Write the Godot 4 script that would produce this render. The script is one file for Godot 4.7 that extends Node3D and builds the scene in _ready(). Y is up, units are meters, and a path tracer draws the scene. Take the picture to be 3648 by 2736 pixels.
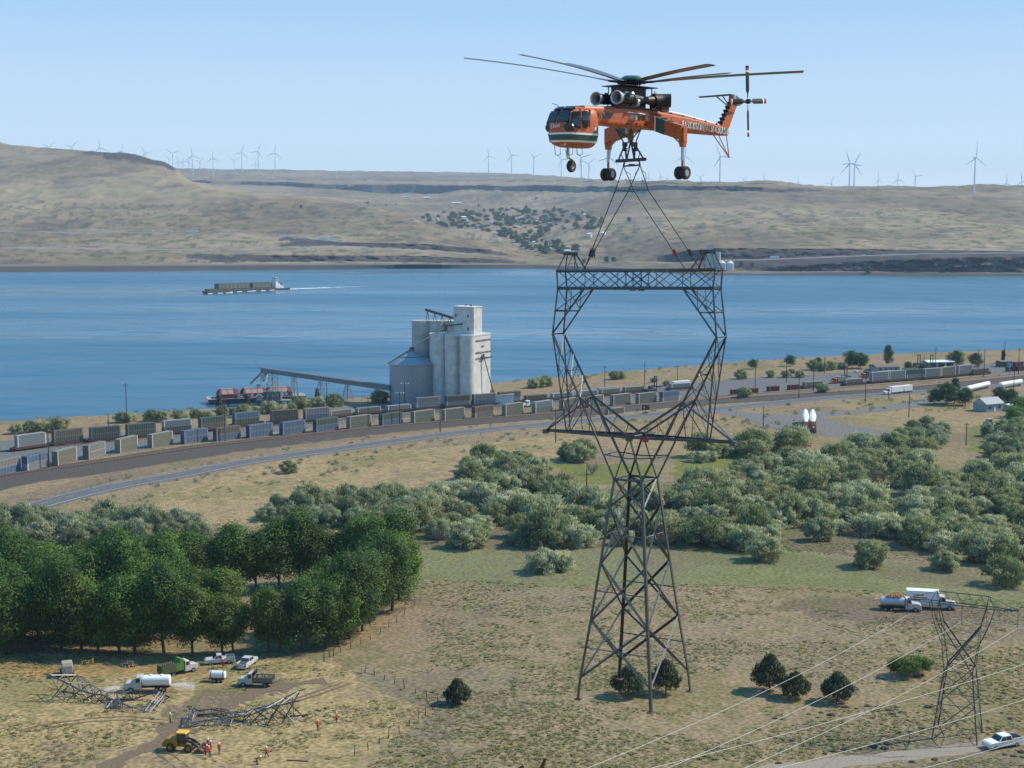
extends Node3D
# Helicopter carrying a lattice tower over a river valley. Metres, y up, water level at 0.

class Shape:
	var v := PackedVector3Array()
	var n := PackedVector3Array()
	var c := PackedColorArray()
	var t := PackedVector2Array()
	var i := PackedInt32Array()
	var col := Color.WHITE
	func face(p: Array) -> void:
		var nn: Vector3 = (p[2] - p[0]).cross(p[1] - p[0])
		if nn.length_squared() < 1e-12 and p.size() > 3:
			nn = (p[3] - p[0]).cross(p[2] - p[0])
		nn = nn.normalized()
		var o := v.size()
		for q in p:
			v.append(q); n.append(nn); c.append(col); t.append(Vector2(q.x, q.z))
		for k in range(2, p.size()):
			i.append_array([o, o + k - 1, o + k])
	func vert(p: Vector3, nn: Vector3, uv := Vector2.ZERO) -> int:
		v.append(p); n.append(nn); c.append(col); t.append(uv)
		return v.size() - 1
	func tri(a: int, b: int, d: int) -> void:
		# wound to agree with the corner normals
		if (v[d] - v[a]).cross(v[b] - v[a]).dot(n[a] + n[b] + n[d]) >= 0.0: i.append_array([a, b, d])
		else: i.append_array([a, d, b])
	func quad(a, b, cc, d) -> void:
		face([a, b, cc, d])
	func box(at: Vector3, s: Vector3, b := Basis()) -> void:
		var h := s * 0.5
		var p := []
		for k in 8:
			p.append(at + b * Vector3(h.x if k & 1 else -h.x, h.y if k & 2 else -h.y, h.z if k & 4 else -h.z))
		for f in [[0, 2, 3, 1], [4, 5, 7, 6], [0, 4, 6, 2], [1, 3, 7, 5], [2, 6, 7, 3], [0, 1, 5, 4]]:
			face([p[f[3]], p[f[2]], p[f[1]], p[f[0]]])
	func rings(r: Array, close := true, cap := true, smooth := true) -> void:
		# r: rings of equal point counts; faces between neighbours
		var m: int = r[0].size()
		if smooth:
			var base := v.size()
			for a in r.size():
				var mid := Vector3.ZERO
				for q in r[a]: mid += q
				mid /= m
				for k in m:
					var along: Vector3 = r[min(a + 1, r.size() - 1)][k] - r[max(a - 1, 0)][k]
					var around: Vector3 = r[a][(k + 1) % m] - r[a][(k - 1 + m) % m]
					var nn: Vector3 = along.cross(around).normalized()
					if nn.dot(r[a][k] - mid) < 0.0: nn = -nn
					vert(r[a][k], nn)
			for a in r.size() - 1:
				for k in (m if close else m - 1):
					var k2 := (k + 1) % m
					var o := [base + a * m + k, base + (a + 1) * m + k, base + (a + 1) * m + k2, base + a * m + k2]
					tri(o[0], o[1], o[2])
					tri(o[0], o[2], o[3])
		else:
			for a in r.size() - 1:
				for k in (m if close else m - 1):
					var k2 := (k + 1) % m
					quad(r[a][k], r[a + 1][k], r[a + 1][k2], r[a][k2])
		if cap:
			face(r[0])
			var e: Array = r[-1].duplicate()
			e.reverse()
			face(e)
	func tube(a: Vector3, b: Vector3, r0: float, r1 := -1.0, m := 6, cap := true) -> void:
		if r1 < 0.0: r1 = r0
		var d := (b - a).normalized()
		var x := d.cross(Vector3.UP if absf(d.y) < 0.9 else Vector3.RIGHT).normalized()
		var y := d.cross(x)
		var p := []
		var q := []
		for k in m:
			var g := TAU * k / m
			var w := x * cos(g) + y * sin(g)
			p.append(a + w * r0)
			q.append(b + w * r1)
		rings([p, q], true, cap)
	func path(pts: Array, r: float, m := 5) -> void:
		var rr := []
		for k in pts.size():
			var d: Vector3 = (pts[min(k + 1, pts.size() - 1)] - pts[max(k - 1, 0)]).normalized()
			var x := d.cross(Vector3.UP if absf(d.y) < 0.95 else Vector3.RIGHT).normalized()
			var y := d.cross(x)
			var ring := []
			for j in m:
				var g := TAU * j / m
				ring.append(pts[k] + (x * cos(g) + y * sin(g)) * r)
			rr.append(ring)
		rings(rr)
	func lathe(prof: Array, m: int, xf := Transform3D(), cap := false, smooth := true) -> void:
		# prof: Vector2(radius, height) from bottom to top, round y
		var rr := []
		for q in prof:
			var ring := []
			for k in m:
				var g := TAU * k / m
				ring.append(xf * Vector3(cos(g) * q.x, q.y, sin(g) * q.x))
			rr.append(ring)
		for k in rr.size() - 1:
			rings([rr[k], rr[k + 1]], true, false, smooth)
		if cap:
			face(rr[0])
			rr[-1].reverse()
			face(rr[-1])
	func slab(poly: Array, z0: float, z1: float, bev := 0.04, xf := Transform3D()) -> void:
		# side outline (x, y) pushed out from z0 to z1, its rims bevelled
		var mid := Vector2.ZERO
		for q in poly: mid += q
		mid /= poly.size()
		var rr := []
		for s in [[z0, 1], [z0 + bev, 0], [z1 - bev, 0], [z1, 1]]:
			var ring := []
			for q in poly:
				var w: Vector2 = q - (q - mid).normalized() * bev * s[1]
				ring.append(xf * Vector3(w.x, w.y, s[0]))
			rr.append(ring)
		rings(rr, true, false, false)
		var tri := Geometry2D.triangulate_polygon(PackedVector2Array(poly))
		for e in [0, 3]:
			for k in range(0, tri.size(), 3):
				var f := [rr[e][tri[k]], rr[e][tri[k + 1]], rr[e][tri[k + 2]]]
				face(f)
	func mesh() -> ArrayMesh:
		var a := []
		a.resize(Mesh.ARRAY_MAX)
		a[Mesh.ARRAY_VERTEX] = v
		a[Mesh.ARRAY_NORMAL] = n
		a[Mesh.ARRAY_COLOR] = c
		a[Mesh.ARRAY_TEX_UV] = t
		a[Mesh.ARRAY_INDEX] = i
		var m := ArrayMesh.new()
		m.add_surface_from_arrays(Mesh.PRIMITIVE_TRIANGLES, a)
		return m

var M := {}
var taken := {}
var rng := RandomNumberGenerator.new()
var noise_tex := {}

func lin(r: float, g: float, b: float) -> Color:
	return Color(r, g, b).linear_to_srgb()

func blotch(key: String, freq: float, low: float, octaves := 4) -> Texture2D:
	# grey mottling for wear and grain, multiplied into a base colour
	if not noise_tex.has(key):
		var f := FastNoiseLite.new()
		f.seed = key.hash() % 10000
		f.frequency = freq
		f.fractal_octaves = octaves
		var g := Gradient.new()
		g.set_color(0, Color(low, low, low * 0.98))
		g.set_color(1, Color(1, 1, 1))
		g.set_offset(0, 0.25)
		g.set_offset(1, 0.75)
		var x := NoiseTexture2D.new()
		x.width = 512
		x.height = 512
		x.seamless = true
		x.noise = f
		x.color_ramp = g
		noise_tex[key] = x
	return noise_tex[key]

func mat(key: String, r: float, g: float, b: float, rough := 0.8, metal := 0.0, worn := 0.0, scale := 0.3) -> StandardMaterial3D:
	if M.has(key): return M[key]
	var m := StandardMaterial3D.new()
	m.resource_name = key
	m.albedo_color = lin(r, g, b)
	m.roughness = rough
	m.metallic = metal
	if worn > 0.0:
		m.albedo_texture = blotch("worn%d" % int(worn * 10), 0.02, 1.0 - worn)
		m.uv1_triplanar = true
		m.uv1_world_triplanar = true
		m.uv1_scale = Vector3(scale, scale, scale)
	M[key] = m
	return m

func vmat(key: String, rough := 0.9, backlight := Color.BLACK) -> StandardMaterial3D:
	if M.has(key): return M[key]
	var m := StandardMaterial3D.new()
	m.resource_name = key
	m.vertex_color_use_as_albedo = true
	m.roughness = rough
	m.cull_mode = BaseMaterial3D.CULL_DISABLED
	if backlight != Color.BLACK:
		m.backlight_enabled = true
		m.backlight = backlight
	M[key] = m
	return m

func numbered(called: String) -> String:
	taken[called] = taken.get(called, -1) + 1
	return called if taken[called] == 0 else "%s_%03d" % [called, taken[called]]

func tag(o: Node3D, label: String, category: String, group := "", kind := "") -> Node3D:
	if label: o.set_meta("label", label)
	if category: o.set_meta("category", category)
	if group: o.set_meta("group", group)
	if kind: o.set_meta("kind", kind)
	return o

func thing(called: String, label: String, category: String, at := Vector3.ZERO, turn := 0.0, group := "") -> Node3D:
	var o := Node3D.new()
	o.name = numbered(called)
	add_child(o)
	o.position = at
	o.rotation.y = turn
	return tag(o, label, category, group)

func part(called: String, s, m: Material, parent: Node3D, xf := Transform3D()) -> MeshInstance3D:
	var o := MeshInstance3D.new()
	o.name = called if parent != self else numbered(called)
	o.mesh = s.mesh() if s is Shape else s
	o.material_override = m
	parent.add_child(o, true)
	o.transform = xf
	return o

func setting(called: String, s, m: Material, parent: Node3D = self) -> MeshInstance3D:
	var o := part(called, s, m, parent)
	if parent == self: o.set_meta("kind", "structure")
	return o

func copy(o: Node3D, label: String, at: Vector3, turn: float, size := 1.0) -> Node3D:
	var r: Node3D = o.duplicate()
	var n0: String = o.get_meta("kindname") if o.has_meta("kindname") else str(o.name)
	r.name = numbered(n0)
	add_child(r)
	r.transform = Transform3D(Basis(Vector3.UP, turn).scaled(Vector3.ONE * size), at)
	if label: r.set_meta("label", label)
	return r

func nth(k: int) -> String:
	var w := ["", "first", "second", "third", "fourth", "fifth", "sixth", "seventh", "eighth", "ninth", "tenth", "eleventh", "twelfth", "thirteenth", "fourteenth", "fifteenth", "sixteenth", "seventeenth", "eighteenth", "nineteenth", "twentieth"]
	if k <= 20: return w[k]
	var tens := ["", "", "twenty", "thirty", "forty", "fifty", "sixty", "seventy", "eighty", "ninety"]
	if k >= 100: return "hundred-and-" + nth(k - 100) if k > 100 else "hundredth"
	if k % 10 == 0: return ["", "", "twentieth", "thirtieth", "fortieth", "fiftieth", "sixtieth", "seventieth", "eightieth", "ninetieth"][k / 10]
	return tens[k / 10] + "-" + w[k % 10]

func noise(sd: int, freq: float, oct := 4) -> FastNoiseLite:
	var f := FastNoiseLite.new()
	f.seed = sd
	f.frequency = freq
	f.fractal_octaves = oct
	return f

# ---------------------------------------------------------------- lie of the land
const BASE := [Vector2(-60,99.5),Vector2(0,98),Vector2(8,94.4),Vector2(16,91.2),Vector2(25,88.9),Vector2(80,60),Vector2(150,31),Vector2(190,18.6),Vector2(225,16),Vector2(290,14),Vector2(350,12),Vector2(420,10.5),Vector2(520,9.3),Vector2(620,8.8),Vector2(720,8.3),Vector2(2000,8)]
const HWY := [Vector2(-180.47,-349.43),Vector2(-167.83,-378.05),Vector2(-152.49,-410.21),Vector2(-136.5,-450.18),Vector2(-114.78,-481.87),Vector2(-95.54,-509.79),Vector2(-53.28,-551.56),Vector2(-14.68,-585.28),Vector2(41.11,-620.28),Vector2(71.49,-638.9),Vector2(103.17,-658.53),Vector2(155.01,-693.51),Vector2(221.49,-725.23),Vector2(278.16,-756.96),Vector2(346.75,-791.46),Vector2(429.03,-827.73)]
const SHORE := [Vector2(-311.97,-610.41),Vector2(-236.48,-640.86),Vector2(-179.51,-670.74),Vector2(-116.26,-698.47),Vector2(-77.06,-728.56),Vector2(-3.85,-795.79),Vector2(63.98,-844.92),Vector2(140.34,-898.78),Vector2(222.68,-941.59),Vector2(360.28,-982.73),Vector2(500.85,-1006.7)]

func sst(a: float, b: float, x: float) -> float:
	return smoothstep(a, b, x)

func base_height(x: float) -> float:
	if x <= BASE[0].x: return BASE[0].y
	var m := BASE.size()
	if x >= BASE[m - 1].x: return BASE[m - 1].y
	var k := 0
	while x > BASE[k + 1].x: k += 1
	var p: Vector2 = BASE[k]
	var q: Vector2 = BASE[k + 1]
	var pa: Vector2 = BASE[max(k - 1, 0)]
	var qb: Vector2 = BASE[min(k + 2, m - 1)]
	var h := q.x - p.x
	var s := (x - p.x) / h
	var m0 := (q.y - pa.y) / (q.x - pa.x)
	var m1 := (qb.y - p.y) / (qb.x - p.x)
	return (2 * s * s * s - 3 * s * s + 1) * p.y + (s * s * s - 2 * s * s + s) * h * m0 + (-2 * s * s * s + 3 * s * s) * q.y + (s * s * s - s * s) * h * m1

func on_line(T: Array, x: float) -> float:
	var k := 0
	while k < T.size() - 2 and x > T[k + 1].x: k += 1
	return T[k].y + (T[k + 1].y - T[k].y) * (x - T[k].x) / (T[k + 1].x - T[k].x)

func height(x: float, z: float) -> float:
	var b := base_height(-z)
	var q := z - on_line(HWY, x)
	b += (0.45 * sin(x * 0.045 + z * 0.021) + 0.35 * sin(x * 0.021 - z * 0.037 + 1.3) + 0.16 * sin(x * 0.13 + z * 0.11)) * sst(14, 60, q)
	b = lerpf(b, 7.5, 1.0 - sst(-45, -12, q))
	return lerpf(-4.0, b, sst(-6, 22, z - on_line(SHORE, x)))

func on_ground(x: float, z: float, lift := 0.0) -> Vector3:
	return Vector3(x, height(x, z) + lift, z)

func gp(x: float, z: float) -> Vector3:
	return on_ground(x, z)

func gl(a: Array) -> Array:
	var r := []
	for k in range(0, a.size(), 2): r.append(on_ground(a[k], a[k + 1]))
	return r

func pl(a: Array) -> PackedVector2Array:
	var r := PackedVector2Array()
	for k in range(0, a.size(), 2): r.append(Vector2(a[k], a[k + 1]))
	return r

func vl(a: Array) -> Array:
	var r := []
	for k in range(0, a.size(), 3): r.append(Vector3(a[k], a[k + 1], a[k + 2]))
	return r


func _ready() -> void:
	rng.seed = 7
	# ---- camera
	var cam := Camera3D.new()
	cam.name = "camera"
	add_child(cam)
	cam.position = Vector3(0, 100, 0)
	cam.rotation.x = -0.12101
	cam.fov = 30.6033
	cam.near = 0.5
	cam.far = 16000.0
	cam.current = true
	# ---- sky, air, sun, exposure
	var sky_mat := ProceduralSkyMaterial.new()
	sky_mat.sky_top_color = lin(0.085, 0.345, 0.70)
	sky_mat.sky_horizon_color = lin(0.79, 0.91, 0.97)
	sky_mat.sky_curve = 0.095
	sky_mat.ground_bottom_color = lin(0.25, 0.22, 0.16)
	sky_mat.ground_horizon_color = lin(0.79, 0.91, 0.97)
	sky_mat.ground_curve = 0.02
	sky_mat.sun_angle_max = 4.0
	var sky := Sky.new()
	sky.sky_material = sky_mat
	var env := Environment.new()
	env.background_mode = Environment.BG_SKY
	env.sky = sky
	env.tonemap_mode = Environment.TONE_MAPPER_LINEAR
	env.tonemap_exposure = 1.2
	env.fog_enabled = true
	env.fog_density = 0.00006
	env.fog_light_color = lin(0.58, 0.76, 0.95)
	env.sdfgi_enabled = true
	env.ssao_enabled = true
	env.ssil_enabled = true
	var world := WorldEnvironment.new()
	world.name = "world"
	world.environment = env
	add_child(world)
	var sun := DirectionalLight3D.new()
	sun.name = "sun"
	add_child(sun)
	var el := deg_to_rad(43.0)
	var az := deg_to_rad(18.0)
	sun.look_at_from_position(Vector3(cos(az) * cos(el), sin(el), -sin(az) * cos(el)) * 100.0, Vector3.ZERO)
	sun.light_energy = 1.45
	sun.light_color = Color(1.0, 0.96, 0.89)
	sun.light_angular_distance = 0.5
	sun.shadow_enabled = true
	# ---- the large structure
	near_land()
	far_land()
	water()
	roads()
	vegetation()
	helicopter()
	towers()
	elevator()
	yard()
	people()
	vehicles()
	small_things()
	far_things()


func zone_list() -> Array:
	# patches of one kind of ground: outline in plan, base colour, how ragged the edge is
	return [
		[pl([-71.4,-405.3,-29.3,-445.2,-17.5,-496.1,-2.5,-506.6,12.9,-465.5,43.3,-447.1,57.1,-471.6,88.6,-498.4,137.2,-530.6,151.1,-504.7,140.9,-470,171,-502.9,201,-514.5,136.8,-346.9,113.3,-351.5,95.8,-367.4,71.3,-357.2,46.1,-359.9,5.7,-366,-25.4,-361.9,-29.9,-391.3,-67.7,-393.4]), Color(0.140, 0.122, 0.064), 3.0],  # thicket floor: olive-brown cover, darkened in colour for the shade under the bushes
		[pl([-114.7,-446.2,-85.5,-511.5,-35.3,-537.5,26.4,-576.8,29.5,-528.2,12.8,-501.9,-16.9,-478.8,-16.3,-436.1,-31.3,-411.3,-74.1,-393.2,-109.4,-405.1]), Color(0.320, 0.229, 0.120), 4.0],
		[pl([20.5,-576.7,94,-632,103.6,-584.6,119.1,-546.5,93.8,-528.3,45.4,-525.8]), Color(0.272, 0.199, 0.105), 5.0],
		[pl([152.7,-671.9,262.9,-715,315.4,-718.9,264.5,-601.2,172.1,-576.2,144,-633.1]), Color(0.280, 0.207, 0.105), 4.0],
		[pl([-36.5,-262.2,-22.1,-312.3,-12,-316.6,-10.5,-294.7,-23.4,-267.5,-32.3,-250.4]), Color(0.248, 0.184, 0.112), 3.0],
		[pl([-28.4,-361.9,-1.8,-374.2,35.5,-364.9,57.4,-361.6,129.5,-346.7,145.2,-325.4,113.6,-303.3,69.4,-314.3,37.5,-317.8,5,-321.1,-23.2,-329.5]), Color(0.178, 0.172, 0.078), 4.0],
		[pl([12.8,-501.9,51.9,-505.2,47.5,-462.1,21.3,-463.4]), Color(0.160, 0.161, 0.045), 2.0],
		[pl([61.5,-526.6,99.4,-523.8,88.1,-473.8,69.4,-463.8,55.9,-477.6]), Color(0.160, 0.161, 0.045), 2.0],
		[pl([138,-580.1,163.9,-572,154.2,-537.4,133.3,-536.5]), Color(0.152, 0.153, 0.053), 2.0],
		[pl([194.2,-594.3,234.2,-617.6,205.3,-540,173.8,-530.6]), Color(0.152, 0.161, 0.045), 2.0],
		[pl([149.1,-487.7,186.2,-503.1,170.7,-447.3,143.5,-453.6]), Color(0.176, 0.161, 0.060), 2.0],
		[pl([-24.6,-441,-9.5,-451,-9.1,-431.6,-22.9,-426.1]), Color(0.144, 0.153, 0.045), 2.0],
		[pl([43,-365.2,84.9,-352.7,124.8,-333.9,120.2,-321.2,80.2,-333.1,47.5,-343.3]), Color(0.155, 0.15, 0.068), 3.0],
		[pl([59.6,-303.3,86.8,-307.3,107.8,-302.3,101.1,-293.5,81.4,-287.6,61.4,-291]), Color(0.168, 0.119, 0.083), 2.5],
		[pl([-120.8,-263.2,-72.1,-263.9,-50.2,-263.3,-33.7,-261.2,-25.1,-245.8,-16.8,-235.6,-13.6,-230.9,-17.4,-218.7,-22.7,-207.7,-25.3,-194.5,-91,-195.9]), Color(0.335, 0.245, 0.118), 1.5],
		[pl([-120.3,-262.2,-76.1,-262.8,-56.6,-257.4,-58.1,-250.2,-72.9,-251.3,-83.1,-247.5,-112,-243.4]), Color(0.336, 0.214, 0.090), 2.5],
		[pl([-59.4,-233.9,-52,-245.6,-44.5,-249.3,-39.4,-249.1,-41.3,-241.9,-49.3,-237.1,-52,-227.2,-53.9,-215.2,-56.6,-215.4]), Color(0.192, 0.138, 0.090), 2.0],
	]

func land_patch(called: String, x0: float, x1: float, z0: float, z1: float, step: float, px: int, pz: int) -> void:
	var nx := int(round((x1 - x0) / step))
	var nz := int(round((z1 - z0) / step))
	var s := Shape.new()
	for b in nz + 1:
		for a in nx + 1:
			var x := x0 + a * step
			var z := z0 + b * step
			var e := 1.0
			var nn := Vector3(height(x - e, z) - height(x + e, z), 2.0 * e, height(x, z - e) - height(x, z + e)).normalized()
			s.vert(on_ground(x, z), nn, Vector2(float(a) / nx, float(b) / nz))
	for b in nz:
		for a in nx:
			var o := b * (nx + 1) + a
			s.i.append_array([o, o + nx + 2, o + nx + 1, o, o + 1, o + nx + 2])
	var im := Image.create(px, pz, false, Image.FORMAT_RGB8)
	var zones := zone_list()
	var f1 := noise(3, 0.012)
	var f2 := noise(4, 0.13, 4)
	var f3 := noise(5, 0.8, 2)
	var boxes := []
	for q in zones:
		var r := Rect2(q[0][0], Vector2.ZERO)
		for w in q[0]: r = r.expand(w)
		boxes.append(r.grow(8))
	var dry := Color(0.215, 0.172, 0.10)
	var green := Color(0.128, 0.126, 0.045)
	var earth := Color(0.160, 0.119, 0.083)
	var verge := Color(0.264, 0.191, 0.109)
	for b in pz:
		var z := z0 + (b + 0.5) * (z1 - z0) / pz
		for a in px:
			var x := x0 + (a + 0.5) * (x1 - x0) / px
			var n1 := f1.get_noise_2d(x, z)
			var n2 := f2.get_noise_2d(x * 1.3, z)
			var n3 := f3.get_noise_2d(x, z)
			var q := z - on_line(HWY, x)
			var cc := dry.lerp(verge, clampf(0.5 + n1 * 2.0, 0, 1) if q > 25 else 1.0)
			var p := Vector2(x + n2 * 3.0, z + n1 * 6.0)
			for k in zones.size():
				if boxes[k].has_point(p):
					var w: float = zones[k][2]
					if Geometry2D.is_point_in_polygon(Vector2(x + n2 * 2.2 * w + n3, z + n1 * 3.0 * w + n2 * w + n3 * 1.5), zones[k][0]):
						cc = zones[k][1]
			if q < -20 and q > -70: cc = cc.lerp(earth, 0.35)
			cc = cc.lerp(green, clampf(n2 * 1.1 + n1 * 1.8 - 0.12, 0, 0.5))
			cc = cc.lerp(earth, clampf(-n2 * 1.1 - n1 * 1.6 - 0.2, 0, 0.5))
			cc = cc * (1.0 + n3 * 0.55)
			var i := z - on_line(SHORE, x)
			if i < 12: cc = Color(0.16, 0.13, 0.10) * (1.0 + n3 * 0.4)
			im.set_pixel(a, b, cc.linear_to_srgb())
	var m := StandardMaterial3D.new()
	m.resource_name = called
	m.albedo_texture = ImageTexture.create_from_image(im)
	m.texture_repeat = false
	m.roughness = 0.95
	m.metallic_specular = 0.2
	setting(called, s, m)

func near_land() -> void:
	land_patch("field", -160, 168, -448, -184, 4.0, 1640, 1320)
	# the rest round it, one strip per side, edge to edge
	land_patch("river_bank", -480, 560, -1120, -448, 8.0, 1300, 840)
	land_patch("bluff", -160, 168, -184, 56, 4.0, 200, 150)
	land_patch("west_field", -480, -160, -448, 56, 8.0, 200, 300)
	land_patch("east_field", 168, 560, -448, 56, 8.0, 250, 300)

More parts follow.
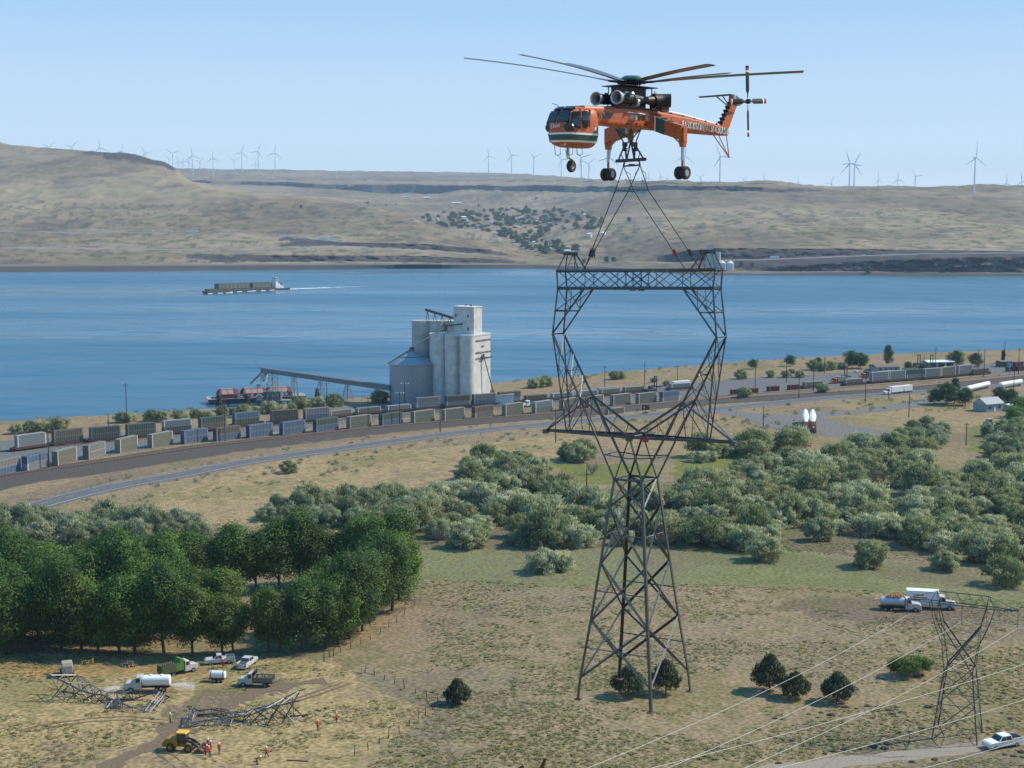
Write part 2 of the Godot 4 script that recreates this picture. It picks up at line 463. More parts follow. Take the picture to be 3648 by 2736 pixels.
const FAR := [
[Vector3(-0.703,2367,-6),Vector3(-0.364,2356,-6),Vector3(-0.264,2379,-6),Vector3(-0.164,2440,-6),Vector3(-0.065,2503,-6),Vector3(0.015,2503,-6),Vector3(0.065,2440,-6),Vector3(0.105,2321,-6),Vector3(0.146,2224,-6),Vector3(0.235,2224,-6),Vector3(0.275,2193,-6),Vector3(0.364,2193,-6),Vector3(0.694,2173,-6)],
[Vector3(-0.703,2427,0),Vector3(-0.364,2416,0),Vector3(-0.264,2439,0),Vector3(-0.164,2500,0),Vector3(-0.065,2563,0),Vector3(0.015,2563,0),Vector3(0.065,2500,0),Vector3(0.105,2381,0),Vector3(0.146,2284,0),Vector3(0.235,2284,0),Vector3(0.275,2253,0),Vector3(0.364,2253,0),Vector3(0.694,2233,0)],
[Vector3(-0.703,2450,9),Vector3(-0.364,2439,10),Vector3(-0.164,2523,9),Vector3(0.015,2586,7),Vector3(0.065,2525,5),Vector3(0.115,2382,3),Vector3(0.175,2309,2),Vector3(0.235,2304,5),Vector3(0.364,2274,4),Vector3(0.694,2254,4)],
[Vector3(-0.703,2489,12),Vector3(-0.364,2478,15),Vector3(-0.204,2527,13),Vector3(-0.124,2567,14),Vector3(0.015,2605,8),Vector3(0.065,2561,7),Vector3(0.115,2418,6),Vector3(0.175,2335,5),Vector3(0.235,2315,6),Vector3(0.364,2284,5),Vector3(0.694,2264,5)],
[Vector3(-0.702,2581,26),Vector3(-0.363,2570,29),Vector3(-0.204,2589,26),Vector3(-0.164,2563,25),Vector3(-0.065,2617,22),Vector3(-0.015,2614,16),Vector3(0.015,2620,11),Vector3(0.065,2611,8),Vector3(0.115,2469,8),Vector3(0.163,2365,9),Vector3(0.191,2331,13),Vector3(0.234,2326,20),Vector3(0.294,2297,27),Vector3(0.363,2297,31),Vector3(0.693,2277,35)],
[Vector3(-0.702,2643,32),Vector3(-0.363,2631,35),Vector3(-0.204,2670,32),Vector3(-0.124,2650,37),Vector3(-0.065,2658,30),Vector3(-0.015,2636,21),Vector3(0.015,2645,12),Vector3(0.065,2652,9),Vector3(0.115,2509,12),Vector3(0.150,2407,20),Vector3(0.204,2397,24),Vector3(0.294,2358,33),Vector3(0.363,2348,34),Vector3(0.692,2328,37)],
[Vector3(-0.702,2673,34),Vector3(-0.363,2662,38),Vector3(-0.204,2701,35),Vector3(-0.124,2671,40),Vector3(-0.065,2673,33),Vector3(-0.015,2652,24),Vector3(0.015,2666,14),Vector3(0.065,2692,9),Vector3(0.115,2550,12),Vector3(0.149,2437,21),Vector3(0.204,2428,25),Vector3(0.294,2383,34),Vector3(0.363,2368,35),Vector3(0.692,2348,38)],
[Vector3(-0.701,2858,61),Vector3(-0.363,2846,63),Vector3(-0.243,2881,61),Vector3(-0.164,2889,54),Vector3(-0.124,2702,46),Vector3(-0.064,2695,42),Vector3(-0.015,2673,32),Vector3(0.015,2686,16),Vector3(0.065,2733,10),Vector3(0.105,2615,20),Vector3(0.125,2527,34),Vector3(0.147,2465,40),Vector3(0.216,2455,39),Vector3(0.301,2409,38),Vector3(0.363,2388,36),Vector3(0.692,2369,39)],
[Vector3(-0.701,2960,70),Vector3(-0.363,2948,72),Vector3(-0.243,2973,69),Vector3(-0.164,2991,63),Vector3(-0.124,2864,55),Vector3(-0.064,2801,50),Vector3(-0.015,2749,35),Vector3(0.015,2716,16),Vector3(0.065,2794,14),Vector3(0.105,2697,30),Vector3(0.147,2592,48),Vector3(0.216,2592,47),Vector3(0.301,2561,45),Vector3(0.363,2540,45),Vector3(0.692,2521,48)],
[Vector3(-0.699,3450,127),Vector3(-0.362,3439,132),Vector3(-0.282,3457,130),Vector3(-0.203,3345,112),Vector3(-0.124,3160,88),Vector3(-0.064,2904,63),Vector3(-0.015,2799,36),Vector3(0.015,2732,16),Vector3(0.065,2926,25),Vector3(0.105,2871,49),Vector3(0.174,2815,61),Vector3(0.254,2759,59),Vector3(0.294,2764,64),Vector3(0.363,2764,62),Vector3(0.691,2744,64)],
[Vector3(-0.697,3965,217),Vector3(-0.361,3953,221),Vector3(-0.282,3819,205),Vector3(-0.232,3637,175),Vector3(-0.203,3551,149),Vector3(-0.124,3365,117),Vector3(-0.068,2993,76),Vector3(-0.015,2820,37),Vector3(0.015,2745,16),Vector3(0.065,3110,45),Vector3(0.105,3095,73),Vector3(0.174,3059,82),Vector3(0.254,3044,81),Vector3(0.362,3029,84),Vector3(0.690,3009,88)],
[Vector3(-0.695,4381,327),Vector3(-0.360,4367,310),Vector3(-0.325,4323,296),Vector3(-0.291,4280,283),Vector3(-0.267,4234,273),Vector3(-0.256,4187,263),Vector3(-0.244,4142,247),Vector3(-0.236,4094,227),Vector3(-0.231,3994,203),Vector3(-0.227,3944,192),Vector3(-0.210,3852,172),Vector3(-0.187,3763,158),Vector3(-0.163,3676,150),Vector3(-0.124,3498,132),Vector3(-0.102,3358,115),Vector3(-0.081,3219,99),Vector3(-0.068,3095,86),Vector3(-0.054,2995,67),Vector3(-0.038,2923,55),Vector3(-0.016,2840,38),Vector3(0.005,2778,24),Vector3(0.021,2749,16),Vector3(0.065,3314,66),Vector3(0.104,3349,92),Vector3(0.174,3303,99),Vector3(0.253,3247,95),Vector3(0.362,3232,101),Vector3(0.690,3213,105)],
[Vector3(-0.696,4783,316),Vector3(-0.360,4769,301),Vector3(-0.268,4687,270),Vector3(-0.236,4496,219),Vector3(-0.227,4295,180),Vector3(-0.187,4114,139),Vector3(-0.124,3798,111),Vector3(-0.068,3355,64),Vector3(-0.038,3092,35),Vector3(-0.016,2989,22),Vector3(0.021,2860,18),Vector3(0.065,3416,76),Vector3(0.104,3522,106),Vector3(0.174,3456,112),Vector3(0.253,3420,110),Vector3(0.362,3405,115),Vector3(0.690,3386,119)],
[Vector3(-0.696,5285,307),Vector3(-0.361,5272,291),Vector3(-0.236,4899,216),Vector3(-0.227,4698,179),Vector3(-0.187,4517,137),Vector3(-0.124,4251,110),Vector3(-0.068,3626,63),Vector3(-0.038,3273,39),Vector3(0.021,3063,33),Vector3(0.065,3518,90),Vector3(0.104,3695,118),Vector3(0.174,3588,125),Vector3(0.253,3563,122),Vector3(0.362,3548,128),Vector3(0.689,3528,131)],
[Vector3(-0.697,5685,279),Vector3(-0.361,5672,267),Vector3(-0.236,5301,209),Vector3(-0.223,5206,194),Vector3(-0.187,5023,159),Vector3(-0.124,4756,123),Vector3(-0.068,4083,88),Vector3(-0.015,3730,71),Vector3(0.021,3570,56),Vector3(0.065,3772,106),Vector3(0.104,3858,132),Vector3(0.174,3711,138),Vector3(0.253,3695,135),Vector3(0.362,3681,142),Vector3(0.689,3661,143)],
[Vector3(-0.697,6086,267),Vector3(-0.361,6074,261),Vector3(-0.236,5704,212),Vector3(-0.187,5529,178),Vector3(-0.124,5263,147),Vector3(-0.068,4690,111),Vector3(-0.015,4388,93),Vector3(0.021,4178,88),Vector3(0.065,4025,120),Vector3(0.104,3970,145),Vector3(0.174,3813,150),Vector3(0.253,3797,146),Vector3(0.362,3783,152),Vector3(0.689,3763,155)],
[Vector3(-0.697,6489,266),Vector3(-0.236,6109,226),Vector3(-0.187,6036,204),Vector3(-0.124,5870,174),Vector3(-0.068,5400,148),Vector3(-0.015,5098,130),Vector3(0.021,4788,130),Vector3(0.065,4330,141),Vector3(0.104,4052,154),Vector3(0.154,3874,156),Vector3(0.203,3874,155),Vector3(0.253,3858,153),Vector3(0.361,3844,159),Vector3(0.689,3824,162)],
[Vector3(-0.698,6791,267),Vector3(-0.236,6514,243),Vector3(-0.227,6519,240),Vector3(-0.183,6494,228),Vector3(-0.124,6277,206),Vector3(-0.098,6191,188),Vector3(-0.068,6109,184),Vector3(-0.052,6011,183),Vector3(-0.036,5912,198),Vector3(-0.009,5710,194),Vector3(0.015,5507,185),Vector3(0.051,5057,177),Vector3(0.094,4192,163),Vector3(0.134,3981,160),Vector3(0.203,3925,159),Vector3(0.253,3899,157),Vector3(0.361,3885,163),Vector3(0.689,3865,165)],
[Vector3(-0.697,6822,274),Vector3(-0.236,6535,250),Vector3(-0.227,6545,251),Vector3(-0.183,6521,244),Vector3(-0.124,6305,228),Vector3(-0.098,6236,227),Vector3(-0.068,6174,225),Vector3(-0.052,6066,222),Vector3(-0.036,5939,214),Vector3(-0.009,5737,212),Vector3(0.015,5535,209),Vector3(0.051,5085,196),Vector3(0.094,4234,177),Vector3(0.134,4008,173),Vector3(0.174,3957,172),Vector3(0.203,3956,167),Vector3(0.253,3940,160),Vector3(0.361,3925,166),Vector3(0.689,3906,169)],
[Vector3(-0.697,7399,296),Vector3(-0.236,7122,276),Vector3(-0.183,7155,274),Vector3(-0.124,7090,267),Vector3(-0.068,7026,266),Vector3(-0.009,6826,260),Vector3(0.035,6194,242),Vector3(0.070,5126,213),Vector3(0.094,4347,191),Vector3(0.134,4125,184),Vector3(0.173,4059,185),Vector3(0.203,4078,178),Vector3(0.233,4057,165),Vector3(0.292,4026,167),Vector3(0.361,4027,173),Vector3(0.689,4007,176)],
[Vector3(-0.697,9020,366),Vector3(-0.236,9049,384),Vector3(-0.175,9086,377),Vector3(-0.104,9029,368),Vector3(-0.038,8852,354),Vector3(0.005,8649,340),Vector3(0.027,8127,314),Vector3(0.059,6365,250),Vector3(0.080,5197,220),Vector3(0.094,4500,203),Vector3(0.130,4255,194),Vector3(0.173,4171,193),Vector3(0.179,4161,196),Vector3(0.197,4161,192),Vector3(0.203,4170,186),Vector3(0.215,4179,177),Vector3(0.231,4178,171),Vector3(0.245,4169,172),Vector3(0.275,4148,175),Vector3(0.300,4148,177),Vector3(0.330,4149,181),Vector3(0.361,4149,181),Vector3(0.688,4129,185)],
[Vector3(-0.698,11034,360),Vector3(0.027,10649,351),Vector3(0.080,7519,255),Vector3(0.094,6063,219),Vector3(0.689,5884,198)]
]

func far_at(l: Array, u: float) -> Vector2:
	if u <= l[0].x: return Vector2(l[0].y, l[0].z)
	for k in l.size() - 1:
		if u <= l[k + 1].x:
			var w: float = (u - l[k].x) / (l[k + 1].x - l[k].x)
			return Vector2(lerpf(l[k].y, l[k + 1].y, w), lerpf(l[k].z, l[k + 1].z, w))
	return Vector2(l[-1].y, l[-1].z)

func far_land() -> void:
	# the valley side across the river: profiles from the water's edge to the skyline, side by side
	var columns := 1000
	var sub := [2, 4, 4, 9, 7, 4, 12, 10, 20, 22, 22, 8, 8, 12, 12, 12, 10, 9, 12, 12, 4]
	var s := Shape.new()
	var f1 := noise(21, 0.004, 5)
	var f2 := noise(22, 0.02, 4)
	var f3 := noise(23, 0.0012, 3)
	var f4 := noise(24, 0.012, 3)
	f4.fractal_type = FastNoiseLite.FRACTAL_RIDGED
	var f5 := noise(25, 0.02, 4)
	var grass := Color(0.20, 0.15, 0.092)
	var pale := Color(0.30, 0.228, 0.145)
	var olive := Color(0.125, 0.12, 0.06)
	var rock := Color(0.060, 0.054, 0.050)
	var talus := Color(0.105, 0.085, 0.07)
	var road := Color(0.24, 0.22, 0.20)
	for a in columns:
		var u := lerpf(-0.66, 0.66, float(a) / (columns - 1))
		var p := []
		for l in FAR: p.append(far_at(l, u))
		for k in FAR.size():
			var steps: int = sub[k] if k < sub.size() else 1
			if k == FAR.size() - 1: steps = 1
			for j in steps:
				var w := float(j) / steps
				var q: Vector2 = p[k] if k == FAR.size() - 1 else p[k].lerp(p[k + 1], w)
				var x := u * q.x
				var n1 := f1.get_noise_2d(x, q.x * 0.8)
				var n2 := f2.get_noise_2d(x * 0.6, q.x * 0.8)
				var n4 := f4.get_noise_2d(x, q.x * 0.25)
				var nb := f3.get_noise_2d(x, q.x)
				var n5 := f5.get_noise_3d(x * 0.4, q.y * 3.0, q.x * 0.3)
				var n6 := f5.get_noise_3d(x * 1.6, q.y * 5.0 + 300.0, q.x)
				var amp := clampf((q.x - p[1].x - 60.0) / 500.0, 0.0, 1.0)
				var y := q.y + amp * (n1 * 8.0 + n2 * 1.2 + n4 * 2.5 * (0.3 if q.x > 5600 else 1.0))
				var cc := grass.lerp(pale, clampf(0.5 + nb * 1.6 + n1 * 0.5, 0, 1))
				cc = cc.lerp(olive, clampf(n1 * 1.0 + n5 * 0.8 - 0.12, 0, 0.4))
				cc = cc.lerp(talus, clampf(-n1 * 1.3 - n5 * 0.9 - 0.15, 0, 0.6))
				cc = cc.lerp(Color(0.37, 0.295, 0.19), clampf(n6 * 1.0 - 0.25, 0, 0.35))
				if q.x < 3400.0 and n6 < -0.22: cc = cc.lerp(Color(0.075, 0.08, 0.045), 0.7)
				var zx := q.x
				if k == 1: cc = talus.lerp(rock, 0.5 + n2)
				# bare basalt bands where the slope stands steep; their ends run out in scree
				var band := 0.0
				if k == 3: band = maxf(sst(-0.24, -0.13, u) * (1.0 - sst(-0.03, 0.01, u)), sst(0.16, 0.22, u))
				if k == 6: band = maxf(sst(-0.17, -0.11, u) * (1.0 - sst(-0.03, 0.0, u)), sst(0.10, 0.13, u) * (1.0 - 0.6 * sst(0.28, 0.36, u)))
				if k == 4 or k == 5: band = 0.6 * sst(0.15, 0.2, u)
				if k == 17: band = (1.0 - sst(0.18, 0.24, u)) * sst(-0.22, -0.05, n1 + 0.6 * f2.get_noise_2d(x * 0.3, 77.0))
				if k == 10: band = sst(-0.31, -0.27, u) * (1.0 - sst(-0.24, -0.235, u)) * sst(0.62, 0.8, w)
				if k == 18: band = 0.8 * sst(0.1, 0.2, n1) * sst(0.55, 0.75, w)
				if band > 0.02:
					var crag := band + n5 * 0.9 + n6 * 0.5 - absf(w - 0.55) * 0.5
					if crag > (0.25 if k > 9 else 0.05 if u < 0.1 else -0.4):
						cc = rock.lerp(talus, clampf((0.25 if k > 9 or u < 0.1 else 0.12) + n6 * 1.5 + n5 * 0.8, 0, 0.9))
						zx += n6 * 14.0 * band
				if k == 5 and j < 2: cc = road
				if k == 2 and j < 2: cc = talus.lerp(road, 0.5)
				if k == 7 and j == 0 and u < -0.10: cc = road
				s.col = cc * (1.0 + n2 * 0.25)
				s.vert(Vector3(u * zx, y, -zx), Vector3.UP)
	var per := s.v.size() / columns
	for a in columns - 1:
		for k in per - 1:
			var o := a * per + k
			s.i.append_array([o, o + 1, o + per + 1, o, o + per + 1, o + per])
	# smooth normals from the finished grid
	for a in columns:
		for k in per:
			var du: Vector3 = s.v[mini(a + 1, columns - 1) * per + k] - s.v[maxi(a - 1, 0) * per + k]
			var dv: Vector3 = s.v[a * per + mini(k + 1, per - 1)] - s.v[a * per + maxi(k - 1, 0)]
			var nn := du.cross(dv).normalized()
			s.n[a * per + k] = nn if nn.y > 0.0 else -nn
	var m := vmat("far_hillside", 0.95)
	m.metallic_specular = 0.2
	setting("hills", s, m)

func water() -> void:
	var s := Shape.new()
	var a := [Vector3(-2600, 0, -420), Vector3(-2600, 0, -2900), Vector3(2600, 0, -2900), Vector3(2600, 0, -420)]
	for q in a: s.vert(q, Vector3.UP, Vector2(q.x, q.z) / 100.0)
	s.tri(0, 1, 2)
	s.tri(0, 2, 3)
	var m := StandardMaterial3D.new()
	m.resource_name = "river_water"
	m.albedo_color = lin(0.035, 0.115, 0.175)
	m.metallic_specular = 0.5
	var w := NoiseTexture2D.new()
	w.width = 1024
	w.height = 1024
	w.seamless = true
	w.as_normal_map = true
	w.bump_strength = 5.0
	w.noise = noise(31, 0.03, 4)
	m.normal_enabled = true
	m.normal_texture = w
	m.normal_scale = 0.35
	# patches of ruffled and of smoother water, drawn out by the wind
	var f := noise(33, 0.006, 4)
	f.domain_warp_enabled = true
	f.domain_warp_amplitude = 40.0
	var im := Image.create(512, 1024, false, Image.FORMAT_RGB8)
	for y in 1024:
		for x in 512:
			var k := clampf(0.36 + 0.30 * f.get_noise_2d(x * 0.9, y * 1.3), 0.12, 0.6)
			im.set_pixel(x, y, Color(k, k, k))
	m.roughness = 1.0
	m.roughness_texture = ImageTexture.create_from_image(im)
	m.roughness_texture_channel = BaseMaterial3D.TEXTURE_CHANNEL_RED
	m.uv1_scale = Vector3(0.018, 0.034, 1)
	m.uv1_offset = Vector3(0.5, 1, 0)
	setting("river", s, m)


# ---------------------------------------------------------------- roads, tracks, yards
func smooth_line(pts: Array, step: float) -> Array:
	var c := Curve3D.new()
	for k in pts.size():
		var d: Vector3 = (pts[min(k + 1, pts.size() - 1)] - pts[max(k - 1, 0)]) / 6.0
		c.add_point(pts[k], -d, d)
	var m := int(c.get_baked_length() / step)
	var r := []
	for k in m + 1: r.append(c.sample_baked(c.get_baked_length() * k / m, true))
	return r

func side_of(pts: Array, k: int) -> Vector3:
	var d: Vector3 = pts[min(k + 1, pts.size() - 1)] - pts[max(k - 1, 0)]
	return Vector3(-d.z, 0, d.x).normalized()

func strip(pts: Array, offs: Array, lifts: Array, ragged := 0.0) -> Shape:
	# ribbon draped on the ground; offs: distances to the side of the middle line, with a lift each
	var s := Shape.new()
	var f := noise(77, 0.15, 3)
	var ups := []
	for k in pts.size():
		var sd := side_of(pts, k)
		for j in offs.size():
			var o: float = offs[j]
			if ragged > 0.0 and (j == 0 or j == offs.size() - 1): o += f.get_noise_2d(pts[k].x * 1.0 + j * 50.0, pts[k].z) * ragged
			var p: Vector3 = pts[k] + sd * o
			s.vert(on_ground(p.x, p.z, lifts[j]), Vector3.UP, Vector2(o, k))
	var m := offs.size()
	for k in pts.size() - 1:
		for j in m - 1:
			var o := k * m + j
			s.i.append_array([o, o + m, o + m + 1, o, o + m + 1, o + 1])
	return s

func sheet(a: Array, b: Array, nu: int, nv: int, lift: float) -> Shape:
	var ca := smooth_line(a, 1.0)
	var cb := smooth_line(b, 1.0)
	var s := Shape.new()
	for u in nu + 1:
		var p: Vector3 = ca[int(float(u) / nu * (ca.size() - 1))]
		var q: Vector3 = cb[int(float(u) / nu * (cb.size() - 1))]
		for w in nv + 1:
			var r := p.lerp(q, float(w) / nv)
			s.vert(on_ground(r.x, r.z, lift), Vector3.UP)
	for u in nu:
		for w in nv:
			var o := u * (nv + 1) + w
			s.i.append_array([o, o + nv + 1, o + nv + 2, o, o + nv + 2, o + 1])
	return s

func gravel(key: String, r: float, g: float, b: float, low: float, scale: float) -> StandardMaterial3D:
	var m := mat(key, r, g, b, 0.95)
	m.albedo_texture = blotch(key, 0.025, low, 6)
	m.uv1_triplanar = true
	m.uv1_world_triplanar = true
	m.uv1_scale = Vector3(scale, scale, scale)
	m.metallic_specular = 0.25
	return m

func roads() -> void:
	var hw := []
	for p in HWY: hw.append(Vector3(p.x, 0, p.y))
	hw = smooth_line(hw, 5.0)
	var road := setting("highway", strip(hw, [-6.6, -5.4, 0, 5.4, 6.6], [-0.25, 0.16, 0.2, 0.16, -0.25]), gravel("asphalt", 0.15, 0.148, 0.148, 0.85, 0.06))
	var paint := mat("white_road_paint", 0.72, 0.72, 0.70, 0.7, 0.0, 0.3, 0.5)
	var yellow := mat("yellow_road_paint", 0.62, 0.40, 0.10, 0.7, 0.0, 0.3, 0.5)
	for o in [-4.1, 4.1]:
		part("edge_line", strip(hw, [o - 0.13, o + 0.13], [0.20, 0.20]), paint, road)
	var fine := smooth_line(hw, 12.0)
	for k in fine.size() - 1:
		var d: Vector3 = (fine[k + 1] - fine[k]).normalized()
		var q: Array = [fine[k], fine[k] + d * 1.8, fine[k] + d * 3.6]
		part("lane_dash", strip(q, [-0.12, 0.12], [0.24, 0.24]), yellow, road)
	# railway on its dark fill
	var rail := smooth_line(gl([-198.6,-448.9,-180.2,-486.5,-161.5,-505.6,-142.8,-527,-124.7,-547.5,-105.4,-563.2,-58,-601.5,-15.7,-625.2,9.8,-637.6,43.7,-660.4,82.3,-684.5,118.2,-699.5,167.1,-717.6,223.5,-746.5,292.2,-795.6,367,-838.2]), 4.0)
	var bed := setting("railway_embankment", strip(rail, [-9, -5, -3.2, 0, 3.2, 6.0, 12.0, 18.0], [0.02, 0.15, 0.55, 0.6, 0.55, 0.35, 0.12, 0.03], 1.5), gravel("ballast", 0.12, 0.098, 0.084, 0.75, 0.12))
	tracks(rail, 0.62, bed)
	var yard := setting("container_yard", sheet(gl([-248.9,-528.2,-209.3,-566.8,-157.8,-588.9,-114.5,-612.9,-81.3,-645.2,-68.1,-683,10.9,-713,88.3,-760.7,139.5,-791,211.6,-823.9,320.7,-874.3,387.7,-886.1]), gl([-202.4,-427.4,-181.6,-490.2,-137.7,-555.6,-77.3,-612.9,-41.8,-638.8,-3.2,-663.1,37.8,-679,81.3,-699.9,158.3,-730,232.3,-781.6,300.3,-818,375.5,-857.9]), 160, 8, 0.06), gravel("yard_paving", 0.19, 0.185, 0.18, 0.75, 0.05))
	var siding := smooth_line(gl([-225.1,-510.2,-199.7,-540.3,-177.6,-557,-155,-573.2,-120.4,-601.5,-94.9,-612.9,-73.3,-628.2,-36.6,-651.7,-3.9,-672.9,20.4,-688.2,53.2,-707.5,81.2,-726.7,100.3,-736.1]), 4.0)
	tracks(siding, 0.1, yard)
	var siding2 := smooth_line(gl([105.2,-708.6,121.8,-717.5,151.5,-732.3,181.2,-748.1,221.1,-769.7,262.2,-792.4,309.4,-819.4]), 4.0)
	tracks(siding2, 0.1, yard)
	setting("silo_apron", sheet(gl([-92.1,-657.3,-77.7,-670.9,-58.4,-683,-44.7,-683]), gl([-82.2,-631.7,-68,-642.4,-53,-649.8,-35,-657.3]), 20, 4, 0.1), M["yard_paving"])
	setting("side_road", strip(smooth_line(gl([93.9,-649.3,104.8,-635.8,118.6,-627,137.8,-633.8,175.4,-655.1,204.9,-683.3,226.5,-703.6]), 4.0), [-7, -4, 0, 4, 7], [0.05, 0.1, 0.12, 0.1, 0.05], 2.0), gravel("grey_gravel", 0.235, 0.22, 0.205, 0.7, 0.08))
	setting("gravel_lot", sheet(gl([105.8,-633.8,124.4,-631,141.5,-621.8,139.9,-609.5,149.9,-590.2,159.6,-573.3]), gl([104.9,-620.8,109.1,-602.1,115.8,-586.6,125.4,-576,137.6,-568.6,156.6,-566.5]), 40, 8, 0.07), M["grey_gravel"])
	setting("access_road", strip(smooth_line(gl([27.6,-195.5,35.9,-201.1,48.4,-206.4,58,-210,66.8,-213,75.3,-216,82.6,-217.9,90.2,-219.6,100.2,-221.6]), 2.0), [-2.0, -1.1, 0, 1.1, 2.0], [0.03, 0.08, 0.1, 0.08, 0.03], 1.0), gravel("pale_gravel", 0.34, 0.285, 0.22, 0.85, 0.2))
	setting("dirt_track", strip(smooth_line(gl([-64.2,-195.4,-60.1,-205.6,-56.6,-215.4,-54.7,-222.6,-52.6,-229.7,-48.8,-236.8,-44.1,-243.5,-39.1,-247.6,-34.3,-249.6]), 1.5), [-1.9, -0.9, 0, 0.9, 1.9], [0.03, 0.06, 0.07, 0.06, 0.03], 3.0), gravel("bare_dirt", 0.215, 0.152, 0.10, 0.8, 0.15))
	ruts()

func ruts() -> void:
	var m := gravel("bare_dirt", 0.215, 0.152, 0.10, 0.8, 0.15)
	for l in [gl([-56.6,-215.4,-54.1,-209.8,-50.1,-203.1,-46.1,-196.4]), gl([-48.8,-236.8,-44.7,-233.3,-40.5,-234.6,-34.6,-241.2,-30,-248.2]), gl([-54.7,-222.6,-59.3,-226.1,-65.8,-227.6,-73.5,-225,-79.2,-221.2]), gl([-11.6,-228.5,-11.6,-218.3,-10.4,-208.3,-10.9,-197.2])]:
		var c := smooth_line(l, 1.2)
		for o in [-0.85, 0.85]:
			setting("wheel_rut", strip(c, [o - 0.22, o + 0.22], [0.05, 0.05], 0.5), m)

func tracks(line: Array, lift: float, parent: Node3D) -> void:
	var rust := mat("rail_steel", 0.12, 0.075, 0.055, 0.6, 0.4)
	var wood := mat("tie_wood", 0.07, 0.055, 0.045, 0.9)
	for o in [-0.75, 0.75]:
		part("rail", strip(line, [o - 0.11, o - 0.07, o + 0.07, o + 0.11], [lift + 0.12, lift + 0.32, lift + 0.32, lift + 0.12]), rust, parent)
	var ties := MultiMesh.new()
	ties.transform_format = MultiMesh.TRANSFORM_3D
	var b := Shape.new()
	b.box(Vector3.ZERO, Vector3(0.26, 0.2, 2.6))
	ties.mesh = b.mesh()
	var fine := smooth_line(line, 1.4)
	ties.instance_count = fine.size()
	for k in fine.size():
		var sd := side_of(fine, k)
		var g := on_ground(fine[k].x, fine[k].z, lift + 0.08)
		ties.set_instance_transform(k, Transform3D(Basis(sd.cross(Vector3.UP), Vector3.UP, sd), g))
	var o2 := MultiMeshInstance3D.new()
	o2.name = "ties"
	o2.multimesh = ties
	o2.material_override = wood
	o2.set_meta("kind", "stuff")
	parent.add_child(o2, true)


# ---------------------------------------------------------------- trees and plants
func leaves(s: Shape, r: RandomNumberGenerator, at: Vector3, rad: Vector3, count: int, size: float, tone: Color, vary := 0.3, upright := 0.0) -> void:
	# leaf-sprig faces spread through an egg-shaped clump
	for k in count:
		var d := Vector3(r.randfn(), r.randfn(), r.randfn()).normalized()
		var p := at + d * rad * pow(r.randf(), 0.38)
		var nn := (d * 0.7 + Vector3(r.randfn(), r.randfn() + 0.3, r.randfn()) * 0.6).normalized()
		var x := nn.cross(Vector3(r.randfn(), r.randfn(), r.randfn())).normalized()
		if upright > 0.0:
			x = (x * (1.0 - upright) + (Vector3.UP + d * 0.5) * upright).normalized()
			nn = (nn - x * nn.dot(x)).normalized()
		var y := nn.cross(x)
		var e := size * r.randf_range(0.6, 1.35)
		var f := 1.0 + r.randf_range(-vary, vary)
		s.col = Color(tone.r * f * r.randf_range(0.85, 1.15), tone.g * f, tone.b * f * r.randf_range(0.8, 1.2))
		var sm := (nn * 0.45 + d * 0.4 + Vector3.UP * 0.35).normalized()
		var o := s.v.size()
		var th := 0.32 - 0.14 * upright
		var lg := 0.5 + 0.35 * upright
		s.vert(p - x * e * lg, sm); s.vert(p + y * e * th, sm); s.vert(p + x * e * (lg + 0.05), sm); s.vert(p - y * e * th, sm)
		s.tri(o, o + 1, o + 2)
		s.tri(o, o + 2, o + 3)

func limb(s: Shape, pts: Array, r0: float, r1: float) -> void:
	for k in pts.size() - 1:
		var a := float(k) / (pts.size() - 1)
		var b := float(k + 1) / (pts.size() - 1)
		s.tube(pts[k], pts[k + 1], lerpf(r0, r1, a), lerpf(r0, r1, b), 6, false)

func proto(called: String, category: String, group: String) -> Node3D:
	var o := Node3D.new()
	o.set_meta("kindname", called)
	return tag(o, "", category, group)

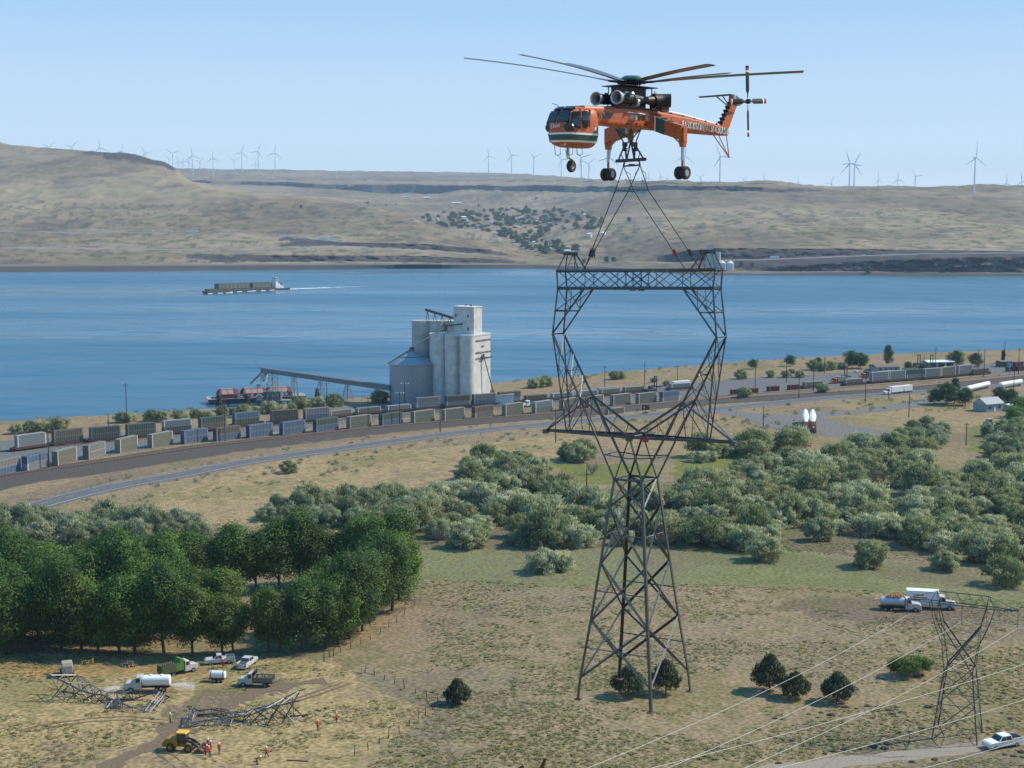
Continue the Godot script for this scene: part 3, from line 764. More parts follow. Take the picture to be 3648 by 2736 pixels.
func tree_proto(sd: int, tall: float, wide: float, bare: float, lobes: int, sprigs: int, size: float, tone: Color, called: String, category: String, group: String, stems := 1, pointed := 0.0, bark := Color(0.10, 0.08, 0.065), egg := 0.30) -> Node3D:
	var r := RandomNumberGenerator.new()
	r.seed = sd
	var root := proto(called, category, group)
	var wood := Shape.new()
	var crown := Shape.new()
	wood.col = bark
	var tips := []
	for k in lobes:
		var g := TAU * k * 0.382 + r.randf() * 0.7
		var up := pow((k + 0.6) / lobes, 0.85)
		var span := sqrt(maxf(0.05, 1.0 - pow(absf(up * 1.75 - 0.78), 2.4))) * (1.0 - pointed * up)
		var y := lerpf(bare, tall * 0.90, up)
		var out := wide * 0.5 * span * r.randf_range(0.3, 0.95)
		if k == lobes - 1: out *= 0.2
		var p := Vector3(cos(g) * out, y, sin(g) * out)
		var rad := Vector3(wide * egg * r.randf_range(0.75, 1.2), tall * 0.13 * r.randf_range(0.8, 1.3), wide * egg * r.randf_range(0.75, 1.2)) * lerpf(1.05, 0.85, up * (0.5 + pointed))
		tips.append(p)
		var shade := r.randf_range(0.72, 1.2)
		leaves(crown, r, p, rad, sprigs, size, Color(tone.r * shade, tone.g * shade, tone.b * shade), 0.3, 0.6 if stems == 3 else 0.0)
		# stray sprigs that break the outline
		leaves(crown, r, p + Vector3(0, rad.y * 0.25, 0), rad * 1.45, int(sprigs * 0.2), size * 0.9, Color(tone.r * shade, tone.g * shade, tone.b * shade), 0.3, 0.6 if stems == 3 else 0.0)
	for st in stems:
		var g := TAU * st / stems + r.randf()
		var lean := 0.0 if stems == 1 else wide * 0.16
		var top := Vector3(cos(g) * lean * 1.6, tall * 0.78, sin(g) * lean * 1.6)
		var foot := Vector3(cos(g) * lean * 0.25, -0.3, sin(g) * lean * 0.25)
		var mid := foot.lerp(top, 0.5) + Vector3(r.randfn(), 0, r.randfn()) * tall * 0.02
		limb(wood, [foot, mid, top], tall * (0.020 if stems == 1 else 0.013), tall * 0.004)
	for k in tips.size():
		if k % 2 == 0:
			var p: Vector3 = tips[k]
			var root_y: float = maxf(p.y * 0.55, bare * 0.5)
			limb(wood, [Vector3(p.x * 0.1, root_y, p.z * 0.1), p * Vector3(0.6, 0, 0.6) + Vector3(0, lerpf(root_y, p.y, 0.6), 0), p], tall * 0.008, tall * 0.003)
	part("trunk", wood, vmat("bark"), root)
	part("crown", crown, vmat("grove_leaves", 0.7, lin(0.45, 0.55, 0.22)) if called == "grove_tree" else vmat("foliage", 0.75, lin(0.75, 0.85, 0.45)), root)
	return root

func bare_proto(sd: int, tall: float, wide: float) -> Node3D:
	var r := RandomNumberGenerator.new()
	r.seed = sd
	var root := proto("bare_shrub", "shrub", "bare shrubs among the olive bushes")
	var wood := Shape.new()
	var twigs := Shape.new()
	for k in 9:
		var g := TAU * k / 9.0 + r.randf()
		var d := Vector3(cos(g) * wide * 0.5 * r.randf_range(0.4, 1), tall * r.randf_range(0.6, 1), sin(g) * wide * 0.5 * r.randf_range(0.4, 1))
		wood.col = Color(0.10, 0.08, 0.075)
		limb(wood, [Vector3(0, -0.2, 0), d * Vector3(0.4, 0.5, 0.4), d], 0.09, 0.02)
		for j in 42:
			var a := d * r.randf_range(0.35, 1.0) + Vector3(r.randfn(), r.randfn(), r.randfn()) * wide * 0.07
			var b := a + Vector3(r.randfn() * 0.5, r.randf_range(0.1, 0.9), r.randfn() * 0.5)
			twigs.col = Color(0.15, 0.125, 0.115) * r.randf_range(0.7, 1.2)
			twigs.tube(a, b, 0.028, 0.012, 3, false)
	part("stems", wood, vmat("bark"), root)
	part("twigs", twigs, vmat("bark"), root)
	return root

func juniper_proto(sd: int, tall: float, wide: float) -> Node3D:
	var r := RandomNumberGenerator.new()
	r.seed = sd
	var root := proto("juniper_tree", "tree", "dark junipers in the foreground field")
	var wood := Shape.new()
	var crown := Shape.new()
	wood.col = Color(0.11, 0.085, 0.065)
	limb(wood, [Vector3(0, -0.3, 0), Vector3(0.08, tall * 0.3, 0.05), Vector3(0, tall * 0.9, 0)], tall * 0.028, 0.02)
	for k in 60:
		var up := (k + 0.5) / 60.0
		var g := TAU * k * 0.382
		var w := wide * 0.5 * (0.5 + 0.9 * sin(PI * pow(up, 0.7))) * (1.15 - up * 0.82) * r.randf_range(0.75, 1.15)
		var p := Vector3(cos(g) * w * 0.72, lerpf(tall * 0.24, tall * 0.9, up), sin(g) * w * 0.72)
		var f := r.randf_range(0.75, 1.25)
		leaves(crown, r, p, Vector3(wide * 0.13, tall * 0.13, wide * 0.13), 95, 0.34, Color(0.070 * f, 0.092 * f, 0.040 * f), 0.35, 0.65)
		if k % 3 == 0: limb(wood, [Vector3(0, p.y * 0.75, 0), p], 0.05, 0.02)
	part("trunk", wood, vmat("bark"), root)
	part("crown", crown, vmat("needles", 0.8, lin(0.35, 0.42, 0.2)), root)
	return root

func scatter_stuff(called: String, label: String, category: String, shape: Shape, m: Material, xs: Array) -> void:
	var mm := MultiMesh.new()
	mm.transform_format = MultiMesh.TRANSFORM_3D
	mm.mesh = shape.mesh()
	mm.instance_count = xs.size()
	for k in xs.size(): mm.set_instance_transform(k, xs[k])
	var o := MultiMeshInstance3D.new()
	o.name = numbered(called)
	o.multimesh = mm
	o.material_override = m
	add_child(o)
	tag(o, label, category, "", "stuff")

func tuft(sd: int, tall: float, wide: float, blades: int, tone: Color) -> Shape:
	var r := RandomNumberGenerator.new()
	r.seed = sd
	var s := Shape.new()
	for k in blades:
		var g := r.randf() * TAU
		var q := Vector3(cos(g), 0, sin(g)) * wide * 0.35 * sqrt(r.randf())
		var lean := Vector3(r.randfn() * 0.3, 1, r.randfn() * 0.3).normalized() * tall * r.randf_range(0.5, 1.0) + q * 0.6
		var side := Vector3(-sin(g), 0, cos(g)) * wide * r.randf_range(0.08, 0.2)
		s.col = tone * r.randf_range(0.7, 1.3)
		var o := s.v.size()
		for p in [q - side - Vector3(0, 0.05, 0), q + lean * 0.6 + side * 0.3, q + lean, q + side - Vector3(0, 0.05, 0)]:
			s.vert(p, Vector3(side.z, 1.2, -side.x).normalized())
		s.tri(o, o + 1, o + 2)
		s.tri(o, o + 2, o + 3)
	return s

func bush(sd: int, tall: float, wide: float, sprigs: int, tone: Color) -> Shape:
	var r := RandomNumberGenerator.new()
	r.seed = sd
	var s := Shape.new()
	for k in 4:
		leaves(s, r, Vector3(r.randfn() * wide * 0.18, tall * 0.45, r.randfn() * wide * 0.18), Vector3(wide * 0.32, tall * 0.5, wide * 0.32), sprigs / 4, 0.3, tone * r.randf_range(0.85, 1.15), 0.3)
	return s

func vegetation() -> void:
	var r := RandomNumberGenerator.new()
	r.seed = 99
	# the dark grove on the left
	var grove := []
	var kinds := [[16.5, 9.4], [18.0, 8.4], [15.5, 9.0], [17.0, 10.2], [14.0, 8.6], [18.5, 9.4]]
	var greens := [Color(0.085, 0.155, 0.020), Color(0.068, 0.125, 0.020), Color(0.115, 0.18, 0.026), Color(0.055, 0.105, 0.018), Color(0.098, 0.155, 0.018), Color(0.075, 0.14, 0.022)]
	for k in kinds.size():
		grove.append(tree_proto(200 + k, kinds[k][0], kinds[k][1], 3.6, 34, 330, 0.40, greens[k], "grove_tree", "tree", "trees of the dark green grove", 1, 0.0, Color(0.10, 0.08, 0.065), 0.23))
	var front := gl([-103.4,-264.7,-98.1,-263.7,-94,-265,-89.4,-264.4,-85.7,-265.9,-81,-265.4,-76.9,-266.6,-72.6,-265.9,-68.1,-267.5,-62.7,-265.8,-58.3,-267,-53.5,-266.2,-49.1,-267.6,-44.9,-267.4,-41.2,-268.3,-37.7,-271.2,-34.5,-275.2])
	var middle := gl([-105.4,-274.4,-100.2,-275.7,-94.8,-274.9,-90,-276.8,-84.9,-275.9,-80.6,-277.7,-76.1,-280,-71,-279.2,-109.2,-287.9,-104.2,-289.5,-98.2,-287.6,-93.9,-290.1,-88.1,-288.6,-83.4,-290.8,-77.8,-289.9,-73,-292.3,-67.4,-289,-61.6,-286.5])
	var back := gl([-116.2,-300.1,-111.8,-301.6,-106.5,-302.5,-102,-304.9,-97.1,-306.3,-92.2,-307.7,-87.2,-309,-82.7,-311.2,-77.8,-312.3,-73.2,-314.4,-68.3,-316,-63.5,-317.6,-58.9,-319.3,-54.2,-320.5,-49.4,-321.9,-44.7,-323.4,-39.9,-324.9,-35.5,-324.3,-31.7,-322.9,-27.9,-320.2])
	var flank := gl([-33.2,-278.7,-30.7,-284.5,-28.3,-292,-26.5,-300.4,-24.9,-309.4,-28.9,-306.4,-31.9,-298.9,-34.7,-291,-37.6,-286.1,-40.8,-281.3])
	var n := 0
	for row in [[front, "front row"], [middle, "middle"], [back, "back row"], [flank, "right edge"]]:
		for k in row[0].size():
			var p: Vector3 = row[0][k]
			var size := r.randf_range(0.86, 1.08)
			if row[0] == front and k > 9: size *= 0.86
			if row[0] == back: size *= 1.02
			copy(grove[r.randi() % grove.size()], "tall dark green tree in the grove's %s, %s from the left" % [row[1], nth(k + 1)], p + Vector3(r.randf_range(-1.6, 1.6), 0, r.randf_range(-1.6, 1.6)), r.randf() * TAU, size).scale *= Vector3(r.randf_range(0.85, 1.2), r.randf_range(0.86, 1.12), r.randf_range(0.85, 1.2))
			n += 1
	# grey-green olive thickets
	var olives := []
	var tones := [Color(0.363, 0.386, 0.253), Color(0.275, 0.308, 0.178), Color(0.456, 0.470, 0.345), Color(0.222, 0.263, 0.144), Color(0.351, 0.370, 0.241), Color(0.304, 0.314, 0.178)]
	var words := ["soft grey-green", "dull green", "pale silvery", "dark green", "grey-green", "olive green"]
	var ov := [[6.0, 10.0], [6.8, 9.4], [5.6, 10.6], [7.2, 10.4], [5.2, 8.6], [6.4, 11.2]]
	for k in ov.size():
		olives.append(tree_proto(300 + k, ov[k][0], ov[k][1], 0.3, 30, 135, 0.5, tones[k], "olive_bush", "bush", "olive bushes of the thicket", 3, 0.0, Color(0.09, 0.075, 0.065), 0.145))
	var silver := []  # olive bushes like those of the thicket, in paler silvery tones
	for k in 3: silver.append(tree_proto(340 + k, [5.8, 6.6, 7.2][k], [9.5, 9.0, 10.5][k], 0.3, 30, 135, 0.5, [Color(0.36, 0.39, 0.29), Color(0.30, 0.335, 0.225), Color(0.25, 0.285, 0.18)][k], "silvery_olive_bush", "bush", "silvery bushes behind the grove", 3, 0.0, Color(0.09, 0.075, 0.065), 0.145))
	var belt := pl([-152,-388,-150,-383,-147,-391,-147,-378,-146,-372,-145,-386,-141,-393,-141,-382,-141,-376,-139,-371,-137,-386,-136,-395,-135,-373,-134,-383,-132,-378,-128,-388,-127,-370,-126,-378,-123,-393,-122,-381,-122,-388,-121,-373,-119,-384,-116,-369,-116,-375,-115,-393,-115,-388,-113,-382,-110,-372,-110,-393,-107,-376,-107,-383,-106,-369,-105,-387,-102,-382,-102,-378,-101,-368,-97,-382,-97,-376,-94,-386,-93,-371,-91,-367,-89,-382,-88,-377,-84,-367,-71,-400,-69,-406,-64,-394,-62,-414,-62,-402,-60,-407,-57,-391,-55,-413,-54,-407,-54,-397,-51,-390,-50,-418,-48,-400,-48,-410,-47,-396,-45,-419,-44,-390,-43,-402,-42,-394,-42,-410,-41,-386,-39,-399,-39,-419,-39,-414,-37,-407,-35,-423,-35,-384,-34,-391,-34,-396,-34,-415,-32,-406,-31,-419,-31,-402,-30,-426,-30,-385])
	for k in belt.size():
		copy(silver[k % 3], "%s bush in the belt behind the grove, %s from the left" % [["pale silvery", "silvery green", "grey-green"][k % 3], nth(k + 1)], on_ground(belt[k].x, belt[k].y), r.randf() * TAU, r.randf_range(0.7, 1.15)).scale *= Vector3(r.randf_range(0.85, 1.2), r.randf_range(0.75, 1.2), r.randf_range(0.85, 1.2))
	var lawn := pl([152,-542,154,-551,159,-556,160,-543,161,-549,163,-562,166,-541,167,-547,167,-578,167,-568,168,-553,171,-564,171,-558,172,-573,174,-582,176,-568,178,-576,181,-521,182,-585,183,-530,185,-516,189,-541,191,-522,191,-536,191,-554,192,-547,193,-529,193,-512,195,-568,197,-525,197,-539,197,-533,198,-551,199,-563,201,-572,201,-556,202,-547,204,-577,206,-563,209,-557,209,-568,210,-578,213,-584,215,-572,218,-580,220,-586])
	for k in lawn.size():
		copy(silver[k % 3], "%s bush near the lawn at the right, %s from the left" % [["pale silvery", "silvery green", "grey-green"][k % 3], nth(k + 1)], on_ground(lawn[k].x, lawn[k].y), r.randf() * TAU, r.randf_range(0.5, 1.0)).set_meta("group", "bushes near the right-hand lawn")
	var bare := [bare_proto(401, 4.6, 6.5), bare_proto(402, 4.0, 5.5)]
	var spots := pl([125,-349,135,-350,119,-352,127,-356,135,-356,62,-361,141,-363,115,-364,128,-364,41,-366,12,-366,-12,-366,57,-366,51,-368,134,-369,18,-369,30,-369,142,-369,63,-370,8,-370,122,-371,2,-371,110,-371,-20,-372,42,-373,70,-373,52,-374,84,-375,61,-375,115,-376,-10,-376,128,-378,12,-378,42,-378,-20,-379,147,-381,2,-381,96,-381,107,-381,67,-381,37,-382,62,-382,27,-382,102,-383,-13,-383,90,-384,118,-386,145,-387,30,-387,73,-387,150,-387,-20,-387,5,-388,110,-389,37,-389,-27,-389,125,-390,135,-390,15,-390,69,-391,23,-392,-9,-393,116,-393,89,-393,-24,-393,56,-394,77,-394,-17,-395,138,-395,103,-395,68,-396,44,-396,7,-397,35,-397,20,-397,126,-398,81,-399,-5,-399,146,-401,41,-401,131,-401,98,-401,86,-401,107,-402,59,-403,17,-403,10,-403,36,-404,54,-404,26,-404,3,-405,72,-405,-13,-405,-22,-406,88,-407,120,-408,102,-409,-26,-410,31,-410,60,-410,131,-411,126,-412,111,-412,93,-412,12,-413,158,-413,64,-413,4,-413,23,-414,78,-414,-19,-416,141,-416,72,-416,148,-416,-26,-416,53,-417,109,-417,-1,-418,132,-419,91,-419,120,-420,85,-420,19,-421,57,-421,102,-421,151,-421,28,-421,-9,-424,66,-424,-26,-424,125,-424,43,-424,76,-424,7,-425,136,-425,33,-425,-13,-427,16,-427,49,-427,144,-427,108,-428,41,-429,84,-429,58,-429,-22,-429,77,-430,-9,-430,128,-430,70,-431,122,-431,113,-431,138,-431,146,-433,-15,-433,158,-433,11,-433,66,-435,2,-435,103,-436,54,-436,138,-437,94,-437,72,-437,127,-438,16,-438,-8,-439,84,-439,156,-439,62,-440,163,-440,109,-441,76,-441,131,-442,70,-443,94,-443,137,-444,147,-445,100,-445,14,-446,75,-447,155,-447,-3,-447,141,-448,60,-448,111,-449,9,-449,106,-449,-15,-449,2,-450,65,-452,128,-452,96,-452,171,-452,101,-453,-3,-453,163,-455,74,-455,137,-456,175,-457,154,-457,113,-457,131,-457,167,-458,92,-459,2,-459,120,-460,108,-461,-14,-462,150,-462,162,-462,7,-463,67,-463,170,-463,114,-463,83,-463,179,-463,134,-464,102,-465,-6,-465,125,-465,119,-467,73,-468,158,-468,113,-468,-0,-469,82,-469,181,-470,105,-471,-14,-471,121,-472,93,-472,173,-472,99,-473,128,-473,161,-474,-1,-475,77,-476,176,-476,87,-478,98,-479,-9,-479,112,-479,136,-479,182,-479,107,-479,121,-480,0,-481,127,-481,81,-482,9,-483,164,-484,143,-485,-15,-486,122,-486,104,-487,1,-487,136,-488,93,-488,-11,-490,115,-492,175,-492,-3,-492,182,-493,3,-494,93,-495,146,-496,-10,-497,177,-497,118,-498,100,-498,-3,-499,182,-499,130,-499,135,-502,142,-504,107,-504,130,-505,150,-507,23,-508,69,-510,128,-510,145,-512,135,-512,74,-513,152,-516,124,-517,143,-519,91,-520,71,-522,150,-522,79,-522,88,-525,133,-527,92,-529,140,-529,107,-534,91,-535,102,-539,105,-543,112,-548])
	for k in spots.size():
		var p := on_ground(spots[k].x, spots[k].y)
		var v := r.randi() % olives.size()
		if k % 14 == 9:
			copy(bare[k % 2], "leafless purple-grey shrub standing among the olive bushes", p, r.randf() * TAU, r.randf_range(0.8, 1.1))
		else:
			var where: String = ["left of the lifted tower", "behind the lifted tower", "right of the lifted tower", "near the right edge"][clampi(int((p.x / -p.z + 0.07) / 0.11), 0, 3)]
			var deep: String = ["at the front of the thicket", "in the middle of the thicket", "at the back of the thicket"][clampi(int((-p.z - 340.0) / 55.0), 0, 2)]
			copy(olives[v], "%s olive bush %s, %s" % [words[v], deep, where], p, r.randf() * TAU, r.randf_range(0.65, 1.32)).scale *= Vector3(r.randf_range(0.85, 1.25), r.randf_range(0.75, 1.2), r.randf_range(0.85, 1.25))
	var single := [
		[gp(8.34,-336.75), 2, 0.98, "lone silvery olive bush on the open meadow left of the tower"],
		[gp(11.49,-338.13), 2, 0.8, "smaller half of the silvery olive bush on the open meadow"],
		[gp(-28.99,-418.55), 4, 0.85, "small round olive tree alone at the edge of the golden field"],
		[gp(63.79,-348.00), 0, 1.05, "large olive bush standing forward of the thicket right of the tower"],
		[gp(89.42,-343.67), 1, 1.0, "olive tree with drooping sides at the front edge of the thicket"],
		[gp(107.66,-341.17), 4, 0.9, "round-topped olive tree with a clear trunk on the meadow"],
		[gp(117.34,-325.88), 3, 1.0, "dark olive tree standing out at the right edge above the box truck"],
		[gp(26.71,-514.49), 3, 1.0, "wide dark olive bush by the yellow field behind the lifted tower"],
		[gp(20.22,-508.62), 1, 0.8, "small dark olive bush beside the yellow field"],
		[gp(-78.59,-487.49), 3, 0.62, "round dark bush on the slope just below the highway"],
		[gp(116.14,-697.00), 1, 0.85, "dark roadside bush beside the railway at the junction"],
		[gp(159.28,-714.20), 1, 0.75, "low green bush between the railway and the highway truck"],
	]
	for q in single:
		copy(olives[q[1]], q[3], q[0], r.randf() * TAU, q[2])
	for q in [[gp(-11.31,-448.55), 1.0, "bare grey tree at the edge of the golden field"], [gp(27.93,-481.00), 1.0, "bare grey shrub beside the first green meadow"], [gp(-98.13,-263.67), 0.9, "pale bare shrub at the left end of the grove"]]:
		copy(bare[0], q[2], q[0], r.randf() * TAU, q[1])
	# bushes on the river bank, left to right
	var bank := gl([-209.4,-586.6,-204.8,-590.5,-199.5,-588.9,-193.3,-592,-173.1,-618.7,-170.5,-623,-161.7,-623,-157.3,-620.4,-149.1,-623,-143.9,-633.4,-138.4,-631.7,-133.4,-638.8,-129,-642.4,-122.6,-636.1,-119.8,-645.2,-113.1,-647.9,-110.4,-651.7,-104.1,-657.3,-100.4,-664.1,-97.5,-667,-93.7,-669,-85.9,-670.9,-65.3,-683,-63.8,-689.3,11.4,-743.3,15.2,-748.2,18.3,-750.7,57.6,-781.6,61,-784.2,78.3,-768.4,83.5,-751.9,128.9,-784.2,146.7,-791,155.5,-791,162.8,-812.2,163.4,-791,179.7,-829.9,183.4,-823.9,189.7,-829.9,197.4,-834.4,336.2,-891.3])
	for k in bank.size():
		copy(olives[[0, 3, 1, 5, 4][k % 5]], "grey-green bush on the river bank, %s from the left" % nth(k + 1), bank[k], r.randf() * TAU, r.randf_range(0.5, 0.95)).set_meta("group", "bushes along the river bank")
	# junipers
	var jun := [juniper_proto(501, 6.6, 5.6), juniper_proto(502, 5.6, 6.2), juniper_proto(503, 4.6, 4.6)]
	copy(jun[2], "small round juniper alone in the middle of the dry field", gp(-9.44,-234.79), 0.4, 0.95)
	copy(jun[1], "dark juniper below the lifted tower, left of its pair", gp(20.48,-238.85), 1.0, 0.95)
	copy(jun[0], "dark juniper below the lifted tower, right of its pair", gp(27.29,-240.58), 2.0, 0.95)
	copy(jun[0], "tallest juniper of the three right of the lifted tower", gp(46.32,-243.78), 3.0, 1.05)
	copy(jun[1], "middle juniper of the three right of the lifted tower", gp(50.14,-240.20), 4.2, 0.85)
	copy(jun[1], "rightmost juniper of the three right of the lifted tower", gp(57.25,-238.22), 5.3, 0.93)
	var low := tree_proto(520, 3.4, 6.0, 1.2, 12, 240, 0.34, Color(0.10, 0.165, 0.045), "green_shrub", "shrub", "", 3, 0.0, Color(0.1, 0.08, 0.06), 0.25)
	copy(low, "low spreading bright green shrub right of the junipers", gp(72.65,-252.67), 0.3, 0.95)
	copy(low, "round bright green shrub touching the standing tower's left side", gp(76.23,-254.23), 2.1, 0.85)
	# ground cover
	var near_tufts := []
	var gold := []
	var sage := []
	var fd := noise(61, 0.02, 3)
	var fe := noise(62, 0.11, 2)
	var meadow: PackedVector2Array = pl([-28.4,-361.9,-1.8,-374.2,35.5,-364.9,57.4,-361.6,129.5,-346.7,145.2,-325.4,115.7,-309,70.3,-318.7,37.9,-320.7,5.1,-325.1,-23.4,-332.3])
	var golden: PackedVector2Array = pl([-120.8,-263.2,-72.1,-263.9,-50.2,-263.3,-33.7,-261.2,-25.1,-245.8,-16.8,-235.6,-13.6,-230.9,-17.4,-218.7,-22.7,-207.7,-25.3,-194.5,-91,-195.9])
	var track: Array = smooth_line(gl([-64.2,-195.4,-56.6,-215.4,-52.6,-229.7,-44.1,-243.5,-34.3,-249.6]), 3.0)
	var lane: Array = smooth_line(gl([27.6,-195.5,48.4,-206.4,66.8,-213,82.6,-217.9,100.2,-221.6]), 3.0)
	for k in 85000:
		var z := -lerpf(196.0, 372.0, pow(r.randf(), 1.25))
		var x := r.randf_range(-0.42, 0.46) * -z
		var p2 := Vector2(x, z)
		var d := fd.get_noise_2d(x, z * 1.5) + fe.get_noise_2d(x, z) * 0.5
		var in_gold := Geometry2D.is_point_in_polygon(p2, golden)
		if Geometry2D.is_point_in_polygon(p2, meadow): continue
		if z < -255 and x < -20 - (-z - 255) * 0.1 + 5 and not in_gold: continue
		if d < (0.08 if in_gold else -0.04) + r.randf_range(-0.1, 0.1): continue
		var skip := false
		for q in (track if x < 0 else lane):
			if absf(q.x - x) < 3.2 and absf(q.z - z) < 3.2: skip = true
		if skip: continue
		var sc := r.randf_range(0.35, 0.95) * (1.5 if r.randf() < 0.08 else 0.8)
		var t := Transform3D(Basis(Vector3.UP, r.randf() * TAU).scaled(Vector3(sc, sc * 0.8, sc)), on_ground(x, z))
		(gold if r.randf() < (0.45 if in_gold else 0.15) else near_tufts if r.randf() < 0.75 else sage).append(t)
	scatter_stuff("weeds", "green weeds dotted over the dry foreground field", "weeds", tuft(601, 0.30, 0.9, 16, Color(0.15, 0.175, 0.062)), vmat("grass_blades", 0.9, lin(0.6, 0.62, 0.3)), near_tufts)
	scatter_stuff("dry_grass", "dry yellow grass clumps in the foreground field", "grass", tuft(602, 0.28, 0.9, 16, Color(0.37, 0.285, 0.14)), M["grass_blades"], gold)
	scatter_stuff("weed_clumps", "grey-green weed clumps spread over the foreground field", "weeds", tuft(603, 0.28, 1.0, 16, Color(0.175, 0.17, 0.095)), M["grass_blades"], sage)
	var verge := []
	for k in 6000:
		var z := -r.randf_range(380.0, 900.0)
		var x := r.randf_range(-0.40, 0.42) * -z
		var q := z - on_line(HWY, x)
		var d := fd.get_noise_2d(x * 2.0, z * 2.0)
		var i := z - on_line(SHORE, x)
		if i < 10: continue
		var ok := (q > 9 and q < 70 and d > 0.0) or (q < -9 and q > -24 and d > -0.05) or (i < 45 and d > 0.02)
		if x > -150 and q < -24 and i > 45: ok = false
		if not ok: continue
		var sc := r.randf_range(0.5, 1.3)
		verge.append(Transform3D(Basis(Vector3.UP, r.randf() * TAU).scaled(Vector3(sc, sc * 0.85, sc)), on_ground(x, z)))
	scatter_stuff("sagebrush", "grey sagebrush scattered along the highway and the bank", "sagebrush", bush(610, 1.3, 2.4, 120, Color(0.23, 0.255, 0.17)), vmat("foliage"), verge)


# ---------------------------------------------------------------- helicopter
func ring_yz(x: float, cy: float, hw: float, hh: float, m: int, sq := 2.6) -> Array:
	# rounded-square section across the body, at x along it
	var r := []
	for k in m:
		var g := TAU * (k + 0.5) / m
		var c := cos(g)
		var s := sin(g)
		r.append(Vector3(x, cy + signf(s) * pow(absf(s), 2.0 / sq) * hh, signf(c) * pow(absf(c), 2.0 / sq) * hw))
	return r

func text_mesh(words: String, size: float, depth := 0.02, bold := true) -> TextMesh:
	var t := TextMesh.new()
	t.text = words
	var f := SystemFont.new()
	f.font_names = PackedStringArray(["Droid Sans"])
	if bold: f.font_weight = 700
	t.font = f
	t.font_size = 64
	t.pixel_size = size / 64.0
	t.depth = depth
	return t

func wheel(parent: Node3D, at: Vector3, rad: float, wide: float, axis := Vector3(0, 0, 1), rim_mat: Material = null) -> MeshInstance3D:
	# tyre with a rounded tread, rim as its own piece
	var up := Vector3.UP if absf(axis.y) < 0.9 else Vector3.RIGHT
	var bx := axis.cross(up).normalized()
	var b := Basis(bx, axis.normalized(), bx.cross(axis).normalized())
	var key := "wheel%.2f_%.2f" % [rad, wide]
	if not M.has(key):
		var t := Shape.new()
		t.lathe([Vector2(rad * 0.52, -wide * 0.46), Vector2(rad * 0.86, -wide * 0.5), Vector2(rad, -wide * 0.3), Vector2(rad, wide * 0.3), Vector2(rad * 0.86, wide * 0.5), Vector2(rad * 0.52, wide * 0.46)], 16)
		var h := Shape.new()
		h.lathe([Vector2(rad * 0.54, -wide * 0.42), Vector2(rad * 0.4, -wide * 0.3), Vector2(rad * 0.16, -wide * 0.44)], 12, Transform3D(), true)
		h.lathe([Vector2(rad * 0.16, wide * 0.44), Vector2(rad * 0.4, wide * 0.3), Vector2(rad * 0.54, wide * 0.42)], 12, Transform3D(), true)
		M[key] = [t.mesh(), h.mesh()]
	var xf := Transform3D(b, at)
	var o := part("wheel", M[key][0], mat("tyre_rubber", 0.025, 0.025, 0.026, 0.8), parent, xf)
	part("rim", M[key][1], rim_mat if rim_mat else mat("grey_rim", 0.35, 0.35, 0.36, 0.5, 0.3), o)
	return o

func blade(s: Shape, root: Vector3, tip: Vector3, chord: float, sag: float, thick := 0.10) -> void:
	var m := 9
	var d := (tip - root)
	var side := (d.cross(Vector3.UP).normalized() + Vector3.UP * 0.16).normalized()
	var rr := []
	for k in m + 1:
		var t := float(k) / m
		var c := root + d * t - Vector3.UP * sag * sin(PI * t)
		var w := chord * (0.35 if k == 0 else 1.0)
		var h := thick * (0.8 if k == 0 else 0.5)
		rr.append([c - side * w * 0.32, c - side * w * 0.1 + Vector3.UP * h, c + side * w * 0.25 + Vector3.UP * h * 0.7, c + side * w * 0.68, c + side * w * 0.25 - Vector3.UP * h * 0.4, c - side * w * 0.1 - Vector3.UP * h * 0.6])
	s.rings(rr, true, true, false)

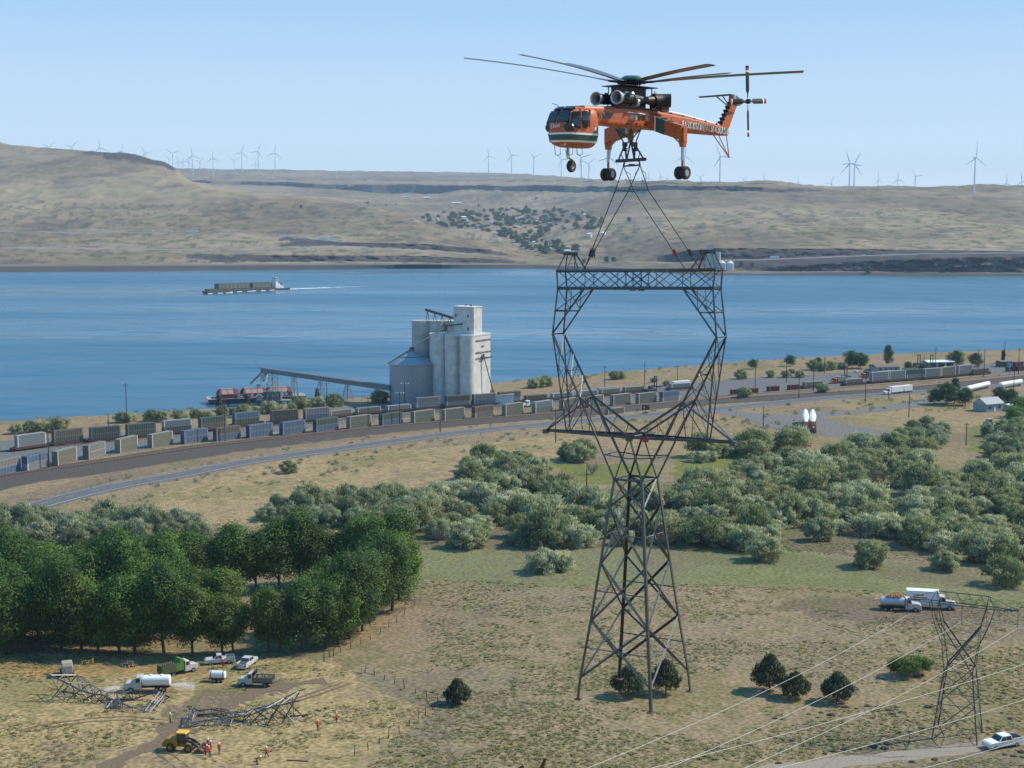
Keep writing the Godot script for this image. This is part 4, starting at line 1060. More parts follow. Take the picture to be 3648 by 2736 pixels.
func helicopter() -> void:
	var hub: Vector3 = Vector3(7.74,108.3,-92.58)
	var t := thing("helicopter", "orange twin-engine crane helicopter with open spine hovering above the tower", "helicopter")
	var f := deg_to_rad(49.0)
	var fwd := Vector3(-cos(f), 0, sin(f))
	# local axes: x forward, y up, z starboard; origin on the mast line, at the middle of the spine
	var b := Basis(fwd, Vector3.UP, fwd.cross(Vector3.UP))
	t.transform = Transform3D(b, hub - Vector3(0, 2.2, 0))
	var to_local := t.transform.affine_inverse()
	var orange := mat("orange_paint", 0.66, 0.145, 0.03, 0.38, 0.0, 0.25, 0.5)
	var green := mat("dark_green_paint", 0.05, 0.13, 0.11, 0.45, 0.0, 0.2, 0.8)
	var white := mat("white_paint", 0.78, 0.77, 0.72, 0.5)
	var black := mat("black_metal", 0.022, 0.022, 0.023, 0.55, 0.4)
	var steel := mat("bare_steel", 0.58, 0.58, 0.58, 0.38, 0.45)
	var dark := mat("sooty_metal", 0.075, 0.07, 0.065, 0.5, 0.6, 0.4, 1.5)
	var glass := mat("tinted_glass", 0.018, 0.024, 0.030, 0.08)
	glass.metallic_specular = 0.7
	# cabin: sections along x
	var cab := Shape.new()
	var secs := [[7.72, -1.10, 0.35, 0.42], [7.60, -1.06, 0.66, 0.74], [7.3, -0.98, 0.92, 1.02], [6.8, -0.88, 1.03, 1.20], [6.2, -0.83, 1.06, 1.26], [5.4, -0.81, 1.06, 1.28], [4.85, -0.81, 1.04, 1.28], [4.72, -0.81, 0.95, 1.18]]
	var rr := []
	for q in secs: rr.append(ring_yz(q[0], q[1], q[2], q[3], 28, 3.0))
	cab.rings(rr)
	var cabin := part("cabin", cab, orange, t)
	# dark stripe with white edges round the cabin, standing a little proud
	for st in [[-1.50, 0.34, green, 0.03, "stripe"], [-1.27, 0.12, white, 0.05, "stripe_edge"], [-1.73, 0.12, white, 0.05, "stripe_edge"]]:
		var s := Shape.new()
		var lo := []
		var hi := []
		for e in [[st[0] - st[1] * 0.5, lo], [st[0] + st[1] * 0.5, hi]]:
			for side in [-1.0, 1.0]:
				var row := []
				for q in secs:
					var yy: float = clampf((e[0] - q[1]) / q[3], -0.999, 0.999)
					var w: float = q[2] * pow(1.0 - pow(absf(yy), 3.0), 1.0 / 3.0)
					row.append(Vector3(q[0] + st[3] * (1.0 if q[0] > 7 else 0.0), e[0], side * (w + st[3])))
				if side < 0:
					row.reverse()
				e[1].append_array(row)
			# order: starboard... join port (reversed) and starboard round the nose
			var back: Array = e[1].slice(0, secs.size())
			var fore: Array = e[1].slice(secs.size())
			e[1].clear()
			e[1].append_array(back)
			e[1].append_array(fore)
		s.rings([lo, hi], false, false, true)
		part(st[4], s, st[2], cabin)
	# windows: front panes, chin bubbles, side bubble, door slots
	var panes := [
		["windscreen", [Vector3(7.66, -0.62, -0.06), Vector3(7.26, 0.08, -0.06), Vector3(7.20, 0.06, -0.70), Vector3(7.50, -0.60, -0.80)]],
		["windscreen", [Vector3(7.66, -0.62, 0.06), Vector3(7.26, 0.08, 0.06), Vector3(7.20, 0.06, 0.70), Vector3(7.50, -0.60, 0.80)]],
		["side_window", [Vector3(7.40, -0.66, -0.90), Vector3(7.12, 0.03, -0.82), Vector3(6.70, 0.06, -0.96), Vector3(6.74, -0.98, -1.10)]],
		["side_window", [Vector3(7.40, -0.66, 0.90), Vector3(7.12, 0.03, 0.82), Vector3(6.70, 0.06, 0.96), Vector3(6.74, -0.98, 1.10)]],
		["roof_window", [Vector3(7.16, 0.16, -0.08), Vector3(6.75, 0.32, -0.10), Vector3(6.72, 0.29, -0.70), Vector3(7.08, 0.14, -0.64)]],
		["roof_window", [Vector3(7.16, 0.16, 0.08), Vector3(6.75, 0.32, 0.10), Vector3(6.72, 0.29, 0.70), Vector3(7.08, 0.14, 0.64)]],
	]
	for q in panes:
		var s := Shape.new()
		var nn: Vector3 = ((q[1][2] - q[1][0]).cross(q[1][1] - q[1][0])).normalized()
		if nn.dot(Vector3(1, 0.2, q[1][2].z)) < 0: nn = -nn
		var lo := []
		var hi := []
		for p in q[1]:
			lo.append(p - nn * 0.25)
			hi.append(p + nn * 0.12)
		s.rings([lo, hi], true, true, false)
		part(q[0], s, glass, cabin)
	for side in [-1.0, 1.0]:
		var s := Shape.new()
		s.lathe([Vector2(0.001, -0.22), Vector2(0.26, -0.18), Vector2(0.4, -0.05), Vector2(0.42, 0.1), Vector2(0.3, 0.24), Vector2(0.001, 0.3)], 14, Transform3D(Basis().scaled(Vector3(0.95, 1.15, 0.8)), Vector3(7.30, -0.92, side * 0.74)))
		part("chin_window", s, glass, cabin)
		var s2 := Shape.new()
		s2.lathe([Vector2(0.001, -0.62), Vector2(0.28, -0.5), Vector2(0.40, -0.1), Vector2(0.40, 0.2), Vector2(0.26, 0.5), Vector2(0.001, 0.58)], 14, Transform3D(Basis().scaled(Vector3(0.95, 0.95, 0.9)), Vector3(6.15, -0.38, side * 0.95)))
		part("bubble_window", s2, glass, cabin)
		var fr := Shape.new()
		fr.box(Vector3(6.15, 0.22, side * 0.98), Vector3(1.0, 0.08, 0.14))
		fr.box(Vector3(5.70, -0.3, side * 1.03), Vector3(0.08, 1.0, 0.14))
		fr.box(Vector3(6.60, -0.3, side * 1.01), Vector3(0.08, 1.0, 0.12))
		part("window_frame", fr, orange, cabin)
		for y in [-0.95, -1.2]:
			var w := Shape.new()
			w.box(Vector3(5.15, y + 0.02, side * 1.055), Vector3(0.16, 0.2, 0.03))
			part("door_slot", w, white if y == -0.95 else glass, cabin)
	var lamp := Shape.new()
	for z in [-0.18, 0.06]:
		lamp.lathe([Vector2(0.08, 0), Vector2(0.1, 0.06), Vector2(0.001, 0.09)], 10, Transform3D(Basis(Vector3.BACK, -PI / 2), Vector3(7.32, -1.9, z - 0.25)))
	part("landing_lights", lamp, steel, cabin)
	var nose_name := part("nose_lettering", text_mesh("Elvis", 0.34, 0.03, false), white, cabin)
	nose_name.transform = Transform3D(Basis(Vector3(-0.18, 0.12, -1).normalized(), Vector3(-0.1, 1, 0.1).normalized(), Vector3(1, 0.1, -0.18).normalized()), Vector3(7.86, -0.82, -0.05))
	# bumper hoops and aerials under the cabin
	for q in [[7.0, -0.5], [6.9, 0.55], [6.2, -0.62]]:
		var s := Shape.new()
		s.path([Vector3(q[0], -1.9, q[1] - 0.22), Vector3(q[0] - 0.05, -2.5, q[1] - 0.2), Vector3(q[0] - 0.05, -2.56, q[1]), Vector3(q[0] - 0.05, -2.5, q[1] + 0.2), Vector3(q[0], -1.9, q[1] + 0.22)], 0.022)
		part("hoop", s, black, t)
	var ant := Shape.new()
	ant.path([Vector3(6.9, 0.30, 0.3), Vector3(7.3, 0.50, 0.3), Vector3(7.7, 0.55, 0.32)], 0.02)
	ant.path([Vector3(6.3, -2.1, 0.3), Vector3(5.9, -2.75, 0.4)], 0.012)
	part("aerial", ant, black, t)
	# spine and tail boom
	var spine := Shape.new()
	spine.rings([ring_yz(5.6, -0.02, 0.62, 0.54, 20, 5.0), ring_yz(4.0, 0.0, 0.66, 0.55, 20, 6.0), ring_yz(1.6, 0.02, 0.72, 0.62, 20, 7.0), ring_yz(-2.2, 0.0, 0.74, 0.62, 20, 7.0)], true, true, true)
	part("spine", spine, orange, t)
	var boom := Shape.new()
	boom.rings([ring_yz(-2.2, -0.02, 0.72, 0.60, 20, 6.0), ring_yz(-6.0, -0.14, 0.58, 0.50, 20, 6.0), ring_yz(-9.6, -0.30, 0.44, 0.36, 20, 5.0), ring_yz(-11.2, -0.38, 0.36, 0.26, 20, 4.0)], true, true, true)
	var bo := part("tail_boom", boom, orange, t)
	var words := part("boom_lettering", text_mesh("ERICKSON AIR-CRANE", 0.62, 0.025), white, bo)
	# port side faces -z; text runs towards the tail as seen from port
	words.transform = Transform3D(Basis(Vector3(-1, -0.04, 0.055).normalized(), Vector3(-0.04, 1, 0), Vector3(0, 0, -1)), Vector3(-8.0, -0.26, -0.545))
	var words2 := part("lettering_core", text_mesh("ERICKSON AIR-CRANE", 0.62, 0.02, false), mat("grey_letters", 0.16, 0.12, 0.10, 0.6), bo)
	words2.transform = Transform3D(words.transform.basis, words.position + Vector3(0, 0, -0.02))
	var reg := part("registration", text_mesh("N179AC", 0.55, 0.02), mat("grey_letters", 0.16, 0.12, 0.10, 0.6), t)
	reg.transform = Transform3D(Basis(Vector3(-1, 0, 0.02).normalized(), Vector3.UP, Vector3(0, 0, -1)), Vector3(3.4, 0.0, -0.695))
	# louvres, pipes and fittings on the spine's side
	for k in 6:
		var lv := Shape.new()
		for j in 4: lv.box(Vector3(0.95 - k * 0.42, 0.12 - j * 0.07, -0.745), Vector3(0.30, 0.035, 0.03))
		part("louvre", lv, white if k != 2 and k != 3 else dark, t)
	var pipes := Shape.new()
	pipes.path([Vector3(1.6, 0.30, -0.78), Vector3(0.2, 0.28, -0.8), Vector3(-1.4, 0.2, -0.8)], 0.05)
	pipes.box(Vector3(-1.2, 0.24, -0.82), Vector3(0.3, 0.12, 0.1))
	part("pipe", pipes, steel, t)
	for k in 7:
		var ft := Shape.new()
		ft.box(Vector3(1.4 - k * 0.5, -0.42 + 0.02 * (k % 3), -0.75), Vector3(0.18, 0.12, 0.06))
		part("fitting", ft, orange if k % 2 else dark, t)
	for x in [-3.6, -5.2, -6.6, -8.9]:
		var seam := Shape.new()
		seam.rings([ring_yz(x, -0.06 - 0.035 * (-x - 2.2), 0.735 - 0.038 * (-x - 2.2), 0.61 - 0.03 * (-x - 2.2), 20, 6.0), ring_yz(x - 0.03, -0.06 - 0.035 * (-x - 2.2), 0.735 - 0.038 * (-x - 2.2), 0.61 - 0.03 * (-x - 2.2), 20, 6.0)], true, false, true)
		part("panel_seam", seam, dark, bo)
	# drive shaft cover along the boom top
	var shaft := Shape.new()
	shaft.path([Vector3(-2.3, 0.78, 0), Vector3(-6.0, 0.52, 0), Vector3(-10.9, 0.02, 0)], 0.10, 8)
	part("drive_shaft", shaft, steel, t)
	for k in 6:
		var br := Shape.new()
		br.box(Vector3(-3.0 - k * 1.4, 0.62 - k * 0.105, 0), Vector3(0.16, 0.2, 0.26))
		part("shaft_bracket", br, dark, t)
	# tail pylon, gearbox, stabiliser, tail bumper
	var py := Shape.new()
	py.slab([Vector2(-10.3, -0.25), Vector2(-11.3, -0.45), Vector2(-12.55, 1.55), Vector2(-12.6, 2.25), Vector2(-11.95, 2.25), Vector2(-11.85, 1.7)], -0.16, 0.16, 0.05)
	var pylon := part("tail_pylon", py, orange, t)
	for k in 6:
		var rib := Shape.new()
		rib.box(Vector3(-10.62 - k * 0.23, 0.25 + k * 0.28, 0), Vector3(0.22, 0.10, 0.36), Basis(Vector3.BACK, 0.9))
		part("rib", rib, black, pylon)
	var gb := Shape.new()
	gb.slab([Vector2(-11.85, 1.65), Vector2(-12.9, 1.55), Vector2(-13.35, 1.75), Vector2(-13.35, 2.0), Vector2(-12.0, 2.3)], -0.22, 0.2, 0.06)
	part("gearbox_cover", gb, mat("grey_paint", 0.34, 0.35, 0.35, 0.5), t)
	var stab := Shape.new()
	stab.rings([[Vector3(-12.55, 2.28, 0.1), Vector3(-12.1, 2.36, 0.1), Vector3(-11.6, 2.30, 0.1), Vector3(-12.1, 2.22, 0.1)], [Vector3(-12.6, 2.26, 2.7), Vector3(-12.1, 2.33, 2.7), Vector3(-11.75, 2.27, 2.7), Vector3(-12.1, 2.2, 2.7)]], true, true, false)
	part("stabiliser", stab, green, t)
	var strut := Shape.new()
	strut.tube(Vector3(-12.1, 2.22, 1.3), Vector3(-11.9, 1.45, 0.16), 0.04)
	strut.tube(Vector3(-12.3, 2.22, 0.9), Vector3(-12.1, 1.45, 0.16), 0.04)
	part("stabiliser_strut", strut, black, t)
	for q in [[Vector3(-9.7, -0.6, 0), 0.04], [Vector3(-10.8, -0.58, 0.25), 0.035], [Vector3(-11.0, -0.5, -0.25), 0.035]]:
		var s := Shape.new()
		s.tube(q[0], Vector3(-11.85, -2.15, 0), q[1])
		part("tail_bumper_strut", s, orange, t)
	# tail rotor, port side
	var trc := Vector3(-13.2, 1.85, -0.62)
	var th := Shape.new()
	th.lathe([Vector2(0.16, -0.2), Vector2(0.2, 0), Vector2(0.1, 0.2)], 10, Transform3D(Basis(Vector3.RIGHT, PI / 2), trc), true)
	th.tube(trc, trc + Vector3(0, 0, 0.6), 0.1)
	var tail_hub := part("tail_rotor_hub", th, dark, t)
	for k in 4:
		var g := deg_to_rad(4.0 + k * 90.0)
		var d := Vector3(sin(g), cos(g), 0)
		var s := Shape.new()
		var sd := Vector3(cos(g), -sin(g), 0.15).normalized()
		var rot := []
		for q in [[0.25, 0.06], [0.55, 0.06], [0.75, 0.19], [2.5, 0.19]]:
			var c: Vector3 = trc + d * q[0]
			rot.append([c - sd * q[1], c + Vector3(0, 0, -0.03), c + sd * q[1], c + Vector3(0, 0, 0.03)])
		s.rings(rot, true, true, false)
		var tb := part("tail_rotor_blade", s, black, t)
		var tp := Shape.new()
		for e in [[2.18, 2.32, mat("red_paint", 0.45, 0.05, 0.03, 0.5)], [2.05, 2.18, white]]:
			var bnd := Shape.new()
			var c0: Vector3 = trc + d * e[0]
			var c1: Vector3 = trc + d * e[1]
			bnd.rings([[c0 - sd * 0.195, c0 + Vector3(0, 0, -0.036), c0 + sd * 0.195, c0 + Vector3(0, 0, 0.036)], [c1 - sd * 0.195, c1 + Vector3(0, 0, -0.036), c1 + sd * 0.195, c1 + Vector3(0, 0, 0.036)]], true, true, false)
			part("tip_band", bnd, e[2], tb)
	# engines with polished intakes
	for z in [-0.86, 0.78]:
		var e := Shape.new()
		var xf := Transform3D(Basis(Vector3.BACK, PI / 2), Vector3(0, 1.16, z))
		e.lathe([Vector2(0.30, -2.5), Vector2(0.36, -2.2), Vector2(0.24, -1.4), Vector2(0.26, -0.6), Vector2(0.30, 0.2), Vector2(0.34, 1.0), Vector2(0.34, 1.5)], 18, Transform3D(Basis(Vector3.BACK, -PI / 2), Vector3(0.9, 1.16, z)))
		var en := part("engine", e, dark, t)
		var lip := Shape.new()
		lip.lathe([Vector2(0.34, 1.5), Vector2(0.42, 1.72), Vector2(0.45, 1.86), Vector2(0.42, 1.92), Vector2(0.36, 1.86), Vector2(0.30, 1.5), Vector2(0.29, 1.0)], 22, Transform3D(Basis(Vector3.BACK, -PI / 2), Vector3(0.9, 1.16, z)))
		part("intake_ring", lip, steel, en)
		var cone := Shape.new()
		cone.lathe([Vector2(0.29, 1.0), Vector2(0.16, 1.25), Vector2(0.11, 1.55), Vector2(0.001, 1.66)], 14, Transform3D(Basis(Vector3.BACK, -PI / 2), Vector3(0.9, 1.16, z)))
		part("intake_cone", cone, dark, en)
		var acc := Shape.new()
		for k in 9:
			var g := 0.7 * k
			acc.box(Vector3(2.0 - k * 0.22, 1.16 + sin(g) * 0.36, z + cos(g) * 0.36), Vector3(0.2, 0.16, 0.16), Basis(Vector3.RIGHT, g))
		part("accessories", acc, steel if z < 0 else dark, en)
		var ex := Shape.new()
		var side := signf(z)
		ex.path([Vector3(-1.2, 1.14, z), Vector3(-1.7, 1.2, z + side * 0.1), Vector3(-2.1, 1.22, z + side * 0.3), Vector3(-2.35, 1.22, z + side * 0.62)], 0.44, 14)
		part("exhaust", ex, black, en)
	var deck := Shape.new()
	deck.box(Vector3(0.2, 0.62, 0), Vector3(4.6, 0.1, 1.5))
	deck.box(Vector3(0.3, 1.3, 0), Vector3(2.9, 1.3, 0.66))
	deck.box(Vector3(0.15, 2.0, 0), Vector3(3.6, 0.05, 1.9))
	for q in [[1.6, -0.7], [-1.3, -0.7], [1.6, 0.7], [-1.3, 0.7]]: deck.tube(Vector3(q[0], 0.6, q[1]), Vector3(q[0] * 0.9, 2.0, q[1] * 1.1), 0.04)
	part("gearbox_deck", deck, dark, t)
	var cool := Shape.new()
	cool.box(Vector3(-3.15, 0.98, 0), Vector3(0.85, 0.75, 1.0))
	for k in 10: cool.box(Vector3(-2.8 - (k % 5) * 0.17, 1.0 + (k / 5) * 0.3, -0.55), Vector3(0.1, 0.22, 0.12))
	part("oil_cooler", cool, mat("brown_machinery", 0.15, 0.075, 0.045, 0.6, 0.3, 0.5, 2.0), t)
	var can := Shape.new()
	can.lathe([Vector2(0.18, 1.3), Vector2(0.18, 1.78), Vector2(0.03, 1.8), Vector2(0.03, 1.95)], 12, Transform3D(Basis(), Vector3(-2.75, 0, 0.1)), true)
	part("oil_tank", can, orange, t)
	# main rotor
	var mast := Shape.new()
	mast.tube(Vector3(0, 1.5, 0), Vector3(0, 2.3, 0), 0.22, 0.2, 12)
	mast.lathe([Vector2(0.55, 1.98), Vector2(0.6, 2.05), Vector2(0.3, 2.12), Vector2(0.5, 2.24), Vector2(0.5, 2.34), Vector2(0.2, 2.4)], 18, Transform3D(), true)
	for k in 12:
		var g := TAU * k / 12.0
		mast.tube(Vector3(cos(g) * 0.5, 2.0, sin(g) * 0.5), Vector3(cos(g + 0.2) * 0.62, 2.3, sin(g + 0.2) * 0.62), 0.03, 0.03, 5)
	part("rotor_mast", mast, black, t)
	var cap := Shape.new()
	cap.lathe([Vector2(0.60, 2.40), Vector2(0.70, 2.46), Vector2(0.70, 2.58), Vector2(0.5, 2.72), Vector2(0.001, 2.76)], 20)
	part("rotor_cap", cap, mat("teal_paint", 0.035, 0.12, 0.10, 0.4), t)
	var tips := [Vector3(-3.14,110.09,-93.8), Vector3(0.62,109.19,-83.92), Vector3(3.71,110.67,-102.84), Vector3(11.58,108.48,-82.53), Vector3(15.33,109.87,-101.74), Vector3(18.66,108.98,-91.65)]
	var mid := to_local * hub + Vector3(0, 0.1, 0)
	for k in 6:
		var tip: Vector3 = to_local * tips[k]
		var d := tip - mid
		var flat := Vector3(d.x, 0, d.z).normalized()
		var cuff := Shape.new()
		cuff.tube(mid + flat * 0.3, mid + flat * 1.5 + Vector3(0, d.y * 0.08, 0), 0.10, 0.07, 8)
		cuff.box(mid + flat * 0.75 + Vector3(0, 0.02, 0), Vector3(0.3, 0.22, 0.3), Basis(flat, Vector3.UP, flat.cross(Vector3.UP)))
		var s := Shape.new()
		blade(s, mid + flat * 1.4 + Vector3(0, d.y * 0.075, 0), tip, 0.62, -0.12 if k < 3 else -0.05)
		var bl := part("rotor_blade", s, mat("blade_grey", 0.13, 0.13, 0.125, 0.3), t)
		part("blade_cuff", cuff, black, bl)
	# landing gear
	for side in [-1.0, 1.0]:
		var o := Node3D.new()
		var arm := Shape.new()
		var z0: float = side * 0.7
		var z1: float = side * 3.0
		var x0 := -1.55
		var sec := func(x: float, yt: float, yb: float, z: float, w: float): return [Vector3(x - w, yb, z), Vector3(x - w, yt, z), Vector3(x + w, yt, z), Vector3(x + w, yb, z)]
		arm.rings([sec.call(x0, 0.45, -0.62, z0, 0.55), sec.call(x0, -0.02, -0.92, side * 1.5, 0.48), sec.call(x0, -0.5, -1.45, z1 + side * 0.1, 0.34)], true, true, false)
		var leg := part("gear_arm", arm, orange, t)
		var pan := Shape.new()
		pan.rings([sec.call(x0, 0.13, -0.83, side * 1.22, 0.53), sec.call(x0, -0.12, -1.06, side * 1.86, 0.465)], true, true, false)
		part("green_panel", pan, green, leg)
		var edge := Shape.new()
		edge.rings([sec.call(x0, 0.19, -0.80, side * 1.12, 0.535), sec.call(x0, 0.135, -0.835, side * 1.215, 0.535)], true, true, false)
		part("white_edge", edge, white, leg)
		for k in 3:
			var stp := Shape.new()
			stp.box(Vector3(x0, 0.27 - k * 0.22, side * (1.0 + k * 0.54)), Vector3(0.5, 0.04, 0.14), Basis(Vector3.RIGHT, side * 0.38))
			part("step", stp, black, leg)
		var col := Shape.new()
		col.rings([ring_box(x0, -0.6, z1, 0.2), ring_box(x0, -1.45, z1, 0.2), ring_box(x0, -1.85, z1, 0.15)], true, true, false)
		part("gear_column", col, orange, leg)
		var oleo := Shape.new()
		oleo.tube(Vector3(x0, -1.85, z1), Vector3(x0, -2.7, z1), 0.11, 0.11, 10)
		oleo.tube(Vector3(x0 - 0.18, -1.85, z1), Vector3(x0 - 0.12, -2.55, z1), 0.04)
		oleo.tube(Vector3(x0, -1.8, z1), Vector3(x0, -1.2, side * 2.3), 0.05)
		part("oleo_strut", oleo, steel, leg)
		var shin := Shape.new()
		shin.tube(Vector3(x0, -2.6, z1), Vector3(x0, -3.5, z1), 0.085, 0.085, 8)
		shin.tube(Vector3(x0, -3.5, z1 - 0.3), Vector3(x0, -3.5, z1 + 0.3), 0.08)
		part("gear_shin", shin, orange, leg)
		for w in [-0.24, 0.24]:
			wheel(leg, Vector3(x0, -3.5, z1 + w), 0.43, 0.34)
	var ng := Shape.new()
	ng.tube(Vector3(6.55, -1.95, 0), Vector3(6.5, -2.75, 0), 0.1, 0.09, 8)
	ng.tube(Vector3(6.62, -2.2, 0.12), Vector3(6.45, -2.8, 0.1), 0.03)
	var nose := part("nose_gear", ng, steel, t)
	var fork := Shape.new()
	fork.path([Vector3(6.5, -2.7, 0), Vector3(6.35, -2.85, -0.2), Vector3(6.2, -3.2, -0.2)], 0.06)
	part("fork", fork, orange, nose)
	wheel(nose, Vector3(6.2, -3.2, 0), 0.38, 0.26)
	var hoistlink := Shape.new()
	hoistlink.tube(Vector3(0, -0.6, 0), Vector3(0, -1.1, 0), 0.03)
	part("hoist_cable", hoistlink, black, t)

func ring_box(x: float, y: float, z: float, w: float) -> Array:
	return [Vector3(x - w, y, z - w), Vector3(x - w, y, z + w), Vector3(x + w, y, z + w), Vector3(x + w, y, z - w)]


# ---------------------------------------------------------------- steel lattice towers, rig, conductors
var angle_iron: ArrayMesh

func unit_angle() -> ArrayMesh:
	# one length of angle iron, 1 m long and 1 wide; stretched for every member
	if angle_iron == null:
		var s := Shape.new()
		var sec := [Vector2(-0.5, -0.5), Vector2(0.5, -0.5), Vector2(0.5, -0.34), Vector2(-0.34, -0.34), Vector2(-0.34, 0.5), Vector2(-0.5, 0.5)]
		var lo := []
		var hi := []
		for q in sec:
			lo.append(Vector3(q.x, 0, q.y))
			hi.append(Vector3(q.x, 1, q.y))
		s.rings([hi, lo], true, false, false)
		angle_iron = s.mesh()
	return angle_iron

func bar(parent: Node3D, called: String, a: Vector3, b: Vector3, w: float, m: Material) -> void:
	var d := b - a
	var y := d.normalized()
	var out := Vector3(a.x + b.x, 0, a.z + b.z)
	if out.length() < 0.1: out = Vector3(0.3, 0, 1)
	out = out - y * out.dot(y)
	if out.length() < 0.05: out = Vector3(0, 0, 1) - y * y.z
	var x := out.normalized().rotated(y, -0.75 * PI)
	var z := x.cross(y)
	part(called, unit_angle(), m, parent, Transform3D(Basis(x * w, d, z * w), a))

func plate(parent: Node3D, called: String, at: Vector3, size: Vector3, m: Material, b := Basis()) -> void:
	var s := Shape.new()
	s.box(at, size, b)
	part(called, s, m, parent)

func window_tower(t: Node3D, m: Material, warp: Callable, thin := 1.0) -> void:
	# waisted tower with an open window: legs, X braces, side arms, top beam
	var P := warp
	var ys := [0.0, 1.47, 5.26, 9.06, 12.85, 14.67]
	var hs := [2.853, 2.726, 2.21, 1.74, 1.287, 1.06]
	var cs := [Vector2(-1, -1), Vector2(1, -1), Vector2(1, 1), Vector2(-1, 1)]
	var at := func(k: int, c: int) -> Vector3: return Vector3(cs[c].x * hs[k], ys[k], cs[c].y * hs[k])
	for c in 4:
		for k in 5: bar(t, "leg", P.call(at.call(k, c)), P.call(at.call(k + 1, c)), 0.19 * thin, m)
		var d := (c + 1) % 4
		for k in range(1, 5):
			if k == 4:
				bar(t, "brace", P.call(at.call(4, c)), P.call(at.call(5, d)), 0.11 * thin, m)
				bar(t, "brace", P.call(at.call(4, d)), P.call(at.call(5, c)), 0.11 * thin, m)
			else:
				bar(t, "brace", P.call(at.call(k, c)), P.call(at.call(k + 1, d)), 0.14 * thin, m)
				bar(t, "brace", P.call(at.call(k, d)), P.call(at.call(k + 1, c)), 0.12 * thin, m)
				var mc: Vector3 = at.call(k, c).lerp(at.call(k + 1, c), 0.52)
				var md: Vector3 = at.call(k, d).lerp(at.call(k + 1, d), 0.52)
				var cross := (mc + md) * 0.5
				bar(t, "strut", P.call(mc), P.call(cross), 0.055 * thin, m)
				bar(t, "strut", P.call(md), P.call(cross), 0.055 * thin, m)
		bar(t, "waist_ring", P.call(at.call(5, c)), P.call(at.call(5, d)), 0.11 * thin, m)
	bar(t, "waist_ring", P.call(at.call(5, 0)), P.call(at.call(5, 2)), 0.07 * thin, m)
	var ya := 17.52
	for sx in [-1.0, 1.0]:
		var tip := Vector3(sx * 7.35, ya, 0)
		for sz in [-1.0, 1.0]:
			var w0 := Vector3(sx * 1.06, 14.67, sz * 1.06)
			var node := Vector3(sx * 4.02, 19.98, sz * 0.86)
			var bend := Vector3(sx * 6.38, 24.22, sz * 0.72)
			var cen := Vector3(0, ya, sz * 0.95)
			var on := Vector3(sx * 5.5, ya, sz * 0.25)
			var mid := Vector3(sx * 2.65, ya, sz * 0.62)
			bar(t, "arm_leg", P.call(w0), P.call(node), 0.16 * thin, m)
			bar(t, "arm_leg", P.call(node), P.call(bend), 0.16 * thin, m)
			bar(t, "outer_leg", P.call(on), P.call(bend), 0.10 * thin, m)
			bar(t, "crossarm_chord", P.call(cen), P.call(tip), 0.15 * thin, m)
			bar(t, "tie", P.call(node), P.call(tip), 0.12 * thin, m)
			bar(t, "tie", P.call(node), P.call(cen), 0.15 * thin, m)
			bar(t, "brace", P.call(cen), P.call(w0), 0.10 * thin, m)
			bar(t, "brace", P.call(mid), P.call(node), 0.07 * thin, m)
			bar(t, "brace", P.call(on), P.call(node), 0.07 * thin, m)
			bar(t, "brace", P.call(Vector3(sx * 4.05, ya, sz * 0.43)), P.call(node), 0.06 * thin, m)
			bar(t, "brace", P.call(mid), P.call(node.lerp(cen, 0.5)), 0.05 * thin, m)
			bar(t, "brace", P.call(Vector3(sx * 1.3, ya, sz * 0.78)), P.call(node.lerp(cen, 0.72)), 0.05 * thin, m)
			# lacing between the arm's inner and outer legs
			for k in 4:
				var u := k / 4.0
				var v := (k + 1) / 4.0
				bar(t, "lacing", P.call(on.lerp(bend, 0.2 + 0.75 * u)), P.call(node.lerp(bend, v)), 0.055 * thin, m)
				bar(t, "lacing", P.call(on.lerp(bend, 0.2 + 0.75 * v)), P.call(node.lerp(bend, v)), 0.05 * thin, m)
			# above the bend
			var lo := Vector3(sx * 6.03, 27.32, sz * 0.6)
			var up := Vector3(sx * 6.15, 28.49, sz * 0.55)
			var inn := Vector3(sx * 3.8, 27.32, sz * 0.6)
			bar(t, "outer_leg", P.call(bend), P.call(lo), 0.12 * thin, m)
			bar(t, "outer_leg", P.call(lo), P.call(up), 0.12 * thin, m)
			bar(t, "arm_leg", P.call(bend), P.call(inn), 0.13 * thin, m)
			bar(t, "brace", P.call(bend.lerp(lo, 0.5)), P.call(inn), 0.07 * thin, m)
			bar(t, "brace", P.call(bend.lerp(lo, 0.5)), P.call(bend.lerp(inn, 0.5)), 0.06 * thin, m)
			bar(t, "brace", P.call(lo), P.call(bend.lerp(inn, 0.55)), 0.06 * thin, m)
			bar(t, "brace", P.call(Vector3(sx * 4.9, 27.32, sz * 0.6)), P.call(bend.lerp(inn, 0.55)), 0.05 * thin, m)
			# horn on top
			var pk := Vector3(sx * 5.36, 29.63, sz * 0.14)
			bar(t, "horn_leg", P.call(up), P.call(pk + Vector3(sx * 0.35, 0, 0)), 0.09 * thin, m)
			bar(t, "horn_leg", P.call(Vector3(sx * 4.35, 28.49, sz * 0.55)), P.call(pk - Vector3(sx * 0.35, 0, 0)), 0.12 * thin, m)
			bar(t, "horn_leg", P.call(Vector3(sx * 5.4, 28.49, sz * 0.55)), P.call(pk - Vector3(sx * 0.3, 0, 0)), 0.06 * thin, m)
